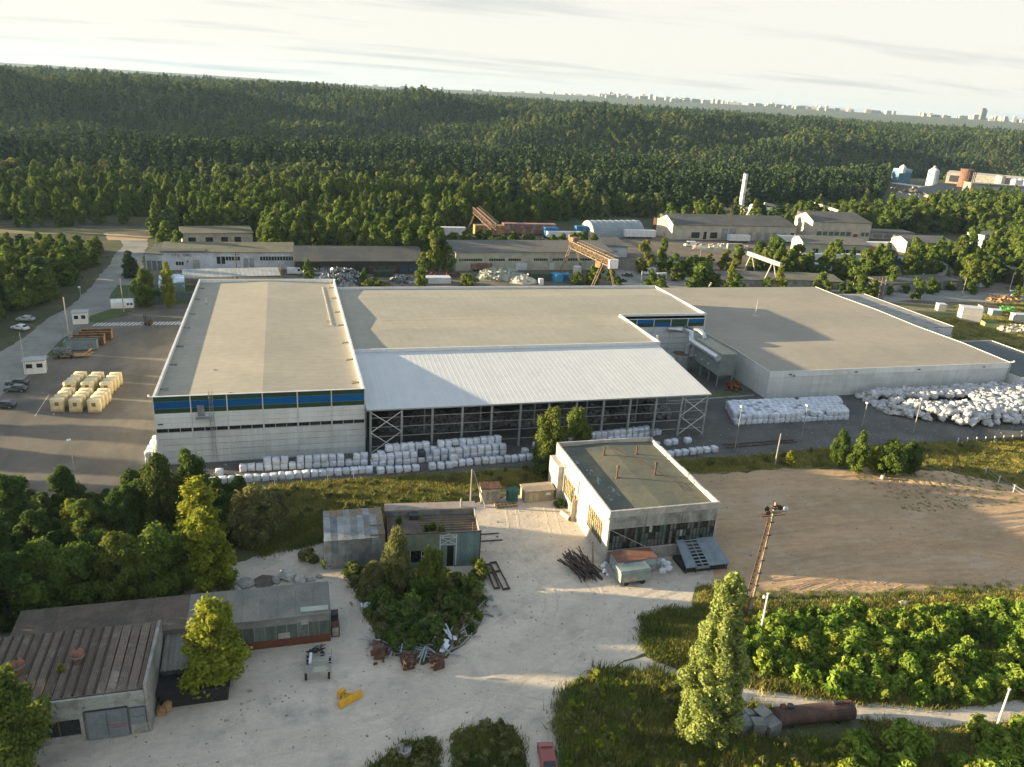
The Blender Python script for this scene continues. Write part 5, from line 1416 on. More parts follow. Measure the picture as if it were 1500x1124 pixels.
def car(name, label, cat, loc, rz, paint, L_=4.4, W_=1.75, H_=1.45, kind='car', group=None):
    t = thing(name, label, cat, loc, rz, group)
    if kind == 'car': prof = [(-L_ / 2, .35), (-L_ / 2, .8), (-L_ * .40, .92), (-L_ * .3, H_ * .96), (L_ * .08, H_), (L_ * .2, .98), (L_ * .45, .82), (L_ / 2, .6), (L_ / 2, .3)]
    elif kind == 'van': prof = [(-L_ / 2, .4), (-L_ / 2, H_), (L_ * .26, H_), (L_ * .38, 1.25), (L_ * .49, 1.05), (L_ / 2, .4)]
    else: prof = [(-L_ / 2, .4), (-L_ / 2, H_), (L_ / 2, H_), (L_ / 2, .4)]
    mb = MB()
    n_ = len(prof)
    sec = [(-W_ / 2, .93), (-W_ / 2 + .12, 1.0), (W_ / 2 - .12, 1.0), (W_ / 2, .93)]
    b = 0
    for yy, sq in sec:
        for (x, z) in prof: mb.v.append((x * (1 if abs(yy) < W_ / 2 else .985), yy * (1 if z < .95 else .86), .3 + (z - .3) * sq))
    for s_ in range(3):
        for i in range(n_):
            a = s_ * n_ + i; c = s_ * n_ + (i + 1) % n_
            mb.f.append((a, c, c + n_, a + n_))
    mb.f.append(tuple(reversed(range(n_)))); mb.f.append(tuple(range(3 * n_, 4 * n_)))
    mb.f = [tuple(reversed(f_)) for f_ in mb.f]
    mb.build('body', paint, t, smooth=False)
    if kind == 'car':
        MB().add([(L_ * .09, -W_ * .36, H_ * .99), (L_ * .09, W_ * .36, H_ * .99), (L_ * .205, W_ * .40, 1.0), (L_ * .205, -W_ * .40, 1.0)], [(3, 2, 1, 0)]).build('windscreen', M_GLASSD, t, loc=(.02, 0, .02))
        MB().add([(-L_ * .31, -W_ * .36, H_ * .95), (-L_ * .31, W_ * .36, H_ * .95), (-L_ * .405, W_ * .40, .94), (-L_ * .405, -W_ * .40, .94)], [(0, 1, 2, 3)]).build('rear_window', M_GLASSD, t, loc=(-.02, 0, .02))
        for s_ in (-1, 1):
            MB().add([(-L_ * .33, s_ * W_ * .445, 1.0), (L_ * .14, s_ * W_ * .445, 1.0), (L_ * .05, s_ * W_ * .42, H_ * .93), (-L_ * .27, s_ * W_ * .42, H_ * .93)], [(0, 1, 2, 3) if s_ < 0 else (3, 2, 1, 0)]).build('side_window', M_GLASSD, t)
    elif kind == 'van':
        MB().add([(L_ * .27, -W_ * .38, H_ * .96), (L_ * .27, W_ * .38, H_ * .96), (L_ * .385, W_ * .42, 1.28), (L_ * .385, -W_ * .42, 1.28)], [(3, 2, 1, 0)]).build('windscreen', M_GLASSD, t, loc=(.03, 0, .03))
        for s_ in (-1, 1): MB().box(L_ * .12, s_ * W_ * .44 - .03, 1.3, L_ * .27, s_ * W_ * .44 + .03, H_ * .88).build('side_window', M_GLASSD, t)
    wr = .32 if kind != 'box' else .45
    for x in (-L_ * .31, L_ * .31):
        for s_ in (-1, 1):
            w_o = MB().tube([(x, s_ * (W_ / 2 - .18), wr), (x, s_ * (W_ / 2 + .01), wr)], wr, 12).build('wheel', M_TYRE, t)
            MB().tube([(x, s_ * (W_ / 2 - .1), wr), (x, s_ * (W_ / 2 + .03), wr)], wr * .55, 8).build('rim', M_STEEL, w_o)
    if kind != 'box':
        for s_ in (-1, 1):
            MB().box(L_ / 2 - .05, s_ * W_ * .36 - .13, .55, L_ / 2 + .02, s_ * W_ * .36 + .13, .72).build('headlight', M_WHITE, t)
            MB().box(-L_ / 2 - .02, s_ * W_ * .38 - .1, .6, -L_ / 2 + .03, s_ * W_ * .38 + .1, .8).build('tail_light', M_REDP, t)
    return t


M_CARD = mat('dark_car_paint', (.02, .025, .03), (.03, .035, .04), s=1, rough=.25, spec=.7)
M_CARG = mat('dark_green_car_paint', (.02, .04, .035), (.03, .05, .045), s=1, rough=.25, spec=.7)
M_CARS = mat('silver_car_paint', (.4, .42, .43), (.35, .37, .38), s=1, rough=.3, spec=.7)
for (px_, py_, lab, mm, rz) in ((26, 564, 'black parked car, farther of the pair by the white line', M_CARD, math.radians(172)), (24, 573, 'dark green parked car, nearer of the pair by the white line', M_CARG, math.radians(172)),
                                (6, 597, 'dark car parked alone at the left edge of the photo', M_CARD, math.radians(174)), (38, 470, 'silver car parked beside the wood by the side road', M_CARS, math.radians(170)),
                                (30, 483, 'white car half hidden under the roadside trees', M_WHITE, math.radians(150))):
    p = G(px_, py_); car('parked_car', lab, 'car', (p.x, p.y, .014), rz, mm)
p = G(801, 1116); rc = car('parked_car', 'faded red car at the bottom edge of the photo between two grass patches', 'car', (p.x, p.y, .02), math.radians(80), M_RED, 4.1, 1.66, 1.42)
MB().box(1.0, -.6, .95, 1.05, .6, .99).build('wiper_cowl', M_DARKM, rc)
# forklift on the crossing
p = G(216, 476); t = thing('forklift', 'small red and black forklift on the zebra crossing', 'forklift', (p.x, p.y, .015), 2.7)
MB().box(-1.3, -.6, .3, .5, .6, 1.1).build('body', M_RUST, t); MB().box(-1.3, -.55, 1.1, -.8, .55, 1.4).build('counterweight', M_DARKM, t)
mb = MB()
for x in (-.8, .4):
    for y in (-.5, .5): mb.bar((x, y, 1.1), (x, y, 2.3), .08)
mb.box(-.9, -.6, 2.3, .5, .6, 2.38).build('cage', M_DARKM, t)
MB().bar((.6, -.35, .2), (.6, -.35, 2.9), .12).bar((.6, .35, .2), (.6, .35, 2.9), .12).build('mast', M_DARKM, t)
for s_ in (-.3, .3): MB().box(.65, s_ - .06, .15, 1.8, s_ + .06, .2).build('fork', M_DARKM, t)
for x in (-.9, .25):
    for s_ in (-1, 1): MB().tube([(x, s_ * .5, .32), (x, s_ * .68, .32)], .32, 10).build('wheel', M_TYRE, t)

# ------------------------------------------------------------------ poles and lamps
def pole(b, t_, label, m=M_CONC, r=.09, cat='pole', name='utility_pole', head=None, lean=True):
    p = G(*b); h = T(b, t_)
    o = thing(name, label, cat, p)
    MB().tube([(0, 0, -.1), (0, 0, h)], [r * 1.2, r * .8], 8).build('post', m, o)
    if head == 'lamp': MB().obox((-.12, -.1, h + .05), (.62, .5, .34), .3, .3).build('lamp_head', M_WHITE, o)
    if head == 'cross':
        for z in (h - .3, h - 1.0):
            MB().bar((-1.3, 0, z), (1.3, 0, z), .12).build('crossarm', M_RUST, o)
        for x in (-1.2, -.6, .6, 1.2): MB().tube([(x, 0, h - .3), (x, 0, h)], .08, 6).build('insulator', M_DARKM, o)
    if head == 'cap': MB().tube([(0, 0, h), (0, 0, h + .12)], .17, 8).build('cap', m, o)
    return o, h


pole((108.9, 690), (105.4, 645), 'grey lamp post with a white floodlight on the lower loading yard', M_STEEL, .06, 'lamp post', 'lamp_post', 'lamp')
pole((100, 487), (96, 436), 'tall pale post, highest of the cluster beside the skip containers', M_CREAM, .16, head='cap')
pole((94, 493), (91.5, 461), 'second tallest post of the cluster beside the skip containers', M_CONC, .08)
pole((91, 495), (88, 467), 'thin post at the left of the cluster beside the skip containers', M_CONC, .06)
pole((101, 495), (98.5, 478), 'short yellowish post at the foot of the tallest one', M_CREAM, .2)
pole((119.5, 443), (117.5, 421), 'short lamp post on the left side of the access road', M_STEEL, .08, 'lamp post', 'lamp_post', 'lamp')
pole((181.5, 457), (174, 409), 'tall grey post rising behind the white round-roofed hut', M_CONC, .12, head='cap')
pole((190, 440), (191.5, 424), 'short post with a dark top right of the white hut', M_CONC, .07, head='cap')
pole((38.5, 549.5), (26, 487), 'thin leaning mast left of the gatehouse', M_STEEL, .05)
pole((347, 409), (344, 369), 'rusty pole with crossarms behind the tall hall roof', M_RUST, .2, head='cross')
o, h = pole((689, 741), (691, 688), 'pale concrete pole with a slanting prop near the pink kiosk', M_CONC, .13)
MB().tube([(0.25, 0, h - .4), (2.4, -1.0, 0)], .11, 6).build('prop', M_CONC, o)
pole((1135, 682), (1142.5, 635), 'grey timber pole on the grass strip above the soil field', M_CONC, .13)
pole((1076, 660), (1085.5, 595), 'leaning lamp post before the left part of the block stack of bales', M_STEEL, .07, 'lamp post', 'lamp_post', 'lamp')
pole((1172.7, 645), (1178.7, 593), 'lamp post before the right part of the block stack of bales', M_STEEL, .07, 'lamp post', 'lamp_post', 'lamp')
pole((1262.5, 626), (1269, 590), 'pale post at the left end of the loose bag heap', M_CONC, .09, 'lamp post', 'lamp_post', 'lamp')
pole((1337.6, 634), (1348, 584), 'pale post with a lamp in front of the loose bag heap', M_CONC, .1, 'lamp post', 'lamp_post', 'lamp')
pole((1112, 935), (1124, 870), 'white pole standing beside the lattice mast', M_WHITE, .13, head='cap')
pole((1461, 1062), (1473, 1008), 'white pole at the edge of the dirt track, lower right', M_WHITE, .12, head='cap')
pole((1247.6, 430), (1252.4, 404), 'grey pole on the back road, leftmost of the three behind the flat-roofed hall', M_CONC, .14)
pole((1287, 435), (1293, 406), 'timber pole with crossarms on the back road, left of its twin', M_WOOD, .15, head='cross')
pole((1292, 438), (1296.5, 409), 'pale twin pole right of the one with crossarms', M_CONC, .14)
pole((1409, 434), (1415.6, 407), 'grey pole on the back road before the round green trees', M_CONC, .14)
pole((1479, 424), (1486, 400), 'forked white pole at the right edge by the back road', M_TRIM, .12)
pole((1022, 403), (1027, 366), 'brown timber pole rising out of the bush behind the flat-roofed hall', M_WOOD, .2)
pole((1065, 346), (1068, 300), 'thin rusty lattice mast before the long halls', M_RUST, .2, head='cross')
pole((1407, 380), (1411, 362), 'thin lamp pole in the trees before the white office block', M_CONC, .1, 'lamp post', 'lamp_post', 'lamp')
pole((939, 412), (942, 397), 'short white post behind the parapet of the middle block', M_WHITE, .12)
# lattice floodlight mast
p = G(1096.7, 902)
L_m = thing('floodlight_mast', 'leaning twin-leg lattice mast with ladder, crow bracket and white floodlight', 'mast', p, 0)
mh = 17.4
M_POLEC = mat('sunlit_concrete_pole', (.40, .33, .22), (.28, .22, .14), s=1.5, rough=.9, c3=(.14, .11, .08), s3=2)
top = Vector((.9, .15, mh))
MB().tube([(0, 0, -.2), top], [.24, .15], 8).build('pole', M_POLEC, L_m)
leg2 = Vector((-1.05, .25, 0)); t2 = top * .87 + Vector((-.5, .1, 0))
MB().bar(leg2, t2, .09).build('leg', M_RUST, L_m)
MB().bar((-.75, -.35, 0), top * .87 + Vector((-.35, -.2, 0)), .07).build('leg', M_RUST, L_m)
lat = MB(); nn = 30
for i in range(nn):
    f0, f1 = i / nn, (i + 1) / nn
    a = top * (.87 * f0); b = leg2.lerp(t2, f0); c = top * (.87 * f1); d = leg2.lerp(t2, f1)
    lat.bar(a, b, .05); lat.bar(a if i % 2 else b, d if i % 2 else c, .05)
lat.build('lattice', M_RUST, L_m)
for i in range(9):
    q = top * (i / 9 + .06); MB().obox(q, (.55, .55, .1)).build('band', M_DARKM, L_m)
br = MB()
tb0 = top * .88
br.bar(tb0 + Vector((-1.6, 0, .1)), tb0 + Vector((1.9, 0, .1)), .1).bar(tb0 + Vector((-1.6, 0, .1)), tb0 + Vector((-1.2, 0, 1.0)), .07).bar(tb0 + Vector((1.9, 0, .1)), tb0 + Vector((1.7, 0, 1.5)), .07)
br.bar(tb0 + Vector((-1.5, -.5, .9)), tb0 + Vector((1.7, -.5, .9)), .05).bar(tb0 + Vector((-1.5, .5, .1)), tb0 + Vector((1.7, .5, .1)), .07)
br.build('bracket', M_RUST, L_m)
MB().obox(top * .97, (1.0, .4, .15)).build('cap_plate', M_RUST, L_m)
for (dx_, dz_, mm) in ((-1.25, 1.35, M_DARKM), (-.95, .7, M_RUST), (.75, 1.3, M_DARKM), (1.75, .95, M_WHITE)):
    MB().tube([tb0 + Vector((dx_, -.25, dz_)), tb0 + Vector((dx_ + .1, .1, dz_ + .05)), tb0 + Vector((dx_ + .15, .3, dz_ + .08))], [.34, .30, .12], 10).build('floodlight', mm, L_m)

# ------------------------------------------------------------------ small buildings by the workshop
p = G(717, 733); t = thing('pink_kiosk', 'small pinkish concrete kiosk with dark slits and brown roof left of the teal box', 'kiosk', (p.x, p.y, .01), -.1)
M_PINK = mat('pinkish_concrete', (.42, .35, .28), (.33, .28, .23), s=1, rough=.9, c3=(.2, .17, .14), s3=1)
MB().box(-1.6, -1.1, 0, 1.6, 1.1, 2.7).build('wall', M_PINK, t); MB().box(-1.75, -1.25, 2.7, 1.75, 1.25, 2.9).build('roof', M_RUST, t)
for x, w_ in ((-.5, .5), (.35, .5), (.95, .3)): MB().box(x - w_ / 2, -1.15, .6, x + w_ / 2, -1.1, 2.2).build('shutter', M_CONCD, t)
p = G(750, 733); t = thing('electrical_cabinet', 'dark teal electrical cabinet between the pink kiosk and the timber cabin', 'cabinet', (p.x, p.y, .01), 0)
MB().box(-.9, -.7, 0, .8, .7, 2.0).build('body', mat('dark_teal_paint', (.03, .12, .11), (.025, .09, .085), s=1, rough=.6), t); MB().box(-1.0, -.8, 2.0, .9, .8, 2.12).build('roof', _mats['dark_teal_paint'], t)
for x in (-.45, .35): MB().box(x - .36, -.75, .2, x + .36, -.7, 1.8).build('door', _mats['dark_teal_paint'], t)
p = G(786, 730); t = thing('timber_cabin', 'beige timber cabin with double doors and slightly pitched roof beside the workshop', 'cabin', (p.x, p.y, .01), .02)
MB().box(-2.6, -1.3, 0, 2.6, 1.3, 2.1).build('wall', mat('beige_timber', (.33, .29, .20), (.26, .23, .16), s=1.2), t)
MB().extr_x([(-1.5, 2.1), (1.5, 2.1), (1.5, 2.2), (0, 2.45), (-1.5, 2.2)], -2.75, 2.75).build('roof', mat('pale_ribbed_roof', (.36, .29, .22), (.29, .24, .18), s=1, stripes=(0, .3, .35, .05)), t)
for x in (-1.5, -.6): MB().box(x - .4, -1.36, .1, x + .4, -1.3, 1.8).build('door', mat('pale_timber_door', (.42, .37, .25), (.34, .3, .2), s=2), t)
MB().box(1.2, -1.36, 1.2, 2.0, -1.3, 1.6).build('window', M_WHITE, t)
p = G(741, 741); t = thing('pallet_pile', 'rows of brown timber pallets lying before the kiosks', 'pallets', (p.x, p.y, .01), .03)
for k in range(6):
    MB().box(-1.9 + k * .65, -.8, .02, -1.45 + k * .65, .8, .32).build('plank', M_WOOD, t)
for y in (-.7, 0, .7): MB().box(-1.95, y - .06, .33, 1.95, y + .06, .4).build('batten', M_WOOD, t)
p = G(823, 755); o = MB().tube([(0, 0, .55), (.7, -2.1, .5)], [.5, .5], 12).build('concrete_pipe', M_CONCW); o.location = (p.x, p.y, 0); tag(o, 'short white concrete pipe lying against the sunlit workshop wall', 'pipe')
MB().tube([(.7, -2.101, .5), (.72, -2.13, .5)], [.4, .4], 12).build('bore', M_DARK, o)
# heap of dark rods and girders left of the workshop corner
p = G(855, 835); t = thing('steel_heap', 'heap of long dark steel rods leaning against the workshop corner', 'scrap heap', (p.x, p.y, 0))
q = random.Random(12)
for k in range(70):
    a = q.gauss(1.80, .2); L_ = q.uniform(3, 6.5); c = Vector((q.uniform(-2.0, 1.3), q.uniform(-1.0, 1.6), q.uniform(.1, 1.0)))
    d = Vector((math.cos(a), math.sin(a), q.uniform(-.1, .28))) * L_ / 2
    a_, b_ = c - d, c + d; a_.z = max(.06, a_.z); b_.z = max(.06, b_.z)
    MB().bar(a_, b_, q.uniform(.06, .16)).build('rod', mat('brown_black_steel', (.075, .055, .05), (.04, .03, .03), s=2), t)
MB().bar((1.6, .5, .3), (2.1, 2.5, 3.0), .25).build('bent_beam', M_WOOD, t)
# wagons by the workshop
p = G(928, 855)
t = thing('grey_trailer', 'small grey-green box trailer with tarpaulin, in front of the red-roofed wagon', 'trailer', (p.x - .1, p.y + .6, .01), .03)
MB().box(-2.3, -1.1, .7, 2.3, 1.1, 2.2).build('body', mat('grey_green_canvas', (.26, .31, .29), (.2, .25, .23), s=.8), t); MB().extr_x([(-1.15, 2.2), (1.15, 2.2), (.9, 2.5), (-.9, 2.5)], -2.35, 2.35).build('canvas_roof', _mats['grey_green_canvas'], t)
MB().box(-2.0, -1.14, .9, 0, -1.1, 1.5).build('tailboard', M_WHITE if False else M_PINK, t)
for x in (-1.3, 1.3):
    for s_ in (-1, 1): MB().tube([(x, s_ * .8, .4), (x, s_ * 1.02, .4)], .4, 10).build('wheel', M_TYRE, t)
p = G(925, 838)
t = thing('red_roofed_wagon', 'pale blue site wagon with a flat rusty red roof behind the grey trailer', 'wagon', (p.x + .2, p.y + .4, .01), .02)
MB().box(-3.0, -1.2, .6, 3.2, 1.4, 2.5).build('body', mat('pale_blue_boards', (.33, .40, .42), (.27, .33, .35), s=1, c3=(.2, .2, .18), s3=1), t); MB().box(-3.1, -1.3, 2.5, 3.3, 1.5, 2.62).build('roof', mat('red_oxide_roof', (.23, .10, .07), (.17, .08, .055), s=.8, c3=(.3, .2, .16), s3=.8), t)
MB().box(-2.98, -1.4, .7, -2.1, -1.2, 2.3).build('end_cladding', M_WHITE, t)
for x in (-2, 2): MB().tube([(x, -1.1, .4), (x, 1.3, .4)], .4, 10).build('wheel', M_TYRE, t)
for i, (px_, py_, s_, lab) in enumerate(((969, 834, 1.1, 'crumpled white sacks heaped between the wagon and the ramp'), (884, 838, .7, 'crumpled white sack at the workshop corner'), (884, 846, .4, 'small white rag at the foot of the workshop corner'))):
    p = G(px_, py_); mb = MB(); qq = random.Random(i)
    for k in range(7 if s_ > 1 else 3): mb.ellip((qq.gauss(0, .5) * s_, qq.gauss(0, .7) * s_, .5 + qq.random() * .8 * s_), (.5 * s_, .4 * s_, .45 * s_), 7, 5, .5, qq)
    o = mb.build('white_sacks', M_BALE, smooth=False); o.location = p; tag(o, lab, 'sacks')
# steel frames lying right of the teal shed
for i, ((ax, ay), (bx_, by_), lab) in enumerate((((722, 825), (742, 865), 'rusty roller frame lying right of the teal shed, right-hand one'), ((714, 828), (728, 864), 'rusty roller frame lying right of the teal shed, left-hand one'))):
    a, b = G(ax, ay), G(bx_, by_); t = thing('roller_frame', lab, 'steel frame', a); d = b - a; n_ = Vector((-d.y, d.x, 0)).normalized() * (.45 if i == 0 else .35)
    for s_ in (-1, 1): MB().tube([n_ * s_ + Vector((0, 0, .2)), d + n_ * s_ + Vector((0, 0, .2))], .12, 6).build('rail', M_RUST, t)
    for f_ in (.02, .35, .98): MB().bar(d * f_ - n_ + Vector((0, 0, .2)), d * f_ + n_ + Vector((0, 0, .2)), .22).build('crosspiece', M_DARKM, t)
for i, (a, b) in enumerate((((703, 784), (731, 782)), ((704, 794), (736, 792)))):
    a, b = G(*a), G(*b); o = MB().bar(a + Vector((0, 0, .12)), b + Vector((0, 0, .12)), .14).build('steel_bar', M_DARKM); tag(o, ['thin dark bar on the sand, upper of the two right of the teal shed', 'thin dark bar on the sand, lower of the two right of the teal shed'][i], 'bar')

# ------------------------------------------------------------------ yard: carts, plough, ring, wrecks
p = G(466, 985)
t = thing('scaffold_cart', 'grey tubular cart with ladders and a pale board standing on the sand', 'cart', (p.x, p.y, .012), -.1)
mb = MB()
for x in (-1.5, -.75, 0, .75, 1.5): mb.bar((x, -1.0, 1.0), (x, 1.9, 1.0), .07)
for y in (-1.0, -.3, .5, 1.2, 1.9): mb.bar((-1.5, y, 1.02), (1.5, y, 1.02), .07)
for x in (-1.5, 1.5):
    for y in (-1.0, 1.9): mb.bar((x, y, .4), (x, y, 1.7), .08)
mb.build('frame', M_STEEL, t)
MB().obox((.3, -.9, 1.15), (1.5, .9, .06), 0).build('board', mat('pale_yellow_board', (.42, .42, .30), (.36, .36, .26), s=2), t); MB().obox((-.9, 1.0, 1.3), (.3, 1.6, .3)).build('white_beam', M_WHITE, t)
for x in (-1.3, 1.3):
    for y in (-1.1, 1.6): MB().tube([(x - .12, y, .38), (x + .12, y, .38)], .38, 12).build('wheel', M_TYRE, t)
p = G(462, 962); t = thing('small_cart', 'small dark cart heaped with tubes behind the scaffold cart', 'cart', (p.x, p.y + .4, .012), .1)
mb = MB(); q = random.Random(4)
for k in range(14): mb.bar((q.uniform(-1.1, 0), q.uniform(-.6, .6), q.uniform(.4, .9)), (q.uniform(0, 1.4), q.uniform(-.6, .6), q.uniform(.4, 1.0)), .08)
mb.build('tubes', M_DARKM, t)
for x in (-.8, .8): MB().tube([(x, -.6, .3), (x, -.4, .3)], .3, 10).build('wheel', M_TYRE, t)
p = G(515, 1030)
t = thing('snow_plough_blade', 'bright yellow snow plough blade lying on the sand', 'plough', (p.x, p.y, .012), .5)
mb = MB(); prf_ = [(-.05, .05), (.02, .3), (.15, .6), (.32, .85), (.38, .83), (.22, .58), (.09, .28), (.03, .05)]
mb.extr_x(prf_, -1.5, 1.5); mb.build('blade', M_YEL, t)
MB().extr_x([(.1, .0), (.5, .0), (.5, .5), (.1, .5)], -1.5, -1.42).extr_x([(.1, .0), (.5, .0), (.5, .5), (.1, .5)], 1.42, 1.5).build('end_plate', M_YEL, t)
MB().bar((-1.0, .3, .4), (-.1, 1.5, .45), .16).bar((1.0, .3, .4), (-.1, 1.5, .45), .16).bar((-.6, .9, .42), (.5, .9, .42), .12).build('push_frame', M_YEL, t)
MB().obox((-.3, 1.6, .5), (.9, .5, .7), .2).build('hitch', M_YEL, t)
p = G(592, 1106); o = MB().tube([(0, 0, 0), (0, 0, .9)], [.75, .75], 16, caps=False).tube([(0, 0, .9), (0, 0, 0)], [.6, .6], 16, caps=False)
b0 = 0
for k in range(16): o.f.append((16 + k, 16 + (k + 1) % 16, 32 + (k + 1) % 16, 32 + k))
o = o.build('concrete_ring', M_CONC); o.location = p; tag(o, 'pale concrete well ring in the grass at the bottom edge', 'well ring')
for i, (px_, py_, lab) in enumerate(((555, 960, 'dark red drum-like wreck at the left of the scrap line'), (597, 975, 'rusty box in the middle of the scrap line'), (640, 975, 'brown thatch-like heap at the right of the scrap line'))):
    p = G(px_, py_); mb = MB(); q = random.Random(i + 5)
    mb.obox((0, 0, .55), (1.3, 1.7, 1.1), .1 * i)
    for k in range(16): mb.obox((q.gauss(0, .5), q.gauss(0, .6), q.uniform(.2, 1.4)), (q.uniform(.2, 1), q.uniform(.1, .5), q.uniform(.1, .4)), q.random() * 3, q.uniform(-1, 1))
    o = mb.build('rusty_wreck', M_RUST); o.location = p; tag(o, lab, 'scrap')
# lattice scrap lines at the foot of the overgrown mound
def scrap_line(pts, n_, label, seed, m=M_STEEL, L=(1.2, 3.2), wdt=.09, hgt=.8, spread=.8):
    q = random.Random(seed); mb = MB(); pp = [G(*a) for a in pts]; c0 = pp[0]
    for k in range(n_):
        f_ = q.random() * (len(pp) - 1); i = int(f_); c = pp[i].lerp(pp[i + 1], f_ - i) + Vector((q.gauss(0, spread), q.gauss(0, spread), q.uniform(.1, hgt)))
        base = math.atan2((pp[i + 1] - pp[i]).y, (pp[i + 1] - pp[i]).x)
        a = base + q.choice((0, 0, 0, 1.57)) + q.gauss(0, .25); l_ = q.uniform(*L) / 2; d = Vector((math.cos(a) * l_, math.sin(a) * l_, q.uniform(-.2, .2)))
        a_, b_ = c - d - c0, c + d - c0; a_.z = max(.05, a_.z); b_.z = max(.05, b_.z); mb.bar(a_, b_, wdt * q.uniform(.6, 2.2), wdt)
    o = mb.build('scrap_metal', m, kind='stuff'); o.location = c0; return tag(o, label, 'scrap metal')


scrap_line([(545, 945), (600, 950), (640, 962)], 60, 'tangle of grey metal frames along the lower edge of the overgrown mound', 1)
scrap_line([(640, 955), (672, 930), (700, 890)], 60, 'pale poles and profiles heaped along the right edge of the overgrown mound', 2, M_CONC)
scrap_line([(700, 860), (708, 885), (716, 905)], 30, 'rubble of stones and boards at the upper right of the overgrown mound', 3, M_CONC, (.4, 1.2), .2, .3)
scrap_line([(520, 850), (530, 870), (540, 880)], 40, 'heap of bricks and branches left of the overgrown mound', 4, mat('brick_rubble', (.30, .24, .2), (.2, .13, .1), s=3), (.3, .9), .2, .7)
scrap_line([(640, 880), (662, 890), (684, 880)], 30, 'old planks lying in the weeds of the mound', 6, M_WOOD, (1, 2.6), .14, .8)
for i, (px_, py_, s_, lab) in enumerate(((657, 940, 1.3, 'crumpled white tarpaulin on the right flank of the mound'), (534, 893, .7, 'grey-white bundle at the left flank of the mound'))):
    p = G(px_, py_); mb = MB(); qq = random.Random(i + 3)
    for k in range(7): mb.obox((qq.gauss(0, .5) * s_, qq.gauss(0, .8) * s_, .3 + qq.random() * .8), (qq.uniform(.2, .6) * s_, qq.uniform(.6, 1.8) * s_, .12), qq.uniform(-.6, .8), qq.uniform(-.8, .8), qq.uniform(-.7, .7))
    o = mb.build('tarpaulin', M_BALE); o.location = p; tag(o, lab, 'tarpaulin')
# boulders and rubble behind the long shed
q = random.Random(21)
for i, (px_, py_, s_) in enumerate(((422, 846, 1.3), (440, 852, 1.0), (455, 850, .6), (360, 858, 1.2), (345, 866, .9), (405, 852, .7), (330, 880, .9), (468, 846, .5))):
    p = G(px_, py_); o = MB().ellip((0, 0, .3 * s_), (1.1 * s_, .8 * s_, .7 * s_), 9, 6, .35, q).build('boulder', M_CONCW if i < 3 else M_CONC); o.location = p; o.rotation_euler = (0, 0, q.random() * 3)
    tag(o, 'pale boulder, ' + ['largest, behind the right end of the long shed', 'second in size at the right end of the shed roof', 'small, beside the two big ones', 'grey, in the rubble left of the pit', 'grey, at the left end of the rubble', 'dark-sided, at the edge of the pit', 'half hidden by the thin birches', 'smallest, at the far right of the rubble'][i], 'boulder')
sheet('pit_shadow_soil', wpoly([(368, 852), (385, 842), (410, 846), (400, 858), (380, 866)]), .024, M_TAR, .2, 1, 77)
# boiler tank and concrete blocks lower right
p = G(1197, 1064)
t = thing('boiler_tank', 'long rusty brown boiler tank lying in the grass', 'tank', (p.x, p.y + .8, 0), math.radians(-5))
MB().tube([(-5.0, 0, 1.15), (-4.8, 0, 1.15), (4.6, 0, 1.15)], [.8, 1.05, 1.08], 20).build('barrel', mat('boiler_rust', (.10, .055, .045), (.07, .045, .04), s=.8, c3=(.16, .10, .07), s3=.6), t)
MB().tube([(-5.15, 0, 1.15), (-5.0, 0, 1.15)], [.45, .8], 16).build('dished_end', _mats['boiler_rust'], t)
for x, r_ in ((-3.2, .38), (2.3, .3)): MB().tube([(x, .1, 2.1), (x, .1, 2.55)], [r_, r_], 10).build('manhole', M_DARKM, t)
MB().obox((3.3, 0, 2.3), (1.5, .3, .2)).obox((-3.9, .3, 2.25), (.6, .6, .3)).build('fitting', M_RUST, t)
for x in (-3, 2.8): MB().box(x - .15, -.8, 0, x + .15, .8, .4).build('cradle', M_DARKM, t)
for i, (px_, py_, rz, ry, s_) in enumerate(((1088, 1072, .1, 0, (1.6, 1.5, 1.6)), (1107, 1075, -.15, .1, (1.5, 1.3, 1.8)), (1128, 1074, .2, -.12, (1.7, 1.3, 1.7)), (1095, 1056, .05, .5, (1.6, 1.2, .5)), (1115, 1060, .3, -.4, (1.2, 1.5, 1.2)))):
    p = G(px_, py_); o = MB().obox((0, 0, s_[2] / 2), s_, 0, 0, ry).build('concrete_block', M_CONCD if i < 3 else M_CONC); o.location = p + Vector((0, 0, 0 if i < 3 else .8)); o.rotation_euler = (0, 0, rz)
    mb = MB()
    for k in range(4): mb.box(-s_[0] / 2 - .03, -s_[1] / 2 - .04, .2 + k * s_[2] / 4.4, s_[0] / 2 + .03, -s_[1] / 2 + .02, .3 + k * s_[2] / 4.4)
    mb.build('rib', M_CONCD, o)
    tag(o, 'broken concrete block, ' + ['leftmost of the row beside the boiler tank', 'middle one of the row beside the boiler tank', 'right one, touching the boiler tank', 'rusty slab lying on top of the left block', 'tilted slab behind the middle block'][i], 'concrete block')
for i, (px_, py_, L_, a, mm, lab) in enumerate(((1090, 965, 2.2, -.5, M_CONC, 'pale plank in the grass right of the poplar'), (1118, 990, 2.0, .1, M_CONC, 'grey slab half sunk in the grass right of the poplar'), (1453, 891, 1.3, .2, M_WHITE, 'white bag lying in the weeds at the right'), (1120, 878, .8, .3, M_CONCW, 'white lump on the soil beside the mast'), (1323, 886, 1.8, .1, M_CREAM, 'sandy clod at the lower edge of the soil field'))):
    p = G(px_, py_); o = (MB().obox((0, 0, .2), (L_, .6, .25), a) if i < 2 else MB().ellip((0, 0, .25), (L_ / 2, .45, .35), 8, 5, .4)).build(['plank', 'slab', 'white_bag', 'stone', 'clod'][i], mm); o.location = p; tag(o, lab, ['plank', 'slab', 'bag', 'stone', 'clod'][i])
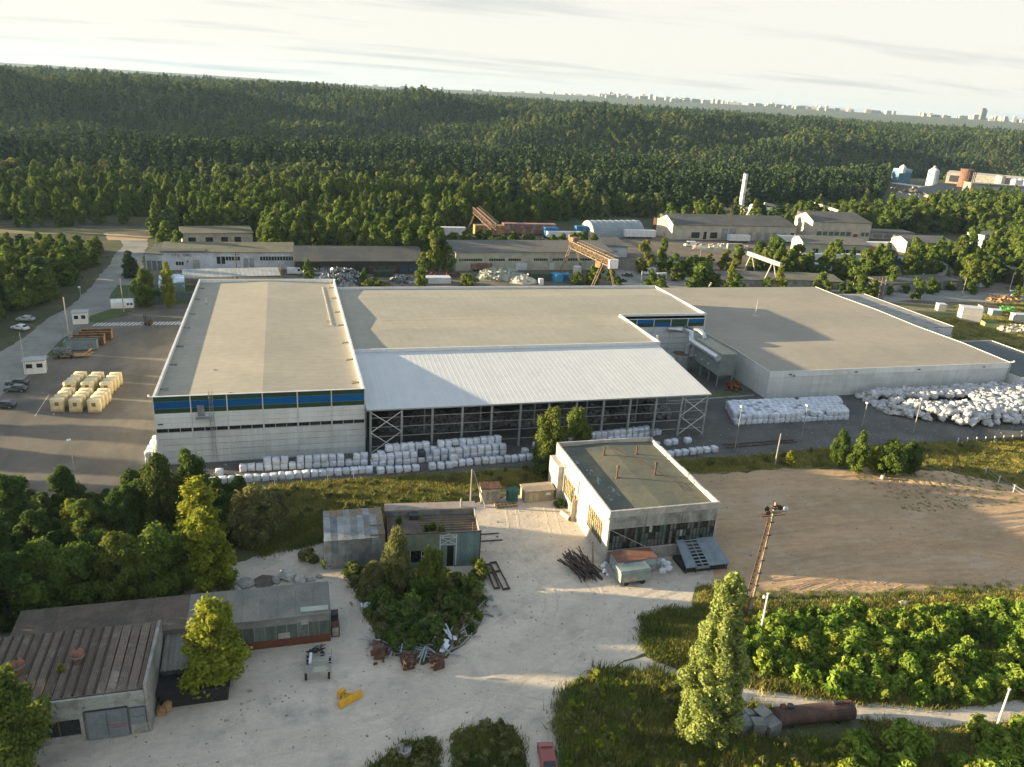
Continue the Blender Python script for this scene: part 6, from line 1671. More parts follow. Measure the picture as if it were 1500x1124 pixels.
p = G(1292, 702); o = MB().tube([(0, 0, 0), (0, 0, .8)], .35, 10).build('marker_drum', M_CONCW); o.location = p; tag(o, 'small white drum standing on the top edge of the soil field', 'drum')
# fences
t = thing('post_fence', 'white post-and-rail fence at the right edge of the soil field', 'fence', (0, 0, 0))
fp = [G(1443, 695), G(1462, 708), G(1484, 721), G(1508, 736), G(1535, 752)]
for a in fp: MB().tube([a, a + Vector((0, 0, 1.5))], .08, 6).box(a.x - .25, a.y - .06, 1.42, a.x + .25, a.y + .06, 1.55).build('post', M_TRIM, t)
for i in range(4):
    for z in (.75, 1.4): MB().bar(fp[i] + Vector((0, 0, z)), fp[i + 1] + Vector((0, 0, z)), .06).build('rail', M_CONC, t)
t = thing('low_panel_fence', 'low pale panel fence with short posts below the bag heap', 'fence', (0, 0, 0))
a, b = Vector((138.5, 123.2, 0)), Vector((196, 121.4, 0))
for i in range(24):
    p0 = a.lerp(b, i / 24); p1 = a.lerp(b, (i + 1) / 24)
    MB().bar(p0 + Vector((0, 0, .45)), p1 + Vector((0, 0, .45)), .05, .8).build('fence_panel', M_CONCD, t)
    MB().box(p0.x - .07, p0.y - .07, 0, p0.x + .07, p0.y + .07, 1.25).build('post', M_TRIM, t)
t = thing('wire_fence', 'thin wire fence posts along the grass strip behind the workshop', 'fence', (0, 0, 0))
mbw = MB()
for i in range(34):
    x = -12 + i * 4.4
    if 44 < x < 63 : continue
    MB().tube([(x, 125.2 + math.sin(x * .05), 0), (x, 125.2 + math.sin(x * .05), 1.5)], .035, 5).build('post', M_STEEL, t)
t = thing('girder_frame', 'flat dark lattice girder lying on the gravel before the block stack', 'girder', G(1065, 657), .02)
for y in (0, 1.6): MB().bar((0, y, .15), (17, y * .6 + .4, .15), .14).build('chord', M_RUST, t)
for k in range(14): MB().bar((k * 1.2, (k % 2) * 1.5, .18), (k * 1.2 + 1.2, ((k + 1) % 2) * 1.5, .18), .08).build('brace', M_DARKM, t)
# ------------------------------------------------------------------ buildings behind the plant
KEEP = []      # world footprints that keep trees out


def bldg(name, label, pl, pr_, h, d, wall, roof, wins=(), style='mono', rise=.8, over=.4, cat='building', gable=None, z=0.0, fascia=None):
    a = G(*pl, z); b = G(*pr_, z); L_ = (b - a).length; rz = math.atan2(b.y - a.y, b.x - a.x)
    t = thing(name, label, cat, a, rz)
    MB().box(0, .15, 0, L_, d, h).build('wall', wall, t)
    nb = max(1, min(24, int(L_ / 6)))
    pmesh_ = MB().box(.04, 0, 0, L_ / nb - .04, .14, h - .02).mesh('wall_panel', wall)
    for i in range(nb): inst('wall_panel', pmesh_, t, (i * L_ / nb, 0, 0))
    if style == 'mono': prof = [(-over, h), (d + over, h), (d + over, h + rise), (-over, h + .22)]
    elif style == 'gable': prof = [(-over, h - .05), (d + over, h - .05), (d + over, h + .1), (d / 2, h + rise), (-over, h + .1)]
    else: prof = [(-over, h), (d + over, h), (d + over, h + .35), (-over, h + .35)]
    x0, x1 = -over, L_ + over
    MB().extr_x(prof, x0 + (1.0 if gable else 0), x1).build('roof', roof, t)
    if gable:
        MB().extr_x([(0, 0), (d, 0), (d, h + .4), (d / 2, h + rise + .5), (0, h + .4)], -.25, -.002).build('gable_wall', gable, t)
    for k, (f0, f1, z0_, z1_, mm, n_) in enumerate(wins):
        w_ = (f1 - f0) * L_ / n_
        me = MB().box(w_ * .1, -.06, 0, w_ * .9, -.002, z1_ - z0_).mesh('window', mm)
        for i in range(n_):
            inst('door' if z0_ < .3 else 'window', me, t, (f0 * L_ + i * w_, 0, z0_))
    ca, sa = math.cos(rz), math.sin(rz)
    KEEP.append([(a.x + u * ca - v * sa, a.y + u * sa + v * ca) for u, v in ((-2, -3), (L_ + 2, -3), (L_ + 2, d + 2), (-2, d + 2))])
    return t, L_


M_BW = mat('white_block_wall', (.58, .62, .66), (.50, .54, .58), s=.2, rough=.8, c3=(.38, .4, .42), s3=.15)
M_SLATE = mat('dark_slate_roof', (.085, .085, .085), (.12, .115, .10), s=.12, rough=.95)
M_MOSS = mat('mossy_roof', (.17, .16, .11), (.13, .125, .09), s=.15, rough=.95)
M_GRRF = mat('grey_brown_roof', (.16, .15, .13), (.12, .115, .105), s=.08, rough=.95)
M_LITW = mat('pale_gable', (.56, .50, .41), (.46, .41, .34), s=.3, rough=.9, c3=(.34, .3, .25), s3=.3)
M_DG = M_GLASSD
t, L_ = bldg('white_depot', 'long white depot with grey sheet roof and ribbon windows, left behind the tall hall', (238, 396), (432, 395), 6.2, 14, M_BW, M_MOSS,
             [(.40, .47, 2.2, 4.8, M_DG, 2), (.47, .58, 3.4, 4.8, M_DG, 5), (.73, .995, 3.4, 4.8, M_DG, 12), (.10, .16, 1.8, 3.0, M_DG, 3), (.22, .28, .05, 3.6, M_GREYW, 1), (.60, .69, .05, 4.2, M_STEEL, 2), (.18, .195, 2.8, 3.3, M_DG, 1)], rise=1.2)
MB().box(-.4, 0.3, 6.45, L_ * .32, 12.5, 6.75).build('dark_roof_part', M_SLATE, t)
text('UTG.  VIBEL', 1.3, (L_ * .15, -.1, 4.9), M_DARKM, t)
t, L_ = bldg('white_depot_wing', 'white corner wing with grey garage gates at the left end of the depot', (214, 395), (240, 396), 5.6, 18, M_BW, M_SLATE, [(.05, .95, .05, 3.2, M_ZINC, 3)], rise=.6)
t, L_ = bldg('dark_open_shed', 'long dark open-fronted shed with a patched slate roof behind the tall hall', (433, 402), (621, 401), 4.6, 13, M_DARK, M_SLATE, [(.55, .78, .4, 3.0, mat('brown_bay', (.10, .07, .05), (.06, .045, .035), s=1), 3), (.8, .95, .4, 3.0, mat('blue_bay', (.03, .07, .11), (.02, .05, .08), s=1), 2), (.19, .30, .6, 2.6, M_ZINC, 3)], rise=3.2)
t, L_ = bldg('cream_office', 'low cream building with four dark windows between the trees above the white depot', (268, 363), (371, 361), 5.5, 12, M_CREAM, M_MOSS, [(.07, .20, 1.8, 4.0, M_DG, 1), (.31, .44, 1.8, 4.0, M_DG, 1), (.53, .65, 1.8, 4.0, M_DG, 1), (.72, .84, 1.8, 4.0, M_DG, 1)], rise=1.0)
t, L_ = bldg('ribbon_window_hall', 'long pale green hall with a ribbon of small windows behind the middle block', (667, 397), (896, 395), 7.0, 15, M_GREENWALL, M_GRRF,
             [(.02, .16, 3.8, 4.7, M_DG, 10), (.2, .3, 3.8, 4.7, M_DG, 7), (.32, .40, 3.8, 4.7, M_DG, 6), (.48, .57, 3.8, 4.7, M_DG, 7), (.6, .67, 3.8, 4.7, M_DG, 6), (.7, .86, 3.8, 4.7, M_DG, 10), (.36, .45, .1, 3.0, M_BW, 1), (.58, .62, .1, 3.0, M_BW, 1)], rise=2.2)
t, L_ = bldg('long_factory_hall', 'long cream factory hall with dark roof, many grey gates and a sunlit left gable', (984, 351), (1164, 353), 7.4, 17, M_CREAM, M_SLATE,
             [(.14, .22, .9, 3.9, M_DG, 1), (.24, .27, .3, 4.2, M_DG, 1), (.29, .36, .9, 3.9, M_DG, 1), (.38, .50, .2, 6.2, M_ZINC, 2), (.6, .64, .2, 4.2, M_ZINC, 1), (.665, .71, .2, 4.2, M_ZINC, 1), (.735, .78, .2, 4.2, M_ZINC, 1), (.80, .84, .2, 4.2, M_ZINC, 1), (.87, .93, 2.2, 3.4, M_DG, 1), (.95, .99, .2, 4.2, M_DG, 1)], rise=3.4, gable=M_LITW, style='mono')
a = G(960, 345); g = thing('gable_screen', 'tall sunlit concrete gable screen with a rusty left edge, left of the long factory hall', 'wall', a)
b = G(984, 349)
MB().bar((0, 0, 4.6), (b.x - a.x, b.y - a.y, 4.6), .4, 9.2).build('concrete_screen', M_LITW, g); MB().bar((-1.2, 1.5, 4.8), (-.2, 0, 4.8), .5, 8.6).build('rusty_edge', M_RUST, g)
t, L_ = bldg('tall_cream_hall', 'taller cream hall with green band and red door beside the long factory hall', (1187, 351), (1272, 353), 9.6, 18, M_CREAM, M_SLATE,
             [(.08, .68, 2.4, 4.6, mat('green_band', (.09, .13, .10), (.07, .10, .08), s=.4), 6), (.84, .99, 2.4, 4.6, _mats['green_band'], 2), (.71, .80, .1, 3.6, mat('red_door', (.22, .045, .03), (.16, .04, .03), s=1), 1)], rise=3.6, gable=M_LITW)
t, L_ = bldg('small_gabled_hall', 'lower cream hall with sunlit gable partly hidden behind a round tree, right background', (1174, 372), (1273, 376), 5.2, 12, M_GREENWALL, M_GRRF, [(.14, .24, .5, 2.9, M_DG, 2), (.58, .86, .7, 2.9, M_DG, 5)], rise=2.2, gable=M_LITW)
t, L_ = bldg('grey_gabled_hall', 'grey-blue hall with a sunlit square gable among the trees at right', (1326, 371), (1398, 372), 5.4, 12, M_ZINC, M_GRRF, [], rise=2.0, gable=M_LITW)
t, L_ = bldg('white_office_block', 'white two-storey office block half hidden by trees near the right edge', (1437, 367), (1468, 365), 8.2, 10, M_BW, M_SLATE, [(.05, .95, 5.0, 6.6, M_DG, 6), (.1, .9, 1.4, 3.0, M_DG, 5)], style='flat', gable=None)
t, L_ = bldg('sheet_roof_house', 'small pale hut with a white band and grey roof behind the rusty gantry crane', (878, 377), (918, 377), 4.6, 12, M_BW, M_GRRF, [(.1, .7, 2.2, 2.9, M_ZINC, 1)], rise=2.0)
t, L_ = bldg('mural_wall_garage', 'long low garage row with pale shuttered bays along the back road at right', (1296, 428), (1402, 423), 3.2, 9, M_CONCD, M_SLATE, [(.03, .25, .4, 2.6, M_CONCW, 1), (.37, .62, .4, 2.6, M_CONCW, 1), (.85, .99, .4, 2.6, M_CONCW, 1)], rise=1.0)
t, L_ = bldg('low_olive_shed', 'low olive-roofed shed directly behind the flat-roofed hall', (1143, 420), (1232, 424), 2.8, 10, M_CONC, M_MOSS, [], rise=1.2)
t, L_ = bldg('low_grey_shed', 'low dark-roofed shed right of the bush behind the flat-roofed hall', (1042, 421), (1145, 420), 2.6, 10, M_CONC, M_GRRF, [], rise=1.4)
t, L_ = bldg('sunlit_cabin', 'small sunlit orange-cream cabin between the round trees at right', (1368, 405), (1385, 406), 5, 6, M_LITW, M_GRRF, [], rise=.8)
t, L_ = bldg('rubble_strewn_shed', 'low grey flat shed right of the tall cream hall', (1273, 350), (1338, 352), 3.8, 12, M_CONC, M_GRRF, [(.05, .8, .8, 2.8, M_CONCD, 3)], style='flat')
t, L_ = bldg('brick_blockhouse', 'low brownish blockhouse at the far right edge among trees', (1482, 415), (1530, 418), 5.5, 8, mat('brown_render', (.26, .2, .14), (.2, .15, .11), s=.5), M_GRRF, [], style='flat')
# hooped hangar
a, b = G(870, 349), G(944, 348)
t = thing('hooped_hangar', 'grey-blue semicircular hooped hangar with a sunlit end wall', 'hangar', a, math.atan2(b.y - a.y, b.x - a.x))
L_ = (b - a).length; r_ = 7.6
mbh = MB(); arc = [(r_ - r_ * math.cos(k * math.pi / 14), r_ * math.sin(k * math.pi / 14) * 1.0) for k in range(15)]
mbh.extr_x(list(reversed(arc)), 0, L_); mbh.build('shell', mat('hangar_sheet', (.30, .34, .36), (.24, .28, .30), s=.2, rough=.6, stripes=(0, 1.6, .25, .15)), t)
mbh = MB(); mbh.extr_x(list(reversed([(x * .98 + .1, z * .98) for x, z in arc])), -.15, -.01); e = mbh.build('end_wall', M_LITW, t)
MB().box(-.25, r_ - 2, 0, -.16, r_ + 2, 4.2).build('door', M_CONCD, t)
for k in range(8): MB().extr_x(list(reversed([(r_ + (x - r_) * 1.012, z * 1.012) for x, z in arc])), 2.8 + k * L_ / 8.6, 3.0 + k * L_ / 8.6).build('hoop', M_STEEL, t)
KEEP.append([(a.x - 2, a.y - 3), (b.x + 3, b.y - 3), (b.x + 3, b.y + 17), (a.x - 2, a.y + 17)])
# tent roofs behind the tall hall
a, b = G(268, 421), G(412, 417)
t = thing('corrugated_canopy', 'long pale corrugated canopy roof directly behind the tall hall', 'canopy', a, math.atan2(b.y - a.y, b.x - a.x)); L_ = (b - a).length
for i in range(22):
    x = i * L_ / 22; w_ = L_ / 22 - .06
    MB().add([(x, 0, 3.2), (x + w_, 0, 3.2), (x + w_, 9.5, 3.9), (x, 9.5, 3.9), (x, 0, 3.05), (x + w_, 0, 3.05), (x + w_, 9.5, 3.75), (x, 9.5, 3.75)], [(0, 1, 2, 3), (4, 5, 1, 0), (7, 6, 5, 4), (5, 6, 2, 1), (7, 4, 0, 3)]).build('roof_sheet', mat('pale_corrugated', (.40, .41, .39), (.33, .34, .33), s=.5, rand=.12), t)
for i in range(7): MB().box(i * L_ / 6 - .08, .3, 0, i * L_ / 6 + .08, .5, 3.1).build('post', M_STEEL, t)
a, b = G(233, 428), G(271, 427)
t = thing('tarpaulin_shelter', 'shelter under a blue-white marbled tarpaulin beside the round trees', 'shelter', a, math.atan2(b.y - a.y, b.x - a.x)); L_ = (b - a).length
MB().add([(0, 0, 2.6), (L_, 0, 2.8), (L_, 8, 4.0), (0, 8, 3.6), (0, 0, 0), (L_, 0, 0), (L_, 8, 0), (0, 8, 0)], [(0, 1, 2, 3), (4, 5, 1, 0), (5, 6, 2, 1), (6, 7, 3, 2), (7, 4, 0, 3)]).build('tarpaulin', mat('marbled_tarp', (.50, .58, .68), (.14, .22, .22), s=.4, rough=.5, lo=.5, hi=.56), t)
t = thing('grey_panel_fence', 'grey-blue panel fence below the tarpaulin shelter', 'fence', (0, 0, 0))
a, b = G(222, 443), G(292, 440)
for i in range(8):
    p0, p1 = a.lerp(b, i / 8), a.lerp(b, (i + 1) / 8 - .01); MB().bar(p0 + Vector((0, 0, 1.3)), p1 + Vector((0, 0, 1.3)), .1, 2.6).build('fence_panel', mat('slate_blue_panel', (.10, .135, .15), (.08, .11, .125), s=.5), t)

# ------------------------------------------------------------------ gantry cranes
def gantry(label, p0, p1, h0, h1, m, dp=1.8, wd_=1.6, legs=(.12, .85), splay=4.5, ext=.0, cab=None, plain=False, lean=0):
    a = G(*p0, h0); b = G(*p1, h1); t = thing('gantry_crane', label, 'crane', (a.x, a.y, 0))
    a2, b2 = Vector((0, 0, a.z)), Vector((b.x - a.x, b.y - a.y, b.z)); d = b2 - a2; n_ = Vector((-d.y, d.x, 0)).normalized()
    if plain:
        MB().bar(a2, b2, 1.1, 1.5).build('girder', m, t)
    else:
        mb = MB(); nb = 16
        for s_ in (-1, 1):
            for zz in (0, -dp): mb.bar(a2 + n_ * s_ * wd_ / 2 + Vector((0, 0, zz)), b2 + n_ * s_ * wd_ / 2 + Vector((0, 0, zz)), .28)
            for i in range(nb):
                q0, q1 = a2.lerp(b2, i / nb), a2.lerp(b2, (i + 1) / nb)
                o_ = n_ * s_ * wd_ / 2
                mb.bar(q0 + o_ + Vector((0, 0, -dp * (i % 2))), q1 + o_ + Vector((0, 0, -dp * ((i + 1) % 2))), .18); mb.bar(q0 + o_, q0 + o_ - Vector((0, 0, dp)), .14)
        for i in range(nb + 1):
            q0 = a2.lerp(b2, i / nb); mb.bar(q0 + n_ * wd_ / 2, q0 - n_ * wd_ / 2, .14); mb.bar(q0 + n_ * wd_ / 2 - Vector((0, 0, dp)), q0 - n_ * wd_ / 2 - Vector((0, 0, dp)), .14)
        mb.build('truss_girder', m, t)
        w = MB(); w.bar(a2 + n_ * (wd_ / 2 + .5), b2 + n_ * (wd_ / 2 + .5), .9, .08); w.bar(a2 + n_ * (wd_ / 2 + .9) + Vector((0, 0, .9)), b2 + n_ * (wd_ / 2 + .9) + Vector((0, 0, .9)), .07); w.build('walkway', m, t)
    for f_ in legs:
        q = a2.lerp(b2, f_)
        for s_ in (-1, 1):
            foot = Vector((q.x, q.y, 0)) + n_ * splay * s_ + d.normalized() * (lean if f_ < .5 else -lean)
            lg = MB().bar(q + n_ * s_ * wd_ * .4 - Vector((0, 0, dp * .5 if not plain else .7)), foot, .38 if plain else .3)
            if not plain:
                f2 = foot + d.normalized() * 1.6
                lg.bar(q + n_ * s_ * wd_ * .4 + d.normalized() * 1.0 - Vector((0, 0, dp * .8)), f2, .22)
                for k in range(6):
                    u = k / 6; lg.bar((q + n_ * s_ * wd_ * .4).lerp(foot, u), (q + n_ * s_ * wd_ * .4 + d.normalized()).lerp(f2, u + .14), .12)
            lg.build('leg', m, t)
        if not plain: MB().bar(Vector((q.x, q.y, .5)) + n_ * splay, Vector((q.x, q.y, .5)) - n_ * splay, .35).build('bogie_beam', m, t)
    if cab:
        q = a2.lerp(b2, cab); MB().obox(q + Vector((0, 0, -dp - 1.2)), (2.6, 2.4, 2.2), .4).build('cabin', m, t)
    return t, a2, b2, n_


M_GY = mat('rusty_ochre_steel', (.30, .21, .13), (.19, .13, .08), s=.6, rough=.85, c3=(.13, .07, .04), s3=.5)
M_GB = mat('brown_crane_steel', (.22, .15, .11), (.14, .095, .07), s=.6, rough=.85)
gantry('brown gantry crane in front of the wood, upper middle', (696, 304), (724, 329), 11.5, 11.5, M_GB, 2.6, 2.0, (.1, .9), 4.5)
t, a2, b2, n_ = gantry('big rusty ochre gantry crane with a white end cap behind the middle block', (838, 353), (899, 381), 12.5, 12.5, M_GY, 2.5, 2.3, (.03, .82), 5.0, cab=.72)
MB().obox(b2 + Vector((0, 0, -1.4)), (1.0, 3.4, 3.2), math.atan2(b2.y - a2.y, b2.x - a2.x)).build('end_cap', M_WHITE, t)
MB().obox(a2 + Vector((.5, 0, .8)), (3.0, 3, 1.4), .4).obox(a2 + Vector((-.5, 1, 1.8)), (1.2, 1, 1), .1).build('winch', M_GY, t)
gantry('pale grey beam gantry on thin splayed legs behind the flat-roofed hall', (1096, 371), (1144, 388), 9.5, 9.5, mat('pale_beam', (.46, .43, .36), (.36, .34, .29), s=.6), 1.4, 1.1, (.12, .78), 3.6, plain=True)
gantry('low pale conveyor beam above the tall cream hall', (1192, 298), (1236, 312), 12, 10, M_LITW, 1.2, 1.0, (.1, .6), 1.5, plain=True)

# chimney
p = G(1084.6, 307.6); h = T((1084.6, 307.6), (1092.4, 255))
t = thing('chimney', 'tall white cylindrical chimney rising before the dark wood', 'chimney', p)
mb = MB(); mb.tube([(0, 0, 0), (0, 0, h)], [1.75, 1.5], 16); mb.build('stack', M_WHITE, t)
for f_ in (.45, .82): MB().tube([(0, 0, h * f_), (0, 0, h * f_ + .35)], [2.1, 2.1], 16).build('ring', M_CONC, t)
MB().tube([(0, 0, h), (0, 0, h + .3)], [1.6, 1.6], 16).build('rim', M_CONCD, t)
a = G(1098, 322); t = thing('asphalt_plant', 'pale green batching plant with a white silo and conveyor arm below the chimney', 'plant', a)
MB().box(0, 0, 0, 30, 14, 5.5).build('shed', M_GREENWALL, t); MB().box(-.4, -.4, 5.5, 30.4, 14.4, 6.1).build('roof', mat('pale_teal_roof', (.24, .30, .27), (.19, .24, .22), s=.2), t)
MB().tube([(-1, -2, 3), (-1, -2, 9)], [1.8, 1.8], 12).tube([(-1, -2, 9), (-1, -2, 10)], [1.8, .6], 12).build('silo', M_WHITE, t); MB().bar((-6, -4, 1), (-1, -2, 8), 1.0).build('feed_arm', M_LITW, t)
MB().bar((8, -1, 10.5), (26, -6, 7), 1.2, 1.4).bar((26, -6, 7), (26, -6, 0), .3).bar((10, -1, 10), (10, -1, 0), .3).build('conveyor', M_LITW, t)

# ------------------------------------------------------------------ far works at the right edge
def zt(px_, py_):
    """ground point following the terrain"""
    r_ = ray(px_, py_); s0 = 100.0
    for k in range(400):
        p_ = CAMV + r_ * s0 / FOC
        if p_[2] < float(terrain(p_[0], p_[1])): break
        s0 *= 1.02
    return Vector((float(p_[0]), float(p_[1]), float(terrain(p_[0], p_[1]))))


p = G(1318, 270); t = thing('blue_mixing_tower', 'blue boxy mixing tower with a white hopper, farthest works at the right', 'tower', p)
MB().box(-8, -5, 2, 8, 6, 13).build('body', mat('bright_blue_sheet', (.10, .21, .28), (.08, .17, .24), s=.2), t); MB().box(-7, -5, 13, 8, 6, 16).build('upper_body', mat('pale_blue_sheet', (.25, .42, .50), (.2, .36, .44), s=.2), t)
MB().tube([(-5, -5, 12), (-5, -5, 18)], [3.4, 3.4], 12).tube([(-5, -5, 18), (-5, -5, 20.5)], [3.4, .8], 12).build('hopper', M_WHITE, t)
for x in (-7, 0, 7): MB().box(x - .4, -4, 0, x + .4, -3.2, 2).build('leg', M_DARKM, t)
p = G(1361, 283); t = thing('white_silo', 'tall white round silo with a dark top fitting, right background', 'silo', p)
MB().tube([(0, 0, 3), (0, 0, 21), (0, 0, 23.5)], [5.0, 5.0, 2.0], 18).build('shell', M_BW, t); MB().tube([(0, 0, 0), (0, 0, 3)], [4.0, 5.0], 12).build('skirt', M_RAMP, t); MB().obox((0, 0, 24.5), (2.2, 2.2, 2.0)).build('top_fitting', M_CONC, t)
for k in range(5): MB().tube([(0, 0, 5 + k * 4), (0, 0, 5.2 + k * 4)], [5.15, 5.15], 18).build('ring', M_CONC, t)
p = G(1411, 274); t = thing('rusty_cooling_tower', 'rust-red ribbed tower rising above the trees of the far works', 'tower', p)
MB().tube([(0, 0, 0), (0, 0, 14), (0, 0, 19)], [6.6, 6.0, 6.9], 14).build('shell', mat('rust_red_brick', (.21, .11, .075), (.14, .08, .055), s=.2, rough=.9), t)
for k in range(7): MB().box(-6.8 + k * 2.2, -6.6, 1, -6.3 + k * 2.2, -5.9, 17).build('rib', M_RUST, t)
p = G(1462, 276); t = thing('buff_storage_bin', 'buff cylindrical bin right of the rusty tower', 'bin', p)
MB().tube([(0, 0, 0), (0, 0, 13)], [5, 5], 12).build('shell', M_LITW, t); MB().tube([(0, 0, 13), (0, 0, 14.5)], [5.2, 2], 12).build('cap', M_CONC, t)
for i, px_ in enumerate((1482, 1490, 1499, 1508)):
    p = G(px_, 281); t = thing('white_tank', ['first', 'second', 'third', 'fourth'][i] + ' from the left of the white upright tanks in the far works', 'tank', p)
    MB().tube([(0, 0, 0), (0, 0, 12.5)], [3.6, 3.6], 12).build('shell', M_WHITE, t); MB().tube([(0, 0, 12.5), (0, 0, 13.6)], [3.6, .8], 12).build('cap', M_BW, t)
t, L_ = bldg('far_works_shed', 'long far shed with cream roof and dark side, upper right', (1384, 268), (1530, 282), 11, 60, M_CONC, M_LITW, [(.02, .18, 2, 9, M_DARKM, 1)], style='flat', cat='building')
t, L_ = bldg('far_works_hall', 'lower grey works hall with pale sawtooth front before the rusty tower', (1358, 296), (1400, 287), 6, 26, M_CONCW, M_GRRF, [(.0, .25, .5, 5, M_LITW, 1), (.35, .95, 2, 4, M_BLUE, 2)], style='gable', rise=4)
t, L_ = bldg('far_works_annex', 'grey open bays right of the rusty tower in the far works', (1420, 282), (1510, 288), 9, 16, M_CONCD, M_CONC, [(.05, .95, 1, 7, M_ZINC, 6)], style='flat')
t, L_ = bldg('far_works_plinth', 'low pale plinth building between the blue tower and the silo', (1300, 276), (1356, 284), 5, 16, M_CONC, M_CONCW, [], style='flat')

# ------------------------------------------------------------------ yard things behind the halls
def heap(name, label, px_, py_, L_, W_, h, m, n_=40, seed=1, cat='heap', sz=(.6, 2.0)):
    p_ = G(px_, py_); q = random.Random(seed); mb = MB()
    mb.ellip((0, 0, 0), (L_ / 2, W_ / 2, h * .85), 14, 6, .25, q)
    for k in range(n_):
        a_ = q.random() * 6.28; r_ = q.random() ** .6; x, y = math.cos(a_) * r_ * L_ / 2, math.sin(a_) * r_ * W_ / 2
        mb.obox((x, y, h * .85 * math.sqrt(max(0, 1 - r_ * r_)) + q.uniform(-.1, .3)), (q.uniform(*sz), q.uniform(*sz) * .6, q.uniform(.2, .8)), q.random() * 3, q.uniform(-.7, .7), q.uniform(-.7, .7))
    o_ = mb.build(name, m, kind='stuff'); o_.location = p_; tag(o_, label, cat)
    return o_


M_SCR = mat('shiny_scrap', (.20, .22, .23), (.05, .055, .06), s=.9, rough=.4, metal=.5, c3=(.45, .47, .48), s3=.8, lo=.45, hi=.55)
M_PALEH = mat('pale_green_rubble', (.36, .39, .33), (.20, .22, .18), s=.8, rough=.9, c3=(.45, .42, .34), s3=.9)
heap('scrap_heap', 'large dark glittering scrap metal heap behind the corner between the two flat roofs', 500, 414, 17, 14, 5.2, M_SCR, 120, 1)
heap('scrap_heap', 'low reddish scrap heap right behind the middle block parapet, left of the light birch', 592, 413, 10, 6, 2.0, M_SCR, 50, 2)
heap('rubble_heap', 'big pale green rubble heap behind the middle block', 733, 408, 18, 12, 4.2, M_PALEH, 110, 3)
heap('rubble_heap', 'smaller smooth pale heap right of the big rubble heap', 766, 413, 11, 8, 2.6, M_CONCW, 14, 4)
heap('scrap_heap', 'brown scrap heap before the pale office hut, right of the light birch', 645, 405, 16, 8, 1.8, M_RUST, 60, 5)
heap('scrap_heap', 'mixed scrap before the dark open shed', 470, 404, 14, 8, 2.4, M_SCR, 60, 6)
heap('rubble_heap', 'sand-coloured rubble along the long factory hall', 1055, 364, 34, 9, 1.8, M_CREAM, 50, 7)
heap('scrap_heap', 'rusty machinery heap before the pale beam gantry', 1090, 408, 34, 8, 2.0, M_RUST, 60, 8)
heap('soil_heap', 'brown earth bank behind the flat-roofed hall', 985, 384, 40, 14, 2.2, M_SCRAPG, 12, 9)
heap('debris_heap', 'orange and brown debris lying by the back road at the right edge', 1470, 440, 18, 8, 1.2, M_RUSTL, 50, 10)
heap('debris_heap', 'timber and sand debris at the right frame edge behind the annex', 1488, 485, 16, 7, 1.5, M_CREAM, 50, 11)


def boxy(name, label, cat, px_, py_, L_, W_, h, m, rz=0.0, roofm=None, wheels=True, group=None):
    p_ = G(px_, py_); t_ = thing(name, label, cat, p_, rz, group); z0_ = .9 if wheels else .05
    MB().box(-L_ / 2, -W_ / 2, z0_, L_ / 2, W_ / 2, h).build('body', m, t_)
    if roofm: MB().box(-L_ / 2 - .05, -W_ / 2 - .05, h, L_ / 2 + .05, W_ / 2 + .05, h + .2).build('roof', roofm, t_)
    if wheels:
        for x in (-L_ * .36, -L_ * .22, L_ * .34):
            for s_ in (-1, 1): MB().tube([(x, s_ * (W_ / 2 - .3), .5), (x, s_ * W_ / 2, .5)], .5, 10).build('wheel', M_TYRE, t_)
    KEEP.append([(p_.x - L_ / 2 - 1, p_.y - 4), (p_.x + L_ / 2 + 1, p_.y - 4), (p_.x + L_ / 2 + 1, p_.y + 3), (p_.x - L_ / 2 - 1, p_.y + 3)])
    return t_


M_OR = mat('orange_paint', (.60, .28, .05), (.5, .22, .04), s=.6)
M_BLU = mat('mid_blue_paint', (.04, .16, .34), (.03, .12, .26), s=.6)
M_DGREEN = mat('dark_green_container', (.04, .07, .04), (.03, .05, .03), s=.6)
M_REDB = mat('faded_red_brown', (.24, .13, .10), (.18, .1, .08), s=.5, c3=(.4, .3, .25), s3=.4)
boxy('box_truck', 'white box truck standing before the wood left of the brown gantry', 'truck', 660, 347, 14, 3, 4.6, M_WHITE)
boxy('orange_excavator_cabin', 'orange machine body between the trees, upper middle', 'machine', 603, 346, 7, 4, 6, M_OR)
boxy('white_tank_wagon', 'white-topped tank wagon half hidden in the trees, upper middle', 'wagon', 555, 347, 16, 4, 4.5, M_WHITE)
boxy('dark_cabin', 'grey cabin right of the orange machine', 'cabin', 617, 345, 7, 4, 5, M_ZINC, wheels=False)
boxy('red_wagon', 'faded red-brown railway wagon, left one behind the hedge', 'wagon', 744, 344, 17, 4, 4.6, M_REDB)
boxy('red_wagon', 'faded red-brown railway wagon with pink roof, right one behind the hedge', 'wagon', 774, 344, 27, 4, 5.4, M_REDB, roofm=mat('pinkish_roof', (.42, .24, .2), (.33, .2, .17), s=.5))
boxy('yellow_frame_wagon', 'yellow framed open wagon under the brown gantry', 'wagon', 716, 346, 15, 4, 5.4, M_RUSTL)
boxy('blue_truck', 'blue truck cab at the right end of the hedge', 'truck', 806, 348, 7, 4, 5, M_BLU)
boxy('white_lorry', 'long white lorry body right of the blue cab', 'truck', 826, 350, 18, 3, 3.6, M_WHITE)
boxy('blue_white_truck', 'blue and white truck just left of the hooped hangar', 'truck', 853, 345, 8, 3, 4.8, M_BLU)
boxy('white_semitrailer', 'white semitrailer parked before the hooped hangar', 'trailer', 936, 349, 17, 3, 4.2, M_WHITE)
boxy('white_semitrailer', 'white semitrailer standing at the gates of the long factory hall', 'trailer', 1081, 355, 12, 3, 3.8, M_WHITE)
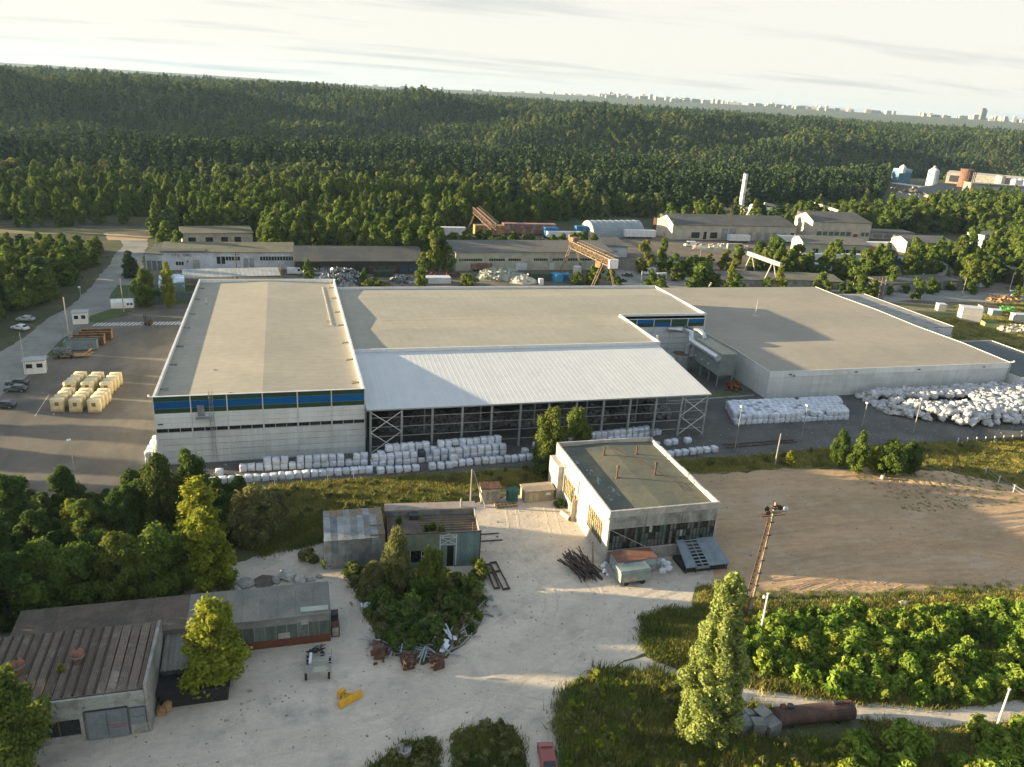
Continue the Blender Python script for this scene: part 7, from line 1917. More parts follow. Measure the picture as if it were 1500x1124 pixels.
boxy('white_covered_truck', 'white covered truck before the right end of the long factory hall', 'truck', 1148, 356, 10, 3, 4.0, M_WHITE)
boxy('white_trailer_row', 'long white trailer at the left foot of the tall cream hall', 'trailer', 1205, 357, 20, 3, 3.8, M_WHITE)
boxy('white_trailer_row', 'long white trailer between the tall cream hall and the grey gabled hall', 'trailer', 1290, 364, 24, 3, 3.4, M_WHITE)
boxy('white_bus', 'white bus behind the round tree, before the small gabled hall', 'bus', 1243, 384, 13, 3, 3.8, M_WHITE)
boxy('white_bus', 'white bus at the left of the round tree, before the small gabled hall', 'bus', 1192, 383, 12, 3, 3.6, M_WHITE)
boxy('orange_loader', 'orange loader before the grey gabled hall', 'machine', 1284, 372, 6, 3, 3.6, M_OR)
boxy('blue_container', 'deep blue container right of the orange loader among trees', 'container', 1320, 387, 9, 3, 3.0, M_BLU, wheels=False)
boxy('dark_green_container', 'dark green container before the ribbon-window hall', 'container', 791, 411, 8, 2.6, 2.8, M_DGREEN, wheels=False)
boxy('blue_container', 'bright blue container, left one of the blue pair behind the middle block', 'container', 815, 412, 3.4, 4, 2.9, mat('bright_blue_paint', (.05, .28, .5), (.04, .22, .42), s=.6), .3, wheels=False)
boxy('blue_container', 'darker blue container, right one of the blue pair behind the middle block', 'container', 829, 411, 3.4, 4, 2.6, M_BLU, .2, wheels=False)
boxy('white_tank', 'white upright tank beside the blue containers', 'tank', 845, 402, 2.6, 2.6, 3.2, M_WHITE, wheels=False)
boxy('white_locker', 'small white locker behind the middle block parapet', 'locker', 792, 417, 1.6, 1.6, 2.2, M_WHITE, wheels=False)
boxy('tank_truck', 'rust-brown tank truck before the ribbon-window hall', 'truck', 705, 397, 8, 2.6, 3.0, M_REDB)
boxy('rust_brown_truck', 'long rust-brown flat wagon before the ribbon-window hall', 'wagon', 735, 395, 10, 2.6, 2.2, M_RUST)
boxy('yellow_skip', 'yellow skip in front of the white depot', 'skip', 402, 401, 4.6, 2.4, 2.0, M_YEL, wheels=False)
boxy('green_skip', 'dark green skip with a white post before the dark open shed', 'skip', 562, 405, 7, 2.6, 2.2, M_DGREEN, wheels=False)
boxy('white_skip', 'long whitish low container before the depot doors', 'container', 327, 402, 11, 2.4, 1.8, M_CONCW, wheels=False)
boxy('office_hut', 'pale flat-roofed hut among the scrap behind the middle block', 'hut', 637, 414, 11, 4, 2.2, M_BW, wheels=False)
boxy('pale_shed_hut', 'long pale low hut in the bushes left of the brown timber pole', 'hut', 992, 394, 15, 4, 3.0, mat('pale_blue_hut', (.33, .38, .38), (.27, .32, .32), s=.5), wheels=False)
boxy('cream_crate', 'cream crate left of the pale beam gantry', 'crate', 1049, 408, 4, 3, 2.4, M_CREAM, wheels=False)
boxy('pinkish_slab', 'pinkish concrete slab wall before the long factory hall', 'slab', 1075, 366, 8, 1.2, 3, M_LITW, wheels=False)
p = G(1201, 402); t = thing('cement_tank', 'white cylindrical tank lying on its side among the right-hand trees', 'tank', p, -.5)
MB().tube([(-5, 0, 3.0), (4, 0, 2.4)], [2.0, 2.2], 14).build('barrel', M_BW, t); MB().tube([(4.01, 0, 2.4), (4.5, 0, 2.35)], [1.9, 1.2], 14).build('end', M_CONCD, t); MB().box(-3, -1.5, 0, 3, 1.5, .9).build('cradle', M_DARKM, t)
for (px_, py_, lab, mm, rz, k_) in ((966, 409, 'white panel van, nearest of the vans behind the middle block', M_WHITE, math.radians(190), 'van'), (951, 402, 'white van behind the nearest one', M_WHITE, math.radians(200), 'van'), (919, 405, 'dark car at the left of the vans behind the middle block', M_CARD, math.radians(150), 'car'),
                                   (433, 402, 'white minibus at the right end of the white depot', M_WHITE, 0, 'van'), (1010, 361, 'white van before the long factory hall, left part', M_WHITE, math.radians(185), 'van'), (1024, 359, 'grey car right of the white van before the long factory hall', M_CARS, 0, 'car'),
                                   (298, 402, 'white car parked before the depot gates', M_WHITE, 0, 'car'), (374, 403, 'white car parked right of the crossarm pole', M_WHITE, 0, 'car'), (910, 413, 'black car close to the middle block parapet', M_CARD, .3, 'car')):
    p = G(px_, py_)
    if k_ == 'van': car('parked_van', lab, 'van', p, rz, mm, 5.8, 2.0, 2.5, 'van')
    else: car('parked_car', lab, 'car', p, rz, mm)
# crates and containers on the meadow at right
def crate_box(label, px_, py_, L_, W_, h, m, rz, name='portable_cabin', lay=1, roof=None):
    p_ = G(px_, py_); t_ = thing(name, label, 'cabin', p_, rz)
    for k in range(lay):
        MB().box(-L_ / 2, -W_ / 2, k * (h / lay) + .05, L_ / 2, W_ / 2, (k + 1) * h / lay - .12).build('body', m, t_)
        MB().box(-L_ / 2 - .08, -W_ / 2 - .08, (k + 1) * h / lay - .12, L_ / 2 + .08, W_ / 2 + .08, (k + 1) * h / lay + .05).build('roof', roof or M_BW, t_)
    return t_


M_PORT = mat('cream_cabin_sheet', (.52, .50, .46), (.45, .43, .4), s=.5, rough=.6)
crate_box('small white cube cabin with a dark hatch on the meadow', 1377, 455, 2.8, 2.6, 2.6, M_PORT, -.35)
crate_box('two white cabins stacked on each other, largest on the meadow', 1418, 470, 6.5, 4.2, 5.0, M_PORT, -.45, lay=2)
crate_box('cream and dark roofed cabin behind the stacked cabins', 1446, 458, 6, 3.4, 2.6, M_PORT, -.3, roof=M_RUST)
crate_box('teal-white cabin right of the dark roofed one', 1456, 463, 3.4, 3, 2.4, mat('teal_white_sheet', (.30, .36, .36), (.24, .3, .3), s=.5), -.3)
crate_box('green-ended container at the foot of the meadow', 1449, 481, 5, 3, 2.4, mat('light_green_sheet', (.26, .32, .12), (.2, .26, .1), s=.5), -.35, name='green_container', roof=M_DGREEN)
crate_box('sand-coloured long container at the right frame edge', 1497, 472, 8, 3, 3.0, M_CREAM, -.2, name='sand_container')
crate_box('whitish cabin at the back road near the right edge', 1437, 420, 4, 2.4, 1.8, M_BW, 0)
crate_box('small grey machine house by the back road at the right edge', 1484, 434, 2.4, 2, 2.2, mat('teal_white_sheet', (.3, .36, .36)), -.3)
heap('green_sacks', 'bright green sacks scattered behind the stacked cabins', 1475, 455, 9, 5, 1.2, mat('lime_plastic', (.16, .42, .10), (.08, .25, .06), s=1.5), 24, 12, 'sacks', (.5, 1.2))

# ------------------------------------------------------------------ city on the horizon
M_CITY = mat('pale_apartment_wall', (.52, .49, .44), (.46, .43, .39), s=.02, rough=.9, rand=.3)
M_CITYW = mat('apartment_window_band', (.12, .13, .14), (.1, .11, .12), s=.02)
cr_ = random.Random(31)


def city_mesh(w_, d_, h_, n_):
    return MB().box(-w_ / 2, -d_ / 2, -15, w_ / 2, d_ / 2, h_).box(-w_ / 2 + w_ * .15, -d_ / 4, h_, -w_ / 2 + w_ * .3, d_ / 4, h_ + 3).mesh('apartment_block', M_CITY), MB_bands(w_, d_, h_, n_)


def MB_bands(w_, d_, h_, n_):
    mb = MB()
    for k in range(n_): mb.box(-w_ / 2 - .3, -d_ / 2 - .3, h_ * (k + .4) / n_, w_ / 2 + .3, d_ / 2 + .3, h_ * (k + .75) / n_)
    return mb.mesh('window_band', M_CITYW)


CM = [city_mesh(62, 16, 27, 5), city_mesh(90, 16, 24, 5), city_mesh(24, 22, 42, 7), city_mesh(36, 18, 32, 6), city_mesh(22, 22, 52, 8)]
n_city = 0
tow = thing('tower_block', 'tall slab tower standing highest in the skyline at the right', 'tower')
for i in range(330):
    u = cr_.random()
    px_ = (500 + u * 1020) if i % 6 else (500 + u * 400)
    if px_ < 880 and cr_.random() < .85: continue
    if 1250 < px_ < 1272 or 1318 < px_ < 1345: continue
    if n_city >= 240: break
    r_ = cr_.uniform(6600, 7900) if px_ > 880 else cr_.uniform(7200, 8600)
    d = ray(px_, 160); az = math.atan2(d[0], d[1]); x, y = math.sin(az) * r_, math.cos(az) * r_
    z = float(terrain(x, y)); k = cr_.choices(range(5), [5, 4, 2, 3, 1.2 if 1230 < px_ < 1330 else .3])[0]
    sc_ = cr_.uniform(.5, .95) * (1.0 if px_ > 880 else .6)
    o = thing('apartment_block', 'tiny pale apartment block in the hazy city skyline', 'building', (x, y, z), cr_.uniform(-.6, .6), 'city apartment blocks on the horizon'); o.scale = (sc_ * 1.3, 1, sc_)
    inst('wall', CM[k][0], o); inst('window_band', CM[k][1], o); n_city += 1
d = ray(1436, 180); az = math.atan2(d[0], d[1]); x, y = math.sin(az) * 6900, math.cos(az) * 6900
tow.location = (x, y, float(terrain(x, y)))
MB().box(-22, -14, -10, 12, 14, 78).box(12.05, -12, -10, 26, 12, 66).build('wall', mat('dark_tower_wall', (.16, .18, .18), (.13, .15, .15), s=.02), tow); mb = MB()
for k in range(14): mb.box(-22.4, -14.4, 5 + k * 5, 12.4, -14.02, 7 + k * 5)
mb.build('window_band', M_CITYW, tow)
# ------------------------------------------------------------------ single trees near the camera
tree('mid_broadleaf' if False else 'broadleaf', 22, 1146, 13.2, 9.0, 'leafy tree filling the bottom left corner before the old garage')
tree('aspen', 100, 1045, 6.4, 2.6, 'small yellow sapling peeping over the garage front beside the corner tree')
tree('aspen', 318, 1012, 12.3, 8.2, 'bright yellow-green birch standing before the lean-to roof')
tree('dark_broadleaf', 20, 912, 9.5, 9.5, 'dark round tree at the left edge behind the garage')
tree('broadleaf', 72, 905, 11.0, 9.0, 'broad green tree behind the garage, second from the left edge')
tree('broadleaf', 122, 893, 9.6, 8.5, 'broad green tree behind the garage, third from the left edge')
tree('broadleaf', 182, 885, 10.6, 8.0, 'sunlit green tree behind the left end of the long shed')
tree('broadleaf', 232, 880, 11.0, 8.6, 'yellowish tree behind the middle of the long shed')
tree('broadleaf', 268, 868, 9.0, 6.6, 'green tree between the yellowish tree and the thin birches')
tree('aspen', 303, 868, 12.6, 6.6, 'thin yellow-green birch, tallest of the pair behind the long shed')
tree('aspen', 330, 866, 8.8, 4.4, 'thin yellow-green birch, shorter one of the pair behind the long shed')
tree('aspen', 296, 805, 12.0, 8.0, 'yellow-green tree in front of the row of bales, left of the willow')
tree('willow', 375, 795, 9.4, 9.4, 'olive-brown willow left of the zinc shed')
tree('willow', 405, 775, 7.0, 6.0, 'smaller olive willow behind the big one')
tree('dark_broadleaf', 202, 770, 9.4, 7.6, 'dark tree left of the tallest dark one at the hall corner')
tree('dark_broadleaf', 243, 772, 12.4, 8.0, 'tallest dark tree before the left corner of the tall hall')
tree('dark_broadleaf', 283, 755, 11.4, 6.4, 'dark pointed tree overlapping the front of the tall hall')
tree('dark_broadleaf', 180, 790, 8.0, 7.0, 'dark tree in the shade at the lower edge of the loading yard')
tree('dark_broadleaf', 98, 742, 7.2, 6.4, 'round dark tree alone at the lower edge of the loading yard')
tree('dark_broadleaf', 22, 775, 9.2, 7.6, 'dark tree at the left edge below the loading yard')
tree('dark_broadleaf', 55, 800, 6.0, 6.0, 'lower dark bush tree right of the left-edge one')
tree('broadleaf', 128, 800, 7.4, 7.2, 'mid-green tree below the round dark one')
tree('aspen', 107, 790, 6.6, 3.0, 'narrow yellow sapling before the round dark tree')
tree('dark_broadleaf', -20, 830, 9.0, 8.6, 'dark tree cut by the left frame edge')
tree('broadleaf', 240, 845, 7.8, 5.6, 'pale green sapling crown behind the yellowish tree')
tree('dark_broadleaf', 150, 840, 6.6, 7.0, 'dark tree in the shaded thicket')
tree('broadleaf', 803, 692, 12.9, 8.0, 'left crown of the double birch at the workshop corner')
tree('broadleaf', 840, 682, 11.8, 6.8, 'right crown of the double birch at the workshop corner')
tree('dark_broadleaf', 800, 700, 6.4, 6.6, 'dark bushy tree at the foot of the double birch')
tree('willow', 582, 868, 10.2, 5.0, 'tall yellowish willow standing before the teal shed')
tree('broadleaf', 630, 868, 7.4, 5.2, 'dark green tree before the windows of the teal shed')
tree('willow', 548, 872, 5.2, 4.6, 'low olive bush tree left of the tall willow')
tree('broadleaf', 1226, 682, 7.6, 4.4, 'small rounded tree, leftmost of the group on the grass strip')
tree('pine', 1252, 692, 8.4, 4.4, 'upright tree second from the left on the grass strip')
tree('broadleaf', 1300, 697, 7.6, 7.4, 'broad sunlit tree, widest of the group on the grass strip')
tree('dark_broadleaf', 1330, 692, 6.6, 6.0, 'dark tree at the right end of the group on the grass strip')
tree('aspen', 1278, 690, 5.2, 3.6, 'low yellow-green tree between the pines and the broad one')
tree('aspen', 1156, 682, 3.2, 2.6, 'single small yellow-green bush right of the timber pole')
tree('broadleaf', 1520, 655, 10.0, 6.4, 'tree cut by the right frame edge beside the bag heap')
tree('broadleaf', 215, 449, 11.0, 9.0, 'round olive tree on the lawn behind the white hut')
tree('aspen', 249, 450, 13.5, 5.2, 'slender tree right of the round one on the lawn')
tree('pine', 192, 407, 8.8, 8.2, 'dark spreading pine beside the access road')
tree('mid_birch', 618, 424, 13.0, 6.5, 'light birch in front of the dark open shed, behind the middle block')
tree('bush', 548, 421, 3.0, 12.0, 'wide yellow-green bush right behind the middle block parapet')
tree('bush', 534, 418, 5.6, 3.5, 'narrow pale bush at the left of the wide one')
tree('mid_broadleaf', 452, 412, 7.5, 5.0, 'bushy small tree behind the parapet of the tall hall')
tree('bush', 683, 418, 4.0, 9.0, 'dark green bush right of the light birch')
tree('bush', 844, 416, 4.4, 6.0, 'round yellow-green bush behind the middle block near the blue containers')
tree('mid_broadleaf', 634, 400, 15, 8.5, 'tall tree at the end of the dark open shed')
tree('mid_birch', 655, 400, 11, 8.0, 'second tree at the end of the dark open shed')
tree('mid_broadleaf', 641, 365, 16, 9.0, 'tall pointed tree above the dark open shed roof')
tree('mid_broadleaf', 1022, 425, 11.0, 13.0, 'broad bushy tree right behind the flat-roofed hall')
tree('aspen', 1068, 424, 10.5, 4.6, 'slender yellow-green tree right of the bushy one')
tree('aspen', 1139, 424, 9.5, 4.6, 'thin pale tree at the end of the pale beam gantry')
tree('mid_broadleaf', 941, 400, 13.5, 9.5, 'tree before the sunlit gable screen, left one')
tree('mid_broadleaf', 970, 392, 13.0, 6.0, 'tree before the sunlit gable screen, right one')
tree('mid_birch', 967, 400, 9.5, 4.8, 'slender birch beside the vans')
tree('mid_birch', 893, 412, 8.0, 4.6, 'small birch under the end cap of the gantry crane')
tree('mid_birch', 874, 410, 7.5, 6.0, 'straggly tree under the gantry crane')
tree('mid_broadleaf', 1078, 385, 8.5, 8.0, 'bush tree right of the brown timber pole')
tree('mid_broadleaf', 1216, 398, 14.0, 11.5, 'round yellow-green tree before the small gabled hall')
tree('mid_birch', 1184, 404, 11.0, 6.4, 'slender tree left of the lying white tank')
tree('mid_broadleaf', 1155, 402, 11.0, 9.0, 'dark tree between the beam gantry and the lying tank')
tree('mid_broadleaf', 1266, 396, 10.0, 9.0, 'dark green tree right of the white bus')
tree('mid_broadleaf', 1228, 408, 5.5, 8.0, 'low bush below the round yellow-green tree')
tree('mid_broadleaf', 1337, 372, 8.5, 6.5, 'round tree before the grey gabled hall')
tree('mid_broadleaf', 1414, 378, 16.5, 14.0, 'largest round yellow-green tree left of the white office block')
tree('mid_broadleaf', 1412, 418, 13.5, 11.5, 'round bright tree by the back road before the largest one')
tree('mid_broadleaf', 1365, 404, 15.0, 13.0, 'broad tree left of the sunlit cabin')
tree('mid_broadleaf', 1485, 400, 15.0, 14.0, 'broad bright tree at the right edge behind the office block')
tree('mid_broadleaf', 1455, 412, 9.0, 9.5, 'low dark tree right of the round bright one')
tree('mid_birch', 1112, 345, 6.0, 6.0, 'small tree between the batching plant and the factory hall')
tree('mid_birch', 1227, 336, 15.0, 7.0, 'pale yellow birch behind the tall cream hall roof')
tree('mid_broadleaf', 244, 372, 12.0, 10.0, 'tree left of the cream office')
tree('mid_broadleaf', 262, 382, 11.5, 8.0, 'tree touching the left end of the cream office')
tree('mid_broadleaf', 362, 379, 6.0, 6.0, 'bush before the right end of the cream office')
tree('mid_broadleaf', 1305, 424, 9.0, 5.5, 'tree growing at the posts by the garage row')
_bushr = random.Random(3)
for i, (px_, py_, h_, w_) in enumerate(((1235, 427, 3.2, 6), (1250, 429, 3.4, 6), (1268, 430, 3.0, 6), (1282, 431, 3.2, 5), (1325, 429, 3.2, 5), (1368, 427, 3.6, 6), (1392, 425, 3.2, 5))):
    tree('dark_bush', px_, py_, h_, w_, 'dark bush in the hedge before the garage row', 'bush', group='dark hedge bushes before the garage row')

# the tall poplar
pb = []
q = random.Random(17)
ph = 21.6
env_t = [(0, .5), (.05, .85), (.14, 1.0), (.30, 1.0), (.45, .9), (.60, .72), (.72, .54), (.82, .42), (.90, .42), (.96, .30), (1.0, .12)]
def env(f_):
    for i in range(len(env_t) - 1):
        if env_t[i][0] <= f_ <= env_t[i + 1][0]:
            u = (f_ - env_t[i][0]) / (env_t[i + 1][0] - env_t[i][0]); return env_t[i][1] * (1 - u) + env_t[i + 1][1] * u
    return .1


for i in range(120):
    f_ = (i + .5) / 120; R_ = 4.5 * env(f_); a = i * 2.39996 + q.uniform(-.4, .4)
    rr = R_ * q.uniform(.42, .74); rx = q.uniform(.6, 1.05) * (.55 + .45 * env(f_))
    pb.append((math.cos(a) * rr, math.sin(a) * rr, .7 + f_ * (ph - 1.5), rx, rx * q.uniform(1.1, 1.7)))
for i in range(24):
    f_ = (i + .5) / 24; pb.append((q.gauss(0, .2), q.gauss(0, .2), .8 + f_ * (ph - 1.9), 1.5 * env(f_), 1.4))
p = G(1030, 1082)
t = thing('poplar', 'tall dense column-shaped poplar in front of the lattice mast', 'tree', p)
inst('crown', leaf_mesh('crown', pb, 46000, .25, L_POP, 5, aspect=1.35, jit=.8, shell=.5, up=.15), t)
inst('trunk', trunk_mb(20.5, .32, pb, 5, 14, .01).mesh('trunk', M_BARK), t)

# shrubs at the foot of things, individually visible
for i, (k_, px_, py_, h_, w_, lab) in enumerate((('olive_bush', 455, 822, 2.0, 3.4, 'yellow-brown shrub on the pale sand left of the zinc shed'), ('bush', 700, 845, 2.6, 4.0, 'green bush at the right foot of the teal shed'), ('bush', 620, 880, 3.6, 5.2, 'green bush in the middle of the overgrown mound'),
                                                ('dark_bush', 660, 900, 3.2, 5.4, 'dark bush on the right of the overgrown mound'), ('dark_bush', 590, 920, 3.0, 5.6, 'dark bush on the lower part of the overgrown mound'), ('dark_bush', 555, 890, 3.2, 4.6, 'dark bush on the left flank of the overgrown mound'),
                                                ('dark_bush', 635, 935, 2.8, 5.0, 'dark bush at the tip of the overgrown mound'), ('weed', 603, 890, 2.6, 3.0, 'bright green shrub in the middle of the overgrown mound'), ('bush', 820, 742, 1.4, 2.6, 'small green shrub at the pipe by the workshop wall'),
                                                ('bush', 690, 872, 2.6, 4.0, 'olive bush near the rubble at the right of the mound'), ('bush', 480, 832, 1.6, 2.6, 'low shrub at the foot of the zinc shed'), ('dark_bush', 515, 842, 1.8, 3.2, 'low dark shrub below the zinc shed'))):
    tree(k_, px_, py_, h_, w_, lab, 'bush')

# ------------------------------------------------------------------ ground cover
def cover(name, poly, spacing, kind, smin, smax, label, cat, seed=1, zs=1.0, keepout=(), meshes=None, dens=None):
    P_ = pts_in(poly, spacing, seed, keepout)
    if dens is not None and len(P_): P_ = P_[dens(P_)]
    scatter(name, veg_pts(P_, smin, smax, seed + 5, zs), meshes or [v[0] for v in VEG[kind]], label, cat)


patchy = lambda P_, s_=9, th=.0, sd=1: vnoise(P_[:, 0], P_[:, 1], s_, sd) > th
strip = [(-6, 109), (2, 108), (24, 114.2), (30, 118.6), (43.5, 119), (43.5, 124.8), (-4, 126.0)]
strip2 = [(62.8, 118.6), (90, 118.4), (112, 116), (125, 113), (136, 102.5), (150, 98), (235, 90), (235, 120.4), (160, 122.8), (110, 124.6), (84, 123.9), (62.8, 124.8)]
cover('meadow_grass', strip, .62, None, .7, 1.2, 'tall dry-green grass on the strip before the bales', 'grass', 1, meshes=GRASS)
cover('meadow_grass', strip2, .72, None, .6, 1.1, 'dry-green grass strip above the soil field', 'grass', 2, meshes=GRASS)
cover('rank_grass', [(-5, 104), (3, 105.8), (26, 112), (28, 116), (24, 119), (-6, 112)], .55, None, .8, 1.3, 'dark rank grass below the dry strip', 'grass', 3, meshes=GRASSD)
cover('meadow_weeds', strip, 2.6, 'olive_bush', .35, .8, 'low olive weeds scattered in the dry grass strip', 'weeds', 4)
cover('meadow_weeds', strip2, 3.4, 'olive_bush', .3, .7, 'low weeds scattered in the grass above the soil field', 'weeds', 5)
thick = [(-95, 94), (-60, 95), (-24, 94.5), (-15, 103), (-8, 106), (-6, 112), (-8, 124), (-14, 125.5), (-95, 125)]
cover('thicket', thick, 2.1, 'dark_bush', .6, 1.3, 'dark undergrowth of the shaded thicket at the left', 'undergrowth', 6)
low_right = [(56, 85), (62.5, 80), (75, 77.4), (92, 75.2), (104, 73.8), (150, 69), (150, 20), (60, 30), (40, 46), (34, 60), (33, 66), (36, 69.5), (41, 71.8), (47, 73), (51, 77), (54, 82)]
track = wpoly([(905, 978), (945, 962), (1010, 985), (1100, 1008), (1250, 1030), (1380, 1038), (1500, 1026), (1700, 1010), (1700, 1045), (1500, 1058), (1380, 1066), (1250, 1052), (1150, 1040), (1060, 1025), (1000, 1005), (950, 990)])
objs_ = wpoly([(1070, 1040), (1265, 1040), (1265, 1084), (1070, 1084)])
cover('wild_grass', low_right, .68, None, .6, 1.1, 'wild grass and herbs of the lower right wasteland', 'grass', 7, keepout=(track, objs_), meshes=GRASSD + GRASS)
cover('dry_grass', low_right, 1.0, None, .8, 1.4, 'dry pale grass tufts in the lower right wasteland', 'grass', 8, keepout=(track, objs_), meshes=GRASS, dens=lambda P_: patchy(P_, 7, -.1, 3))
weeds = wpoly([(1085, 930), (1125, 912), (1200, 900), (1300, 905), (1500, 895), (1640, 885), (1640, 1010), (1500, 1022), (1380, 1030), (1250, 1022), (1140, 1000), (1075, 985)])
cover('bright_weeds', weeds, 1.3, 'weed', .35, 1.5, 'bright green waist-high weeds filling the patch right of the poplar', 'weeds', 9, dens=lambda P_: patchy(P_, 6, -.55, 5))
weeds2 = wpoly([(1235, 1124), (1245, 1090), (1300, 1074), (1400, 1080), (1500, 1070), (1640, 1065), (1640, 1300), (1200, 1300)])
cover('weed_bushes', weeds, 5.5, 'bush', .5, .95, 'darker bushes rising among the bright weeds', 'bushes', 41)
cover('bright_weeds', weeds2, 1.35, 'weed', .35, 1.5, 'bright green weeds in the bottom right corner', 'weeds', 10, dens=lambda P_: patchy(P_, 6, -.45, 8))
brush = wpoly([(818, 1060), (835, 1010), (880, 985), (960, 985), (1000, 1005), (1060, 1090), (1230, 1095), (1230, 1300), (830, 1300)])
cover('tall_herbs', brush, .85, None, .75, 1.35, 'tall yellow-green grass and herbs along the bottom edge beside the poplar', 'grass', 31, meshes=HERB)
cover('brush', brush, 3.0, 'olive_bush', .5, 1.0, 'olive and yellowish brush along the bottom edge beside the poplar', 'brush', 11)
cover('brush_herbs', brush, 3.2, 'bush', .3, .6, 'green herbs in the brush along the bottom edge', 'brush', 12, dens=lambda P_: patchy(P_, 5, 0, 2))
cover('yellow_herbs', brush, 2.2, None, .28, .6, 'yellow-green herbs in the brush along the bottom edge', 'brush', 13, meshes=[leaf_mesh('foliage', blobs_round(150 + i, 2.6, 3.0, 0, 9), 500, .26, L_YEL, 150 + i, aspect=1.8) for i in range(2)])
for i, pp in enumerate((wpoly([(535, 1130), (600, 1090), (640, 1082), (640, 1190), (500, 1190)]), wpoly([(668, 1124), (664, 1080), (700, 1066), (748, 1066), (762, 1088), (768, 1190), (672, 1190)]))):
    cover('rank_grass', pp, .5, None, .7, 1.2, ['dark grass patch around the concrete ring', 'grass patch left of the red car'][i], 'grass', 14 + i, meshes=GRASSD)
    cover('brush', pp, 1.5, 'olive_bush', .35, .8, ['low shrubs around the concrete ring', 'low shrubs left of the red car'][i], 'brush', 16 + i)
mound = wpoly([(512, 842), (560, 835), (700, 852), (708, 885), (690, 925), (650, 955), (615, 965), (560, 950), (540, 905)])
cover('mound_grass', mound, .8, None, .7, 1.3, 'dry grass between the bushes of the mound', 'grass', 51, meshes=GRASS)
cover('mound_olive', mound, 2.4, 'olive_bush', .6, 1.3, 'olive herbs on the mound before the teal shed', 'undergrowth', 52)
cover('mound_growth', mound, 2.2, 'dark_bush', .3, .75, 'dark overgrown herbs covering the mound before the teal shed', 'undergrowth', 18)
cover('mound_growth', mound, 2.0, 'bush', .3, .7, 'green herbs on the mound before the teal shed', 'undergrowth', 19)
cover('rank_grass', wpoly([(938, 905), (975, 893), (1040, 893), (1060, 930), (1010, 980), (960, 965), (940, 945)]), .5, None, .7, 1.2, 'grass between the sandy yard and the poplar', 'grass', 20, meshes=GRASSD)
# tufts creeping over the edges of the sand and the field
edge = [a_ for a_ in ((63, 80.8), (75, 78.4), (92, 76.2), (104, 74.6), (118, 72.8), (126, 71.8))]
pts_e = []
re_ = random.Random(6)
for i in range(len(edge) - 1):
    for k in range(70):
        u = re_.random(); pts_e.append((edge[i][0] * (1 - u) + edge[i + 1][0] * u, edge[i][1] * (1 - u) + edge[i + 1][1] * u + abs(re_.gauss(0, .8)), 0, re_.random() * 6, re_.uniform(.3, .9), re_.uniform(.3, .9)))
for k in range(700):
    x = re_.uniform(-40, 62); y = re_.uniform(52, 106)
    if vnoise([x], [y], 11, 6)[0] > .62 - (.35 if y < 58 else 0): pts_e.append((x, y, 0, re_.random() * 6, re_.uniform(.15, .45), re_.uniform(.12, .35)))
for k in range(500):
    x = re_.uniform(104, 136); y = re_.uniform(98, 114); pts_e.append((x, y, 0, re_.random() * 6, re_.uniform(.2, .5), re_.uniform(.15, .4)))
scatter('grass_tufts', pts_e, GRASSD, 'scattered low grass tufts along the edges of the bare ground', 'grass')
cover('meadow_grass', [(206, 162), (206, 235), (272, 236), (325, 248), (325, 120), (240, 120)], 1.6, None, .8, 1.5, 'dry meadow grass around the cabins at the right', 'grass', 22, meshes=GRASS, dens=lambda P_: patchy(P_, 14, -.2, 2))

# ------------------------------------------------------------------ woods
cands = []     # x, y, z, kind class ('b' broadleaf / 'p' pine), height, rank


ZONE = {1: 'in the roadside wood at the left', 21: 'in the low northern part of the roadside wood', 2: 'in the belt behind the white depot', 3: 'in the hedge behind the ribbon-window hall', 4: 'in the grove before the far works', 9: 'in the row beyond the railway',
        12: 'beside the pale beam gantry', 13: 'behind the tall cream hall', 14: 'in the scrapyards behind the halls', 15: 'at the batching plant'}


def fill(poly, spacing, hmin, hmax, pine=.0, seed=1, cls='edge', wfac=.62):
    P_ = pts_in(poly, spacing, seed)
    r = random.Random(seed)
    for x, y in P_:
        if any(inside(k, [x], [y])[0] for k in KEEP): continue
        cands.append((x, y, 0.0, 'p' if r.random() < pine else 'b', r.uniform(hmin, hmax), ZONE.get(seed, 'in the grove between the yards at the right'), wfac))


fill([(-240, 330), (-80, 332), (-66, 328), (-63, 300), (-66, 290), (-240, 290)], 5.0, 5, 7, .05, 21, wfac=.85)
fill([(-240, 290), (-66, 290), (-67, 250), (-76, 222), (-84, 212), (-100, 195), (-240, 190)], 5.6, 7.5, 12, .08, 1, wfac=.8)
fill([(-56, 352), (-54, 375), (20, 376), (40, 360), (62, 352), (64, 322), (62, 306), (50, 303), (6, 312), (-8, 315), (-10, 352), (-40, 353)], 6.4, 10, 16, .05, 2, wfac=.62)
fill([(66, 315), (142, 315), (142, 328), (66, 330)], 5.6, 8, 11, .0, 3, wfac=.8)
fill(wpoly([(1278, 342), (1300, 320), (1420, 305), (1540, 300), (1600, 340), (1600, 350), (1500, 345), (1400, 345), (1330, 345)]), 9, 11, 17, .1, 4, wfac=.8)
fill(wpoly([(1470, 395), (1480, 360), (1600, 355), (1600, 420), (1520, 415)]), 7, 9, 15, .05, 5, wfac=.8)
fill(wpoly([(1430, 415), (1445, 398), (1475, 402), (1475, 415)]), 6, 6, 10, .05, 6, wfac=.8)
fill(wpoly([(1325, 415), (1330, 400), (1360, 398), (1355, 418)]), 6, 6, 9, .05, 7, wfac=.85)
fill(wpoly([(1100, 398), (1108, 378), (1150, 378), (1160, 395), (1130, 402)]), 6.5, 8, 11, .0, 8, wfac=.8)
fill(wpoly([(1290, 415), (1500, 395), (1500, 374), (1400, 368), (1290, 388)]), 9, 7, 12, .05, 10, wfac=.85)
fill(wpoly([(1440, 372), (1540, 366), (1540, 335), (1430, 345)]), 8, 9, 14, .05, 11, wfac=.8)
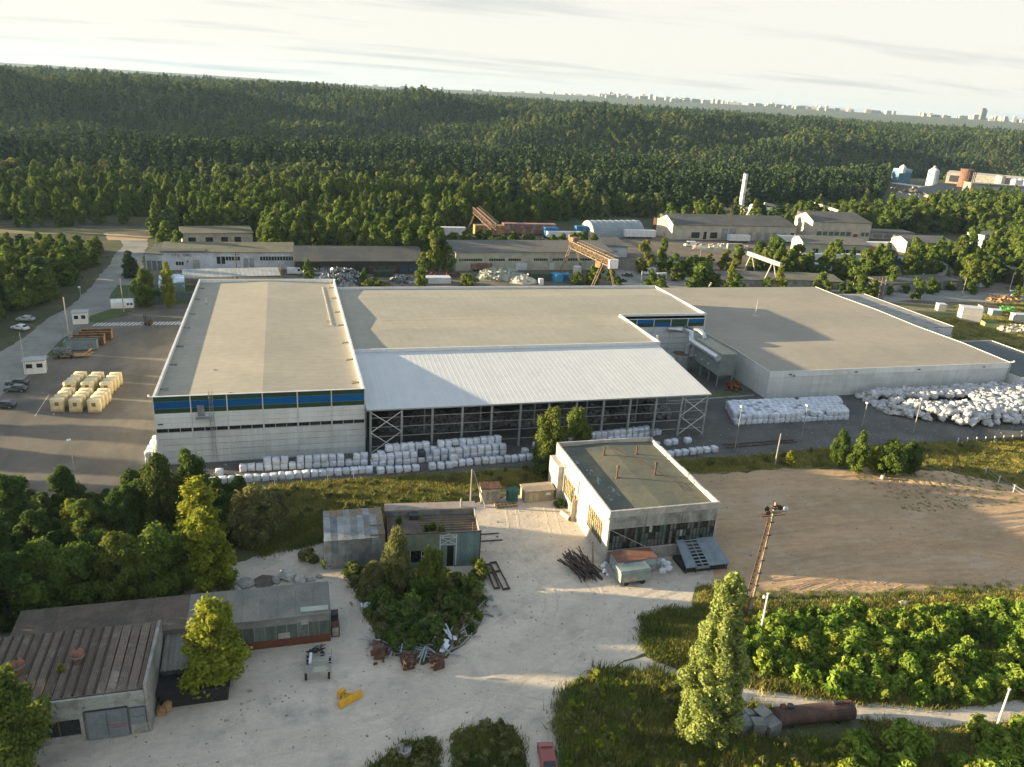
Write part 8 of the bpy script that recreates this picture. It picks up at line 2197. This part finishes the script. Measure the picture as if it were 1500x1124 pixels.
fill(wpoly([(1030, 405), (1140, 408), (1140, 396), (1030, 392)]), 9, 4, 8, .0, 12, wfac=.9)
fill(wpoly([(1160, 312), (1290, 316), (1290, 346), (1275, 346), (1180, 330)]), 10, 7, 12, .05, 13, wfac=.8)
fill([(110, 240), (330, 240), (330, 300), (230, 330), (180, 300), (140, 290), (110, 280)], 12, 4, 10, .0, 14, wfac=.9)
fill(wpoly([(985, 412), (1050, 412), (1050, 393), (985, 395)]), 6.5, 5, 9, .0, 14, wfac=.85)
fill(wpoly([(1140, 412), (1290, 418), (1290, 398), (1150, 393)]), 6.5, 6, 10, .0, 14, wfac=.85)
fill([(190, 385), (330, 385), (420, 430), (400, 470), (230, 430)], 11, 8, 14, .1, 15, wfac=.8)
fill(wpoly([(-20, 333), (185, 325), (185, 329), (-20, 337)]), 6, 10, 14, .0, 9, wfac=.6)
# the great wood beyond the railway: jittered polar grid that gets coarser with distance
rw_ = np.random.RandomState(12)
PW = []
r_ = 372.0
while r_ < 3000:
    sp = 6.3 + (r_ - 372) * .0028
    n_ = int(r_ * math.radians(92) / sp)
    be = np.radians(-32 + 92 * (np.arange(n_) + rw_.uniform(-.5, .5, n_)) / n_); rr = r_ + rw_.uniform(-.5, .5, n_) * sp
    PW.append(np.stack([np.sin(be) * rr, np.cos(be) * rr], 1)); r_ += sp * .95
PW = np.concatenate(PW)
zz = terrain(PW[:, 0], PW[:, 1])
c_ = np.stack([PW[:, 0], PW[:, 1], zz - CAM_H], 1) @ RM.T
pxs = 750 + FOC * c_[:, 0] / -c_[:, 2]; pys = 562 - FOC * c_[:, 1] / -c_[:, 2]
ex = np.array([-300, 0, 190, 240, 330, 430, 480, 560, 640, 700, 780, 860, 960, 1080, 1160, 1240, 1290, 1300, 1320, 1400, 1520, 1700]); ey = np.array([331, 326, 319, 322, 331, 333, 330, 336, 334, 333, 331, 322, 318, 309, 300, 299, 297, 262, 256, 258, 268, 275])
ok = (pxs > -140) & (pxs < 1640) & ((pys < np.interp(pxs, ex, ey)) | (np.hypot(PW[:, 0], PW[:, 1]) > 1250))
rdist = np.hypot(PW[:, 0], PW[:, 1])
# a few clearings, plus a treeless strip added to let sun reach the chimney
clear = ((vnoise(PW[:, 0], PW[:, 1], 130, 9) > .93) & (rdist > 450)) | ((PW[:, 0] > 150) & (PW[:, 0] < 305) & (PW[:, 1] > 489 + (300 - PW[:, 0]) * .3 - 12) & (PW[:, 1] < 489 + (300 - PW[:, 0]) * .3 + 11))
ok &= ~clear
for k in KEEP: ok &= ~inside(k, PW[:, 0], PW[:, 1])
PW = PW[ok]; zz = zz[ok]; rdist = rdist[ok]
pin = vnoise(PW[:, 0], PW[:, 1], 85, 2) * .5 + vnoise(PW[:, 0], PW[:, 1], 33, 5) * .35 + sstep(470, 600, rdist) * .75 - sstep(800, 1000, rdist) * .45 - .42 + rw_.uniform(-.35, .35, len(PW)) > .12
hh = rw_.uniform(.66, 1.22, len(PW)) * np.where(pin, 19, 15) * (1 + .12 * vnoise(PW[:, 0], PW[:, 1], 60, 3)) * np.where(rdist < 430, .78, 1.0) * np.where(vnoise(PW[:, 0], PW[:, 1], 38, 7) > .15, 1.12, .86)
print('forest trees', len(PW), 'pines', pin.sum())
for i in np.where(rdist < 470)[0]:
    cands.append((PW[i, 0], PW[i, 1], zz[i], 'p' if pin[i] else 'b', hh[i], 'at the near edge of the great wood', .62))
far = rdist >= 470
cands.sort(key=lambda c: math.hypot(c[0], c[1]) - (0 if c[5] == 'edge' else 0))
vis = []
rest_t = []
for c in cands:
    pxx, pyy = PX((c[0], c[1], c[2] + c[4] * .6))
    if len(vis) < 300 and -20 < pxx < 1520 and pyy > 0: vis.append(c)
    else: rest_t.append(c)
rv = random.Random(44)
GL = {'b': ('broadleaf_tree', 'green broadleaf tree ', 'broadleaf trees ', 'mid_broadleaf'), 'p': ('pine_tree', 'dark narrow pine ', 'pines ', 'mid_pine')}
for c in vis:
    nm, lab, grp, kd = GL[c[3]]
    if c[3] == 'b' and rv.random() < .3: kd = 'mid_birch'
    v = rv.choice(VEG[kd]); sz = c[4] / v[2]; sx = c[4] * c[6] / v[3] * rv.uniform(.85, 1.15)
    o = inst(nm, v[0], None, (c[0], c[1], c[2]), (0, 0, rv.random() * 6.28), (sx, sx, sz)); tag(o, lab + c[5], 'tree', grp + c[5])


def arr(cs, hn, wn):
    return np.array([[c[0], c[1], c[2], rv.random() * 6.28, c[4] * c[6] / wn * rv.uniform(.85, 1.2), c[4] / hn] for c in cs]) if cs else np.zeros((0, 6))


mb_ = [c for c in rest_t if c[3] == 'b']; mp_ = [c for c in rest_t if c[3] == 'p']
scatter('wood', arr(mb_, 12, 9.0), [v[0] for v in VEG['mid_broadleaf'] + VEG['mid_birch']], 'broadleaf trees at the near edge of the great wood', 'woodland')
scatter('pine_wood', arr(mp_, 16, 6.0), [v[0] for v in VEG['mid_pine']], 'pines at the near edge of the great wood', 'woodland')
for cls, msk, kd, hn in (('far_wood', far & ~pin, 'far_broadleaf', 15), ('far_pine_wood', far & pin, 'far_pine', 19)):
    Q = PW[msk]; s_ = hh[msk] / hn; g_ = 1 + np.clip((rdist[msk] - 470) / 2600, 0, 1) * .35
    scatter(cls, np.stack([Q[:, 0], Q[:, 1], zz[msk] - .5, rw_.uniform(0, 6.28, len(Q)), s_ * g_ * rw_.uniform(.85, 1.25, len(Q)), s_], 1), [v[0] for v in VEG[kd]],
            {'far_wood': 'mixed broadleaf forest rolling to the horizon', 'far_pine_wood': 'dark pine forest rolling to the horizon'}[cls], 'forest')
# trees just outside the left frame edge that throw the long shadows over the yard
off_ = [(-41, 82, 14), (-47, 90, 15), (-50, 80, 15), (-42, 75, 12), (-58, 90, 15), (-44, 96, 14), (-42, 88, 14), (-66, 84, 13), (-38, 66, 9), (-50, 69, 12), (-84, 98, 14), (-60, 74, 13),
        (-92, 140, 12), (-98, 148, 13), (-92, 156, 12), (-100, 172, 14), (-96, 181, 12), (-104, 195, 14), (-98, 206, 13), (-108, 160, 14)]
for i, (x, y, h_) in enumerate(off_):
    tree('mid_broadleaf', x, y, h_, h_ * .85, 'green tree left of the frame beside the yards', 'tree', group='trees left of the frame', world=True, parts=False)

# loose stones and litter on the bare ground
st_m = [MB().ellip((0, 0, .04), (.16, .12, .09), 6, 4, .5, random.Random(i)).mesh('stone', M_CONC if i else M_CONCD) for i in range(3)]
ps = []
for k in range(1700):
    x = re_.uniform(-34, 60); y = re_.uniform(44, 112); s_ = re_.uniform(.25, 1.0) * (1.6 if re_.random() < .06 else .8)
    if inside([(-62, 36), (62, 36), (60, 62), (62, 78), (64.5, 92), (62.5, 118), (44, 117.5), (30, 114.5), (26.5, 110.5), (15, 106.5), (2, 106.5), (-14, 101), (-62, 92)], [x], [y])[0]: ps.append((x, y, .012, re_.random() * 6, s_, s_))
for k in range(420):
    x = re_.uniform(63, 150); y = re_.uniform(76, 117); s_ = re_.uniform(.3, 1.2)
    if inside(fieldp, [x], [y])[0]: ps.append((x, y, .012, re_.random() * 6, s_, s_))
for k in range(900):
    x = re_.uniform(-24, 190); y = re_.uniform(125.5, 139); s_ = re_.uniform(.3, 1.3); ps.append((x, y, .016, re_.random() * 6, s_, s_))
scatter('loose_stones', ps, st_m, 'small loose stones and litter scattered over the bare ground', 'stones')
# ------------------------------------------------------------------ haze
hz_ = MB().box(-9000, -600, -60, 9500, 9400, 215).build('haze', None, kind='stuff')
tag(hz_, 'thin evening haze over the forest and the city', 'haze')
m = bpy.data.materials.new('haze_air'); m.use_nodes = True; n = m.node_tree.nodes; n.clear()
vo = n.new('ShaderNodeVolumePrincipled'); out = n.new('ShaderNodeOutputMaterial')
vo.inputs['Color'].default_value = (.52, .76, 1.0, 1); vo.inputs['Density'].default_value = .000045; vo.inputs['Anisotropy'].default_value = .2
m.node_tree.links.new(vo.outputs[0], out.inputs['Volume']); hz_.data.materials.append(m)
import os
if os.environ.get('DBG'):
    for o in bpy.data.objects:
        l = o.get('label')
        if l and (len(l.split()) > 16 or len(l.split()) < 4): print('LBL', len(l.split()), o.name, l)
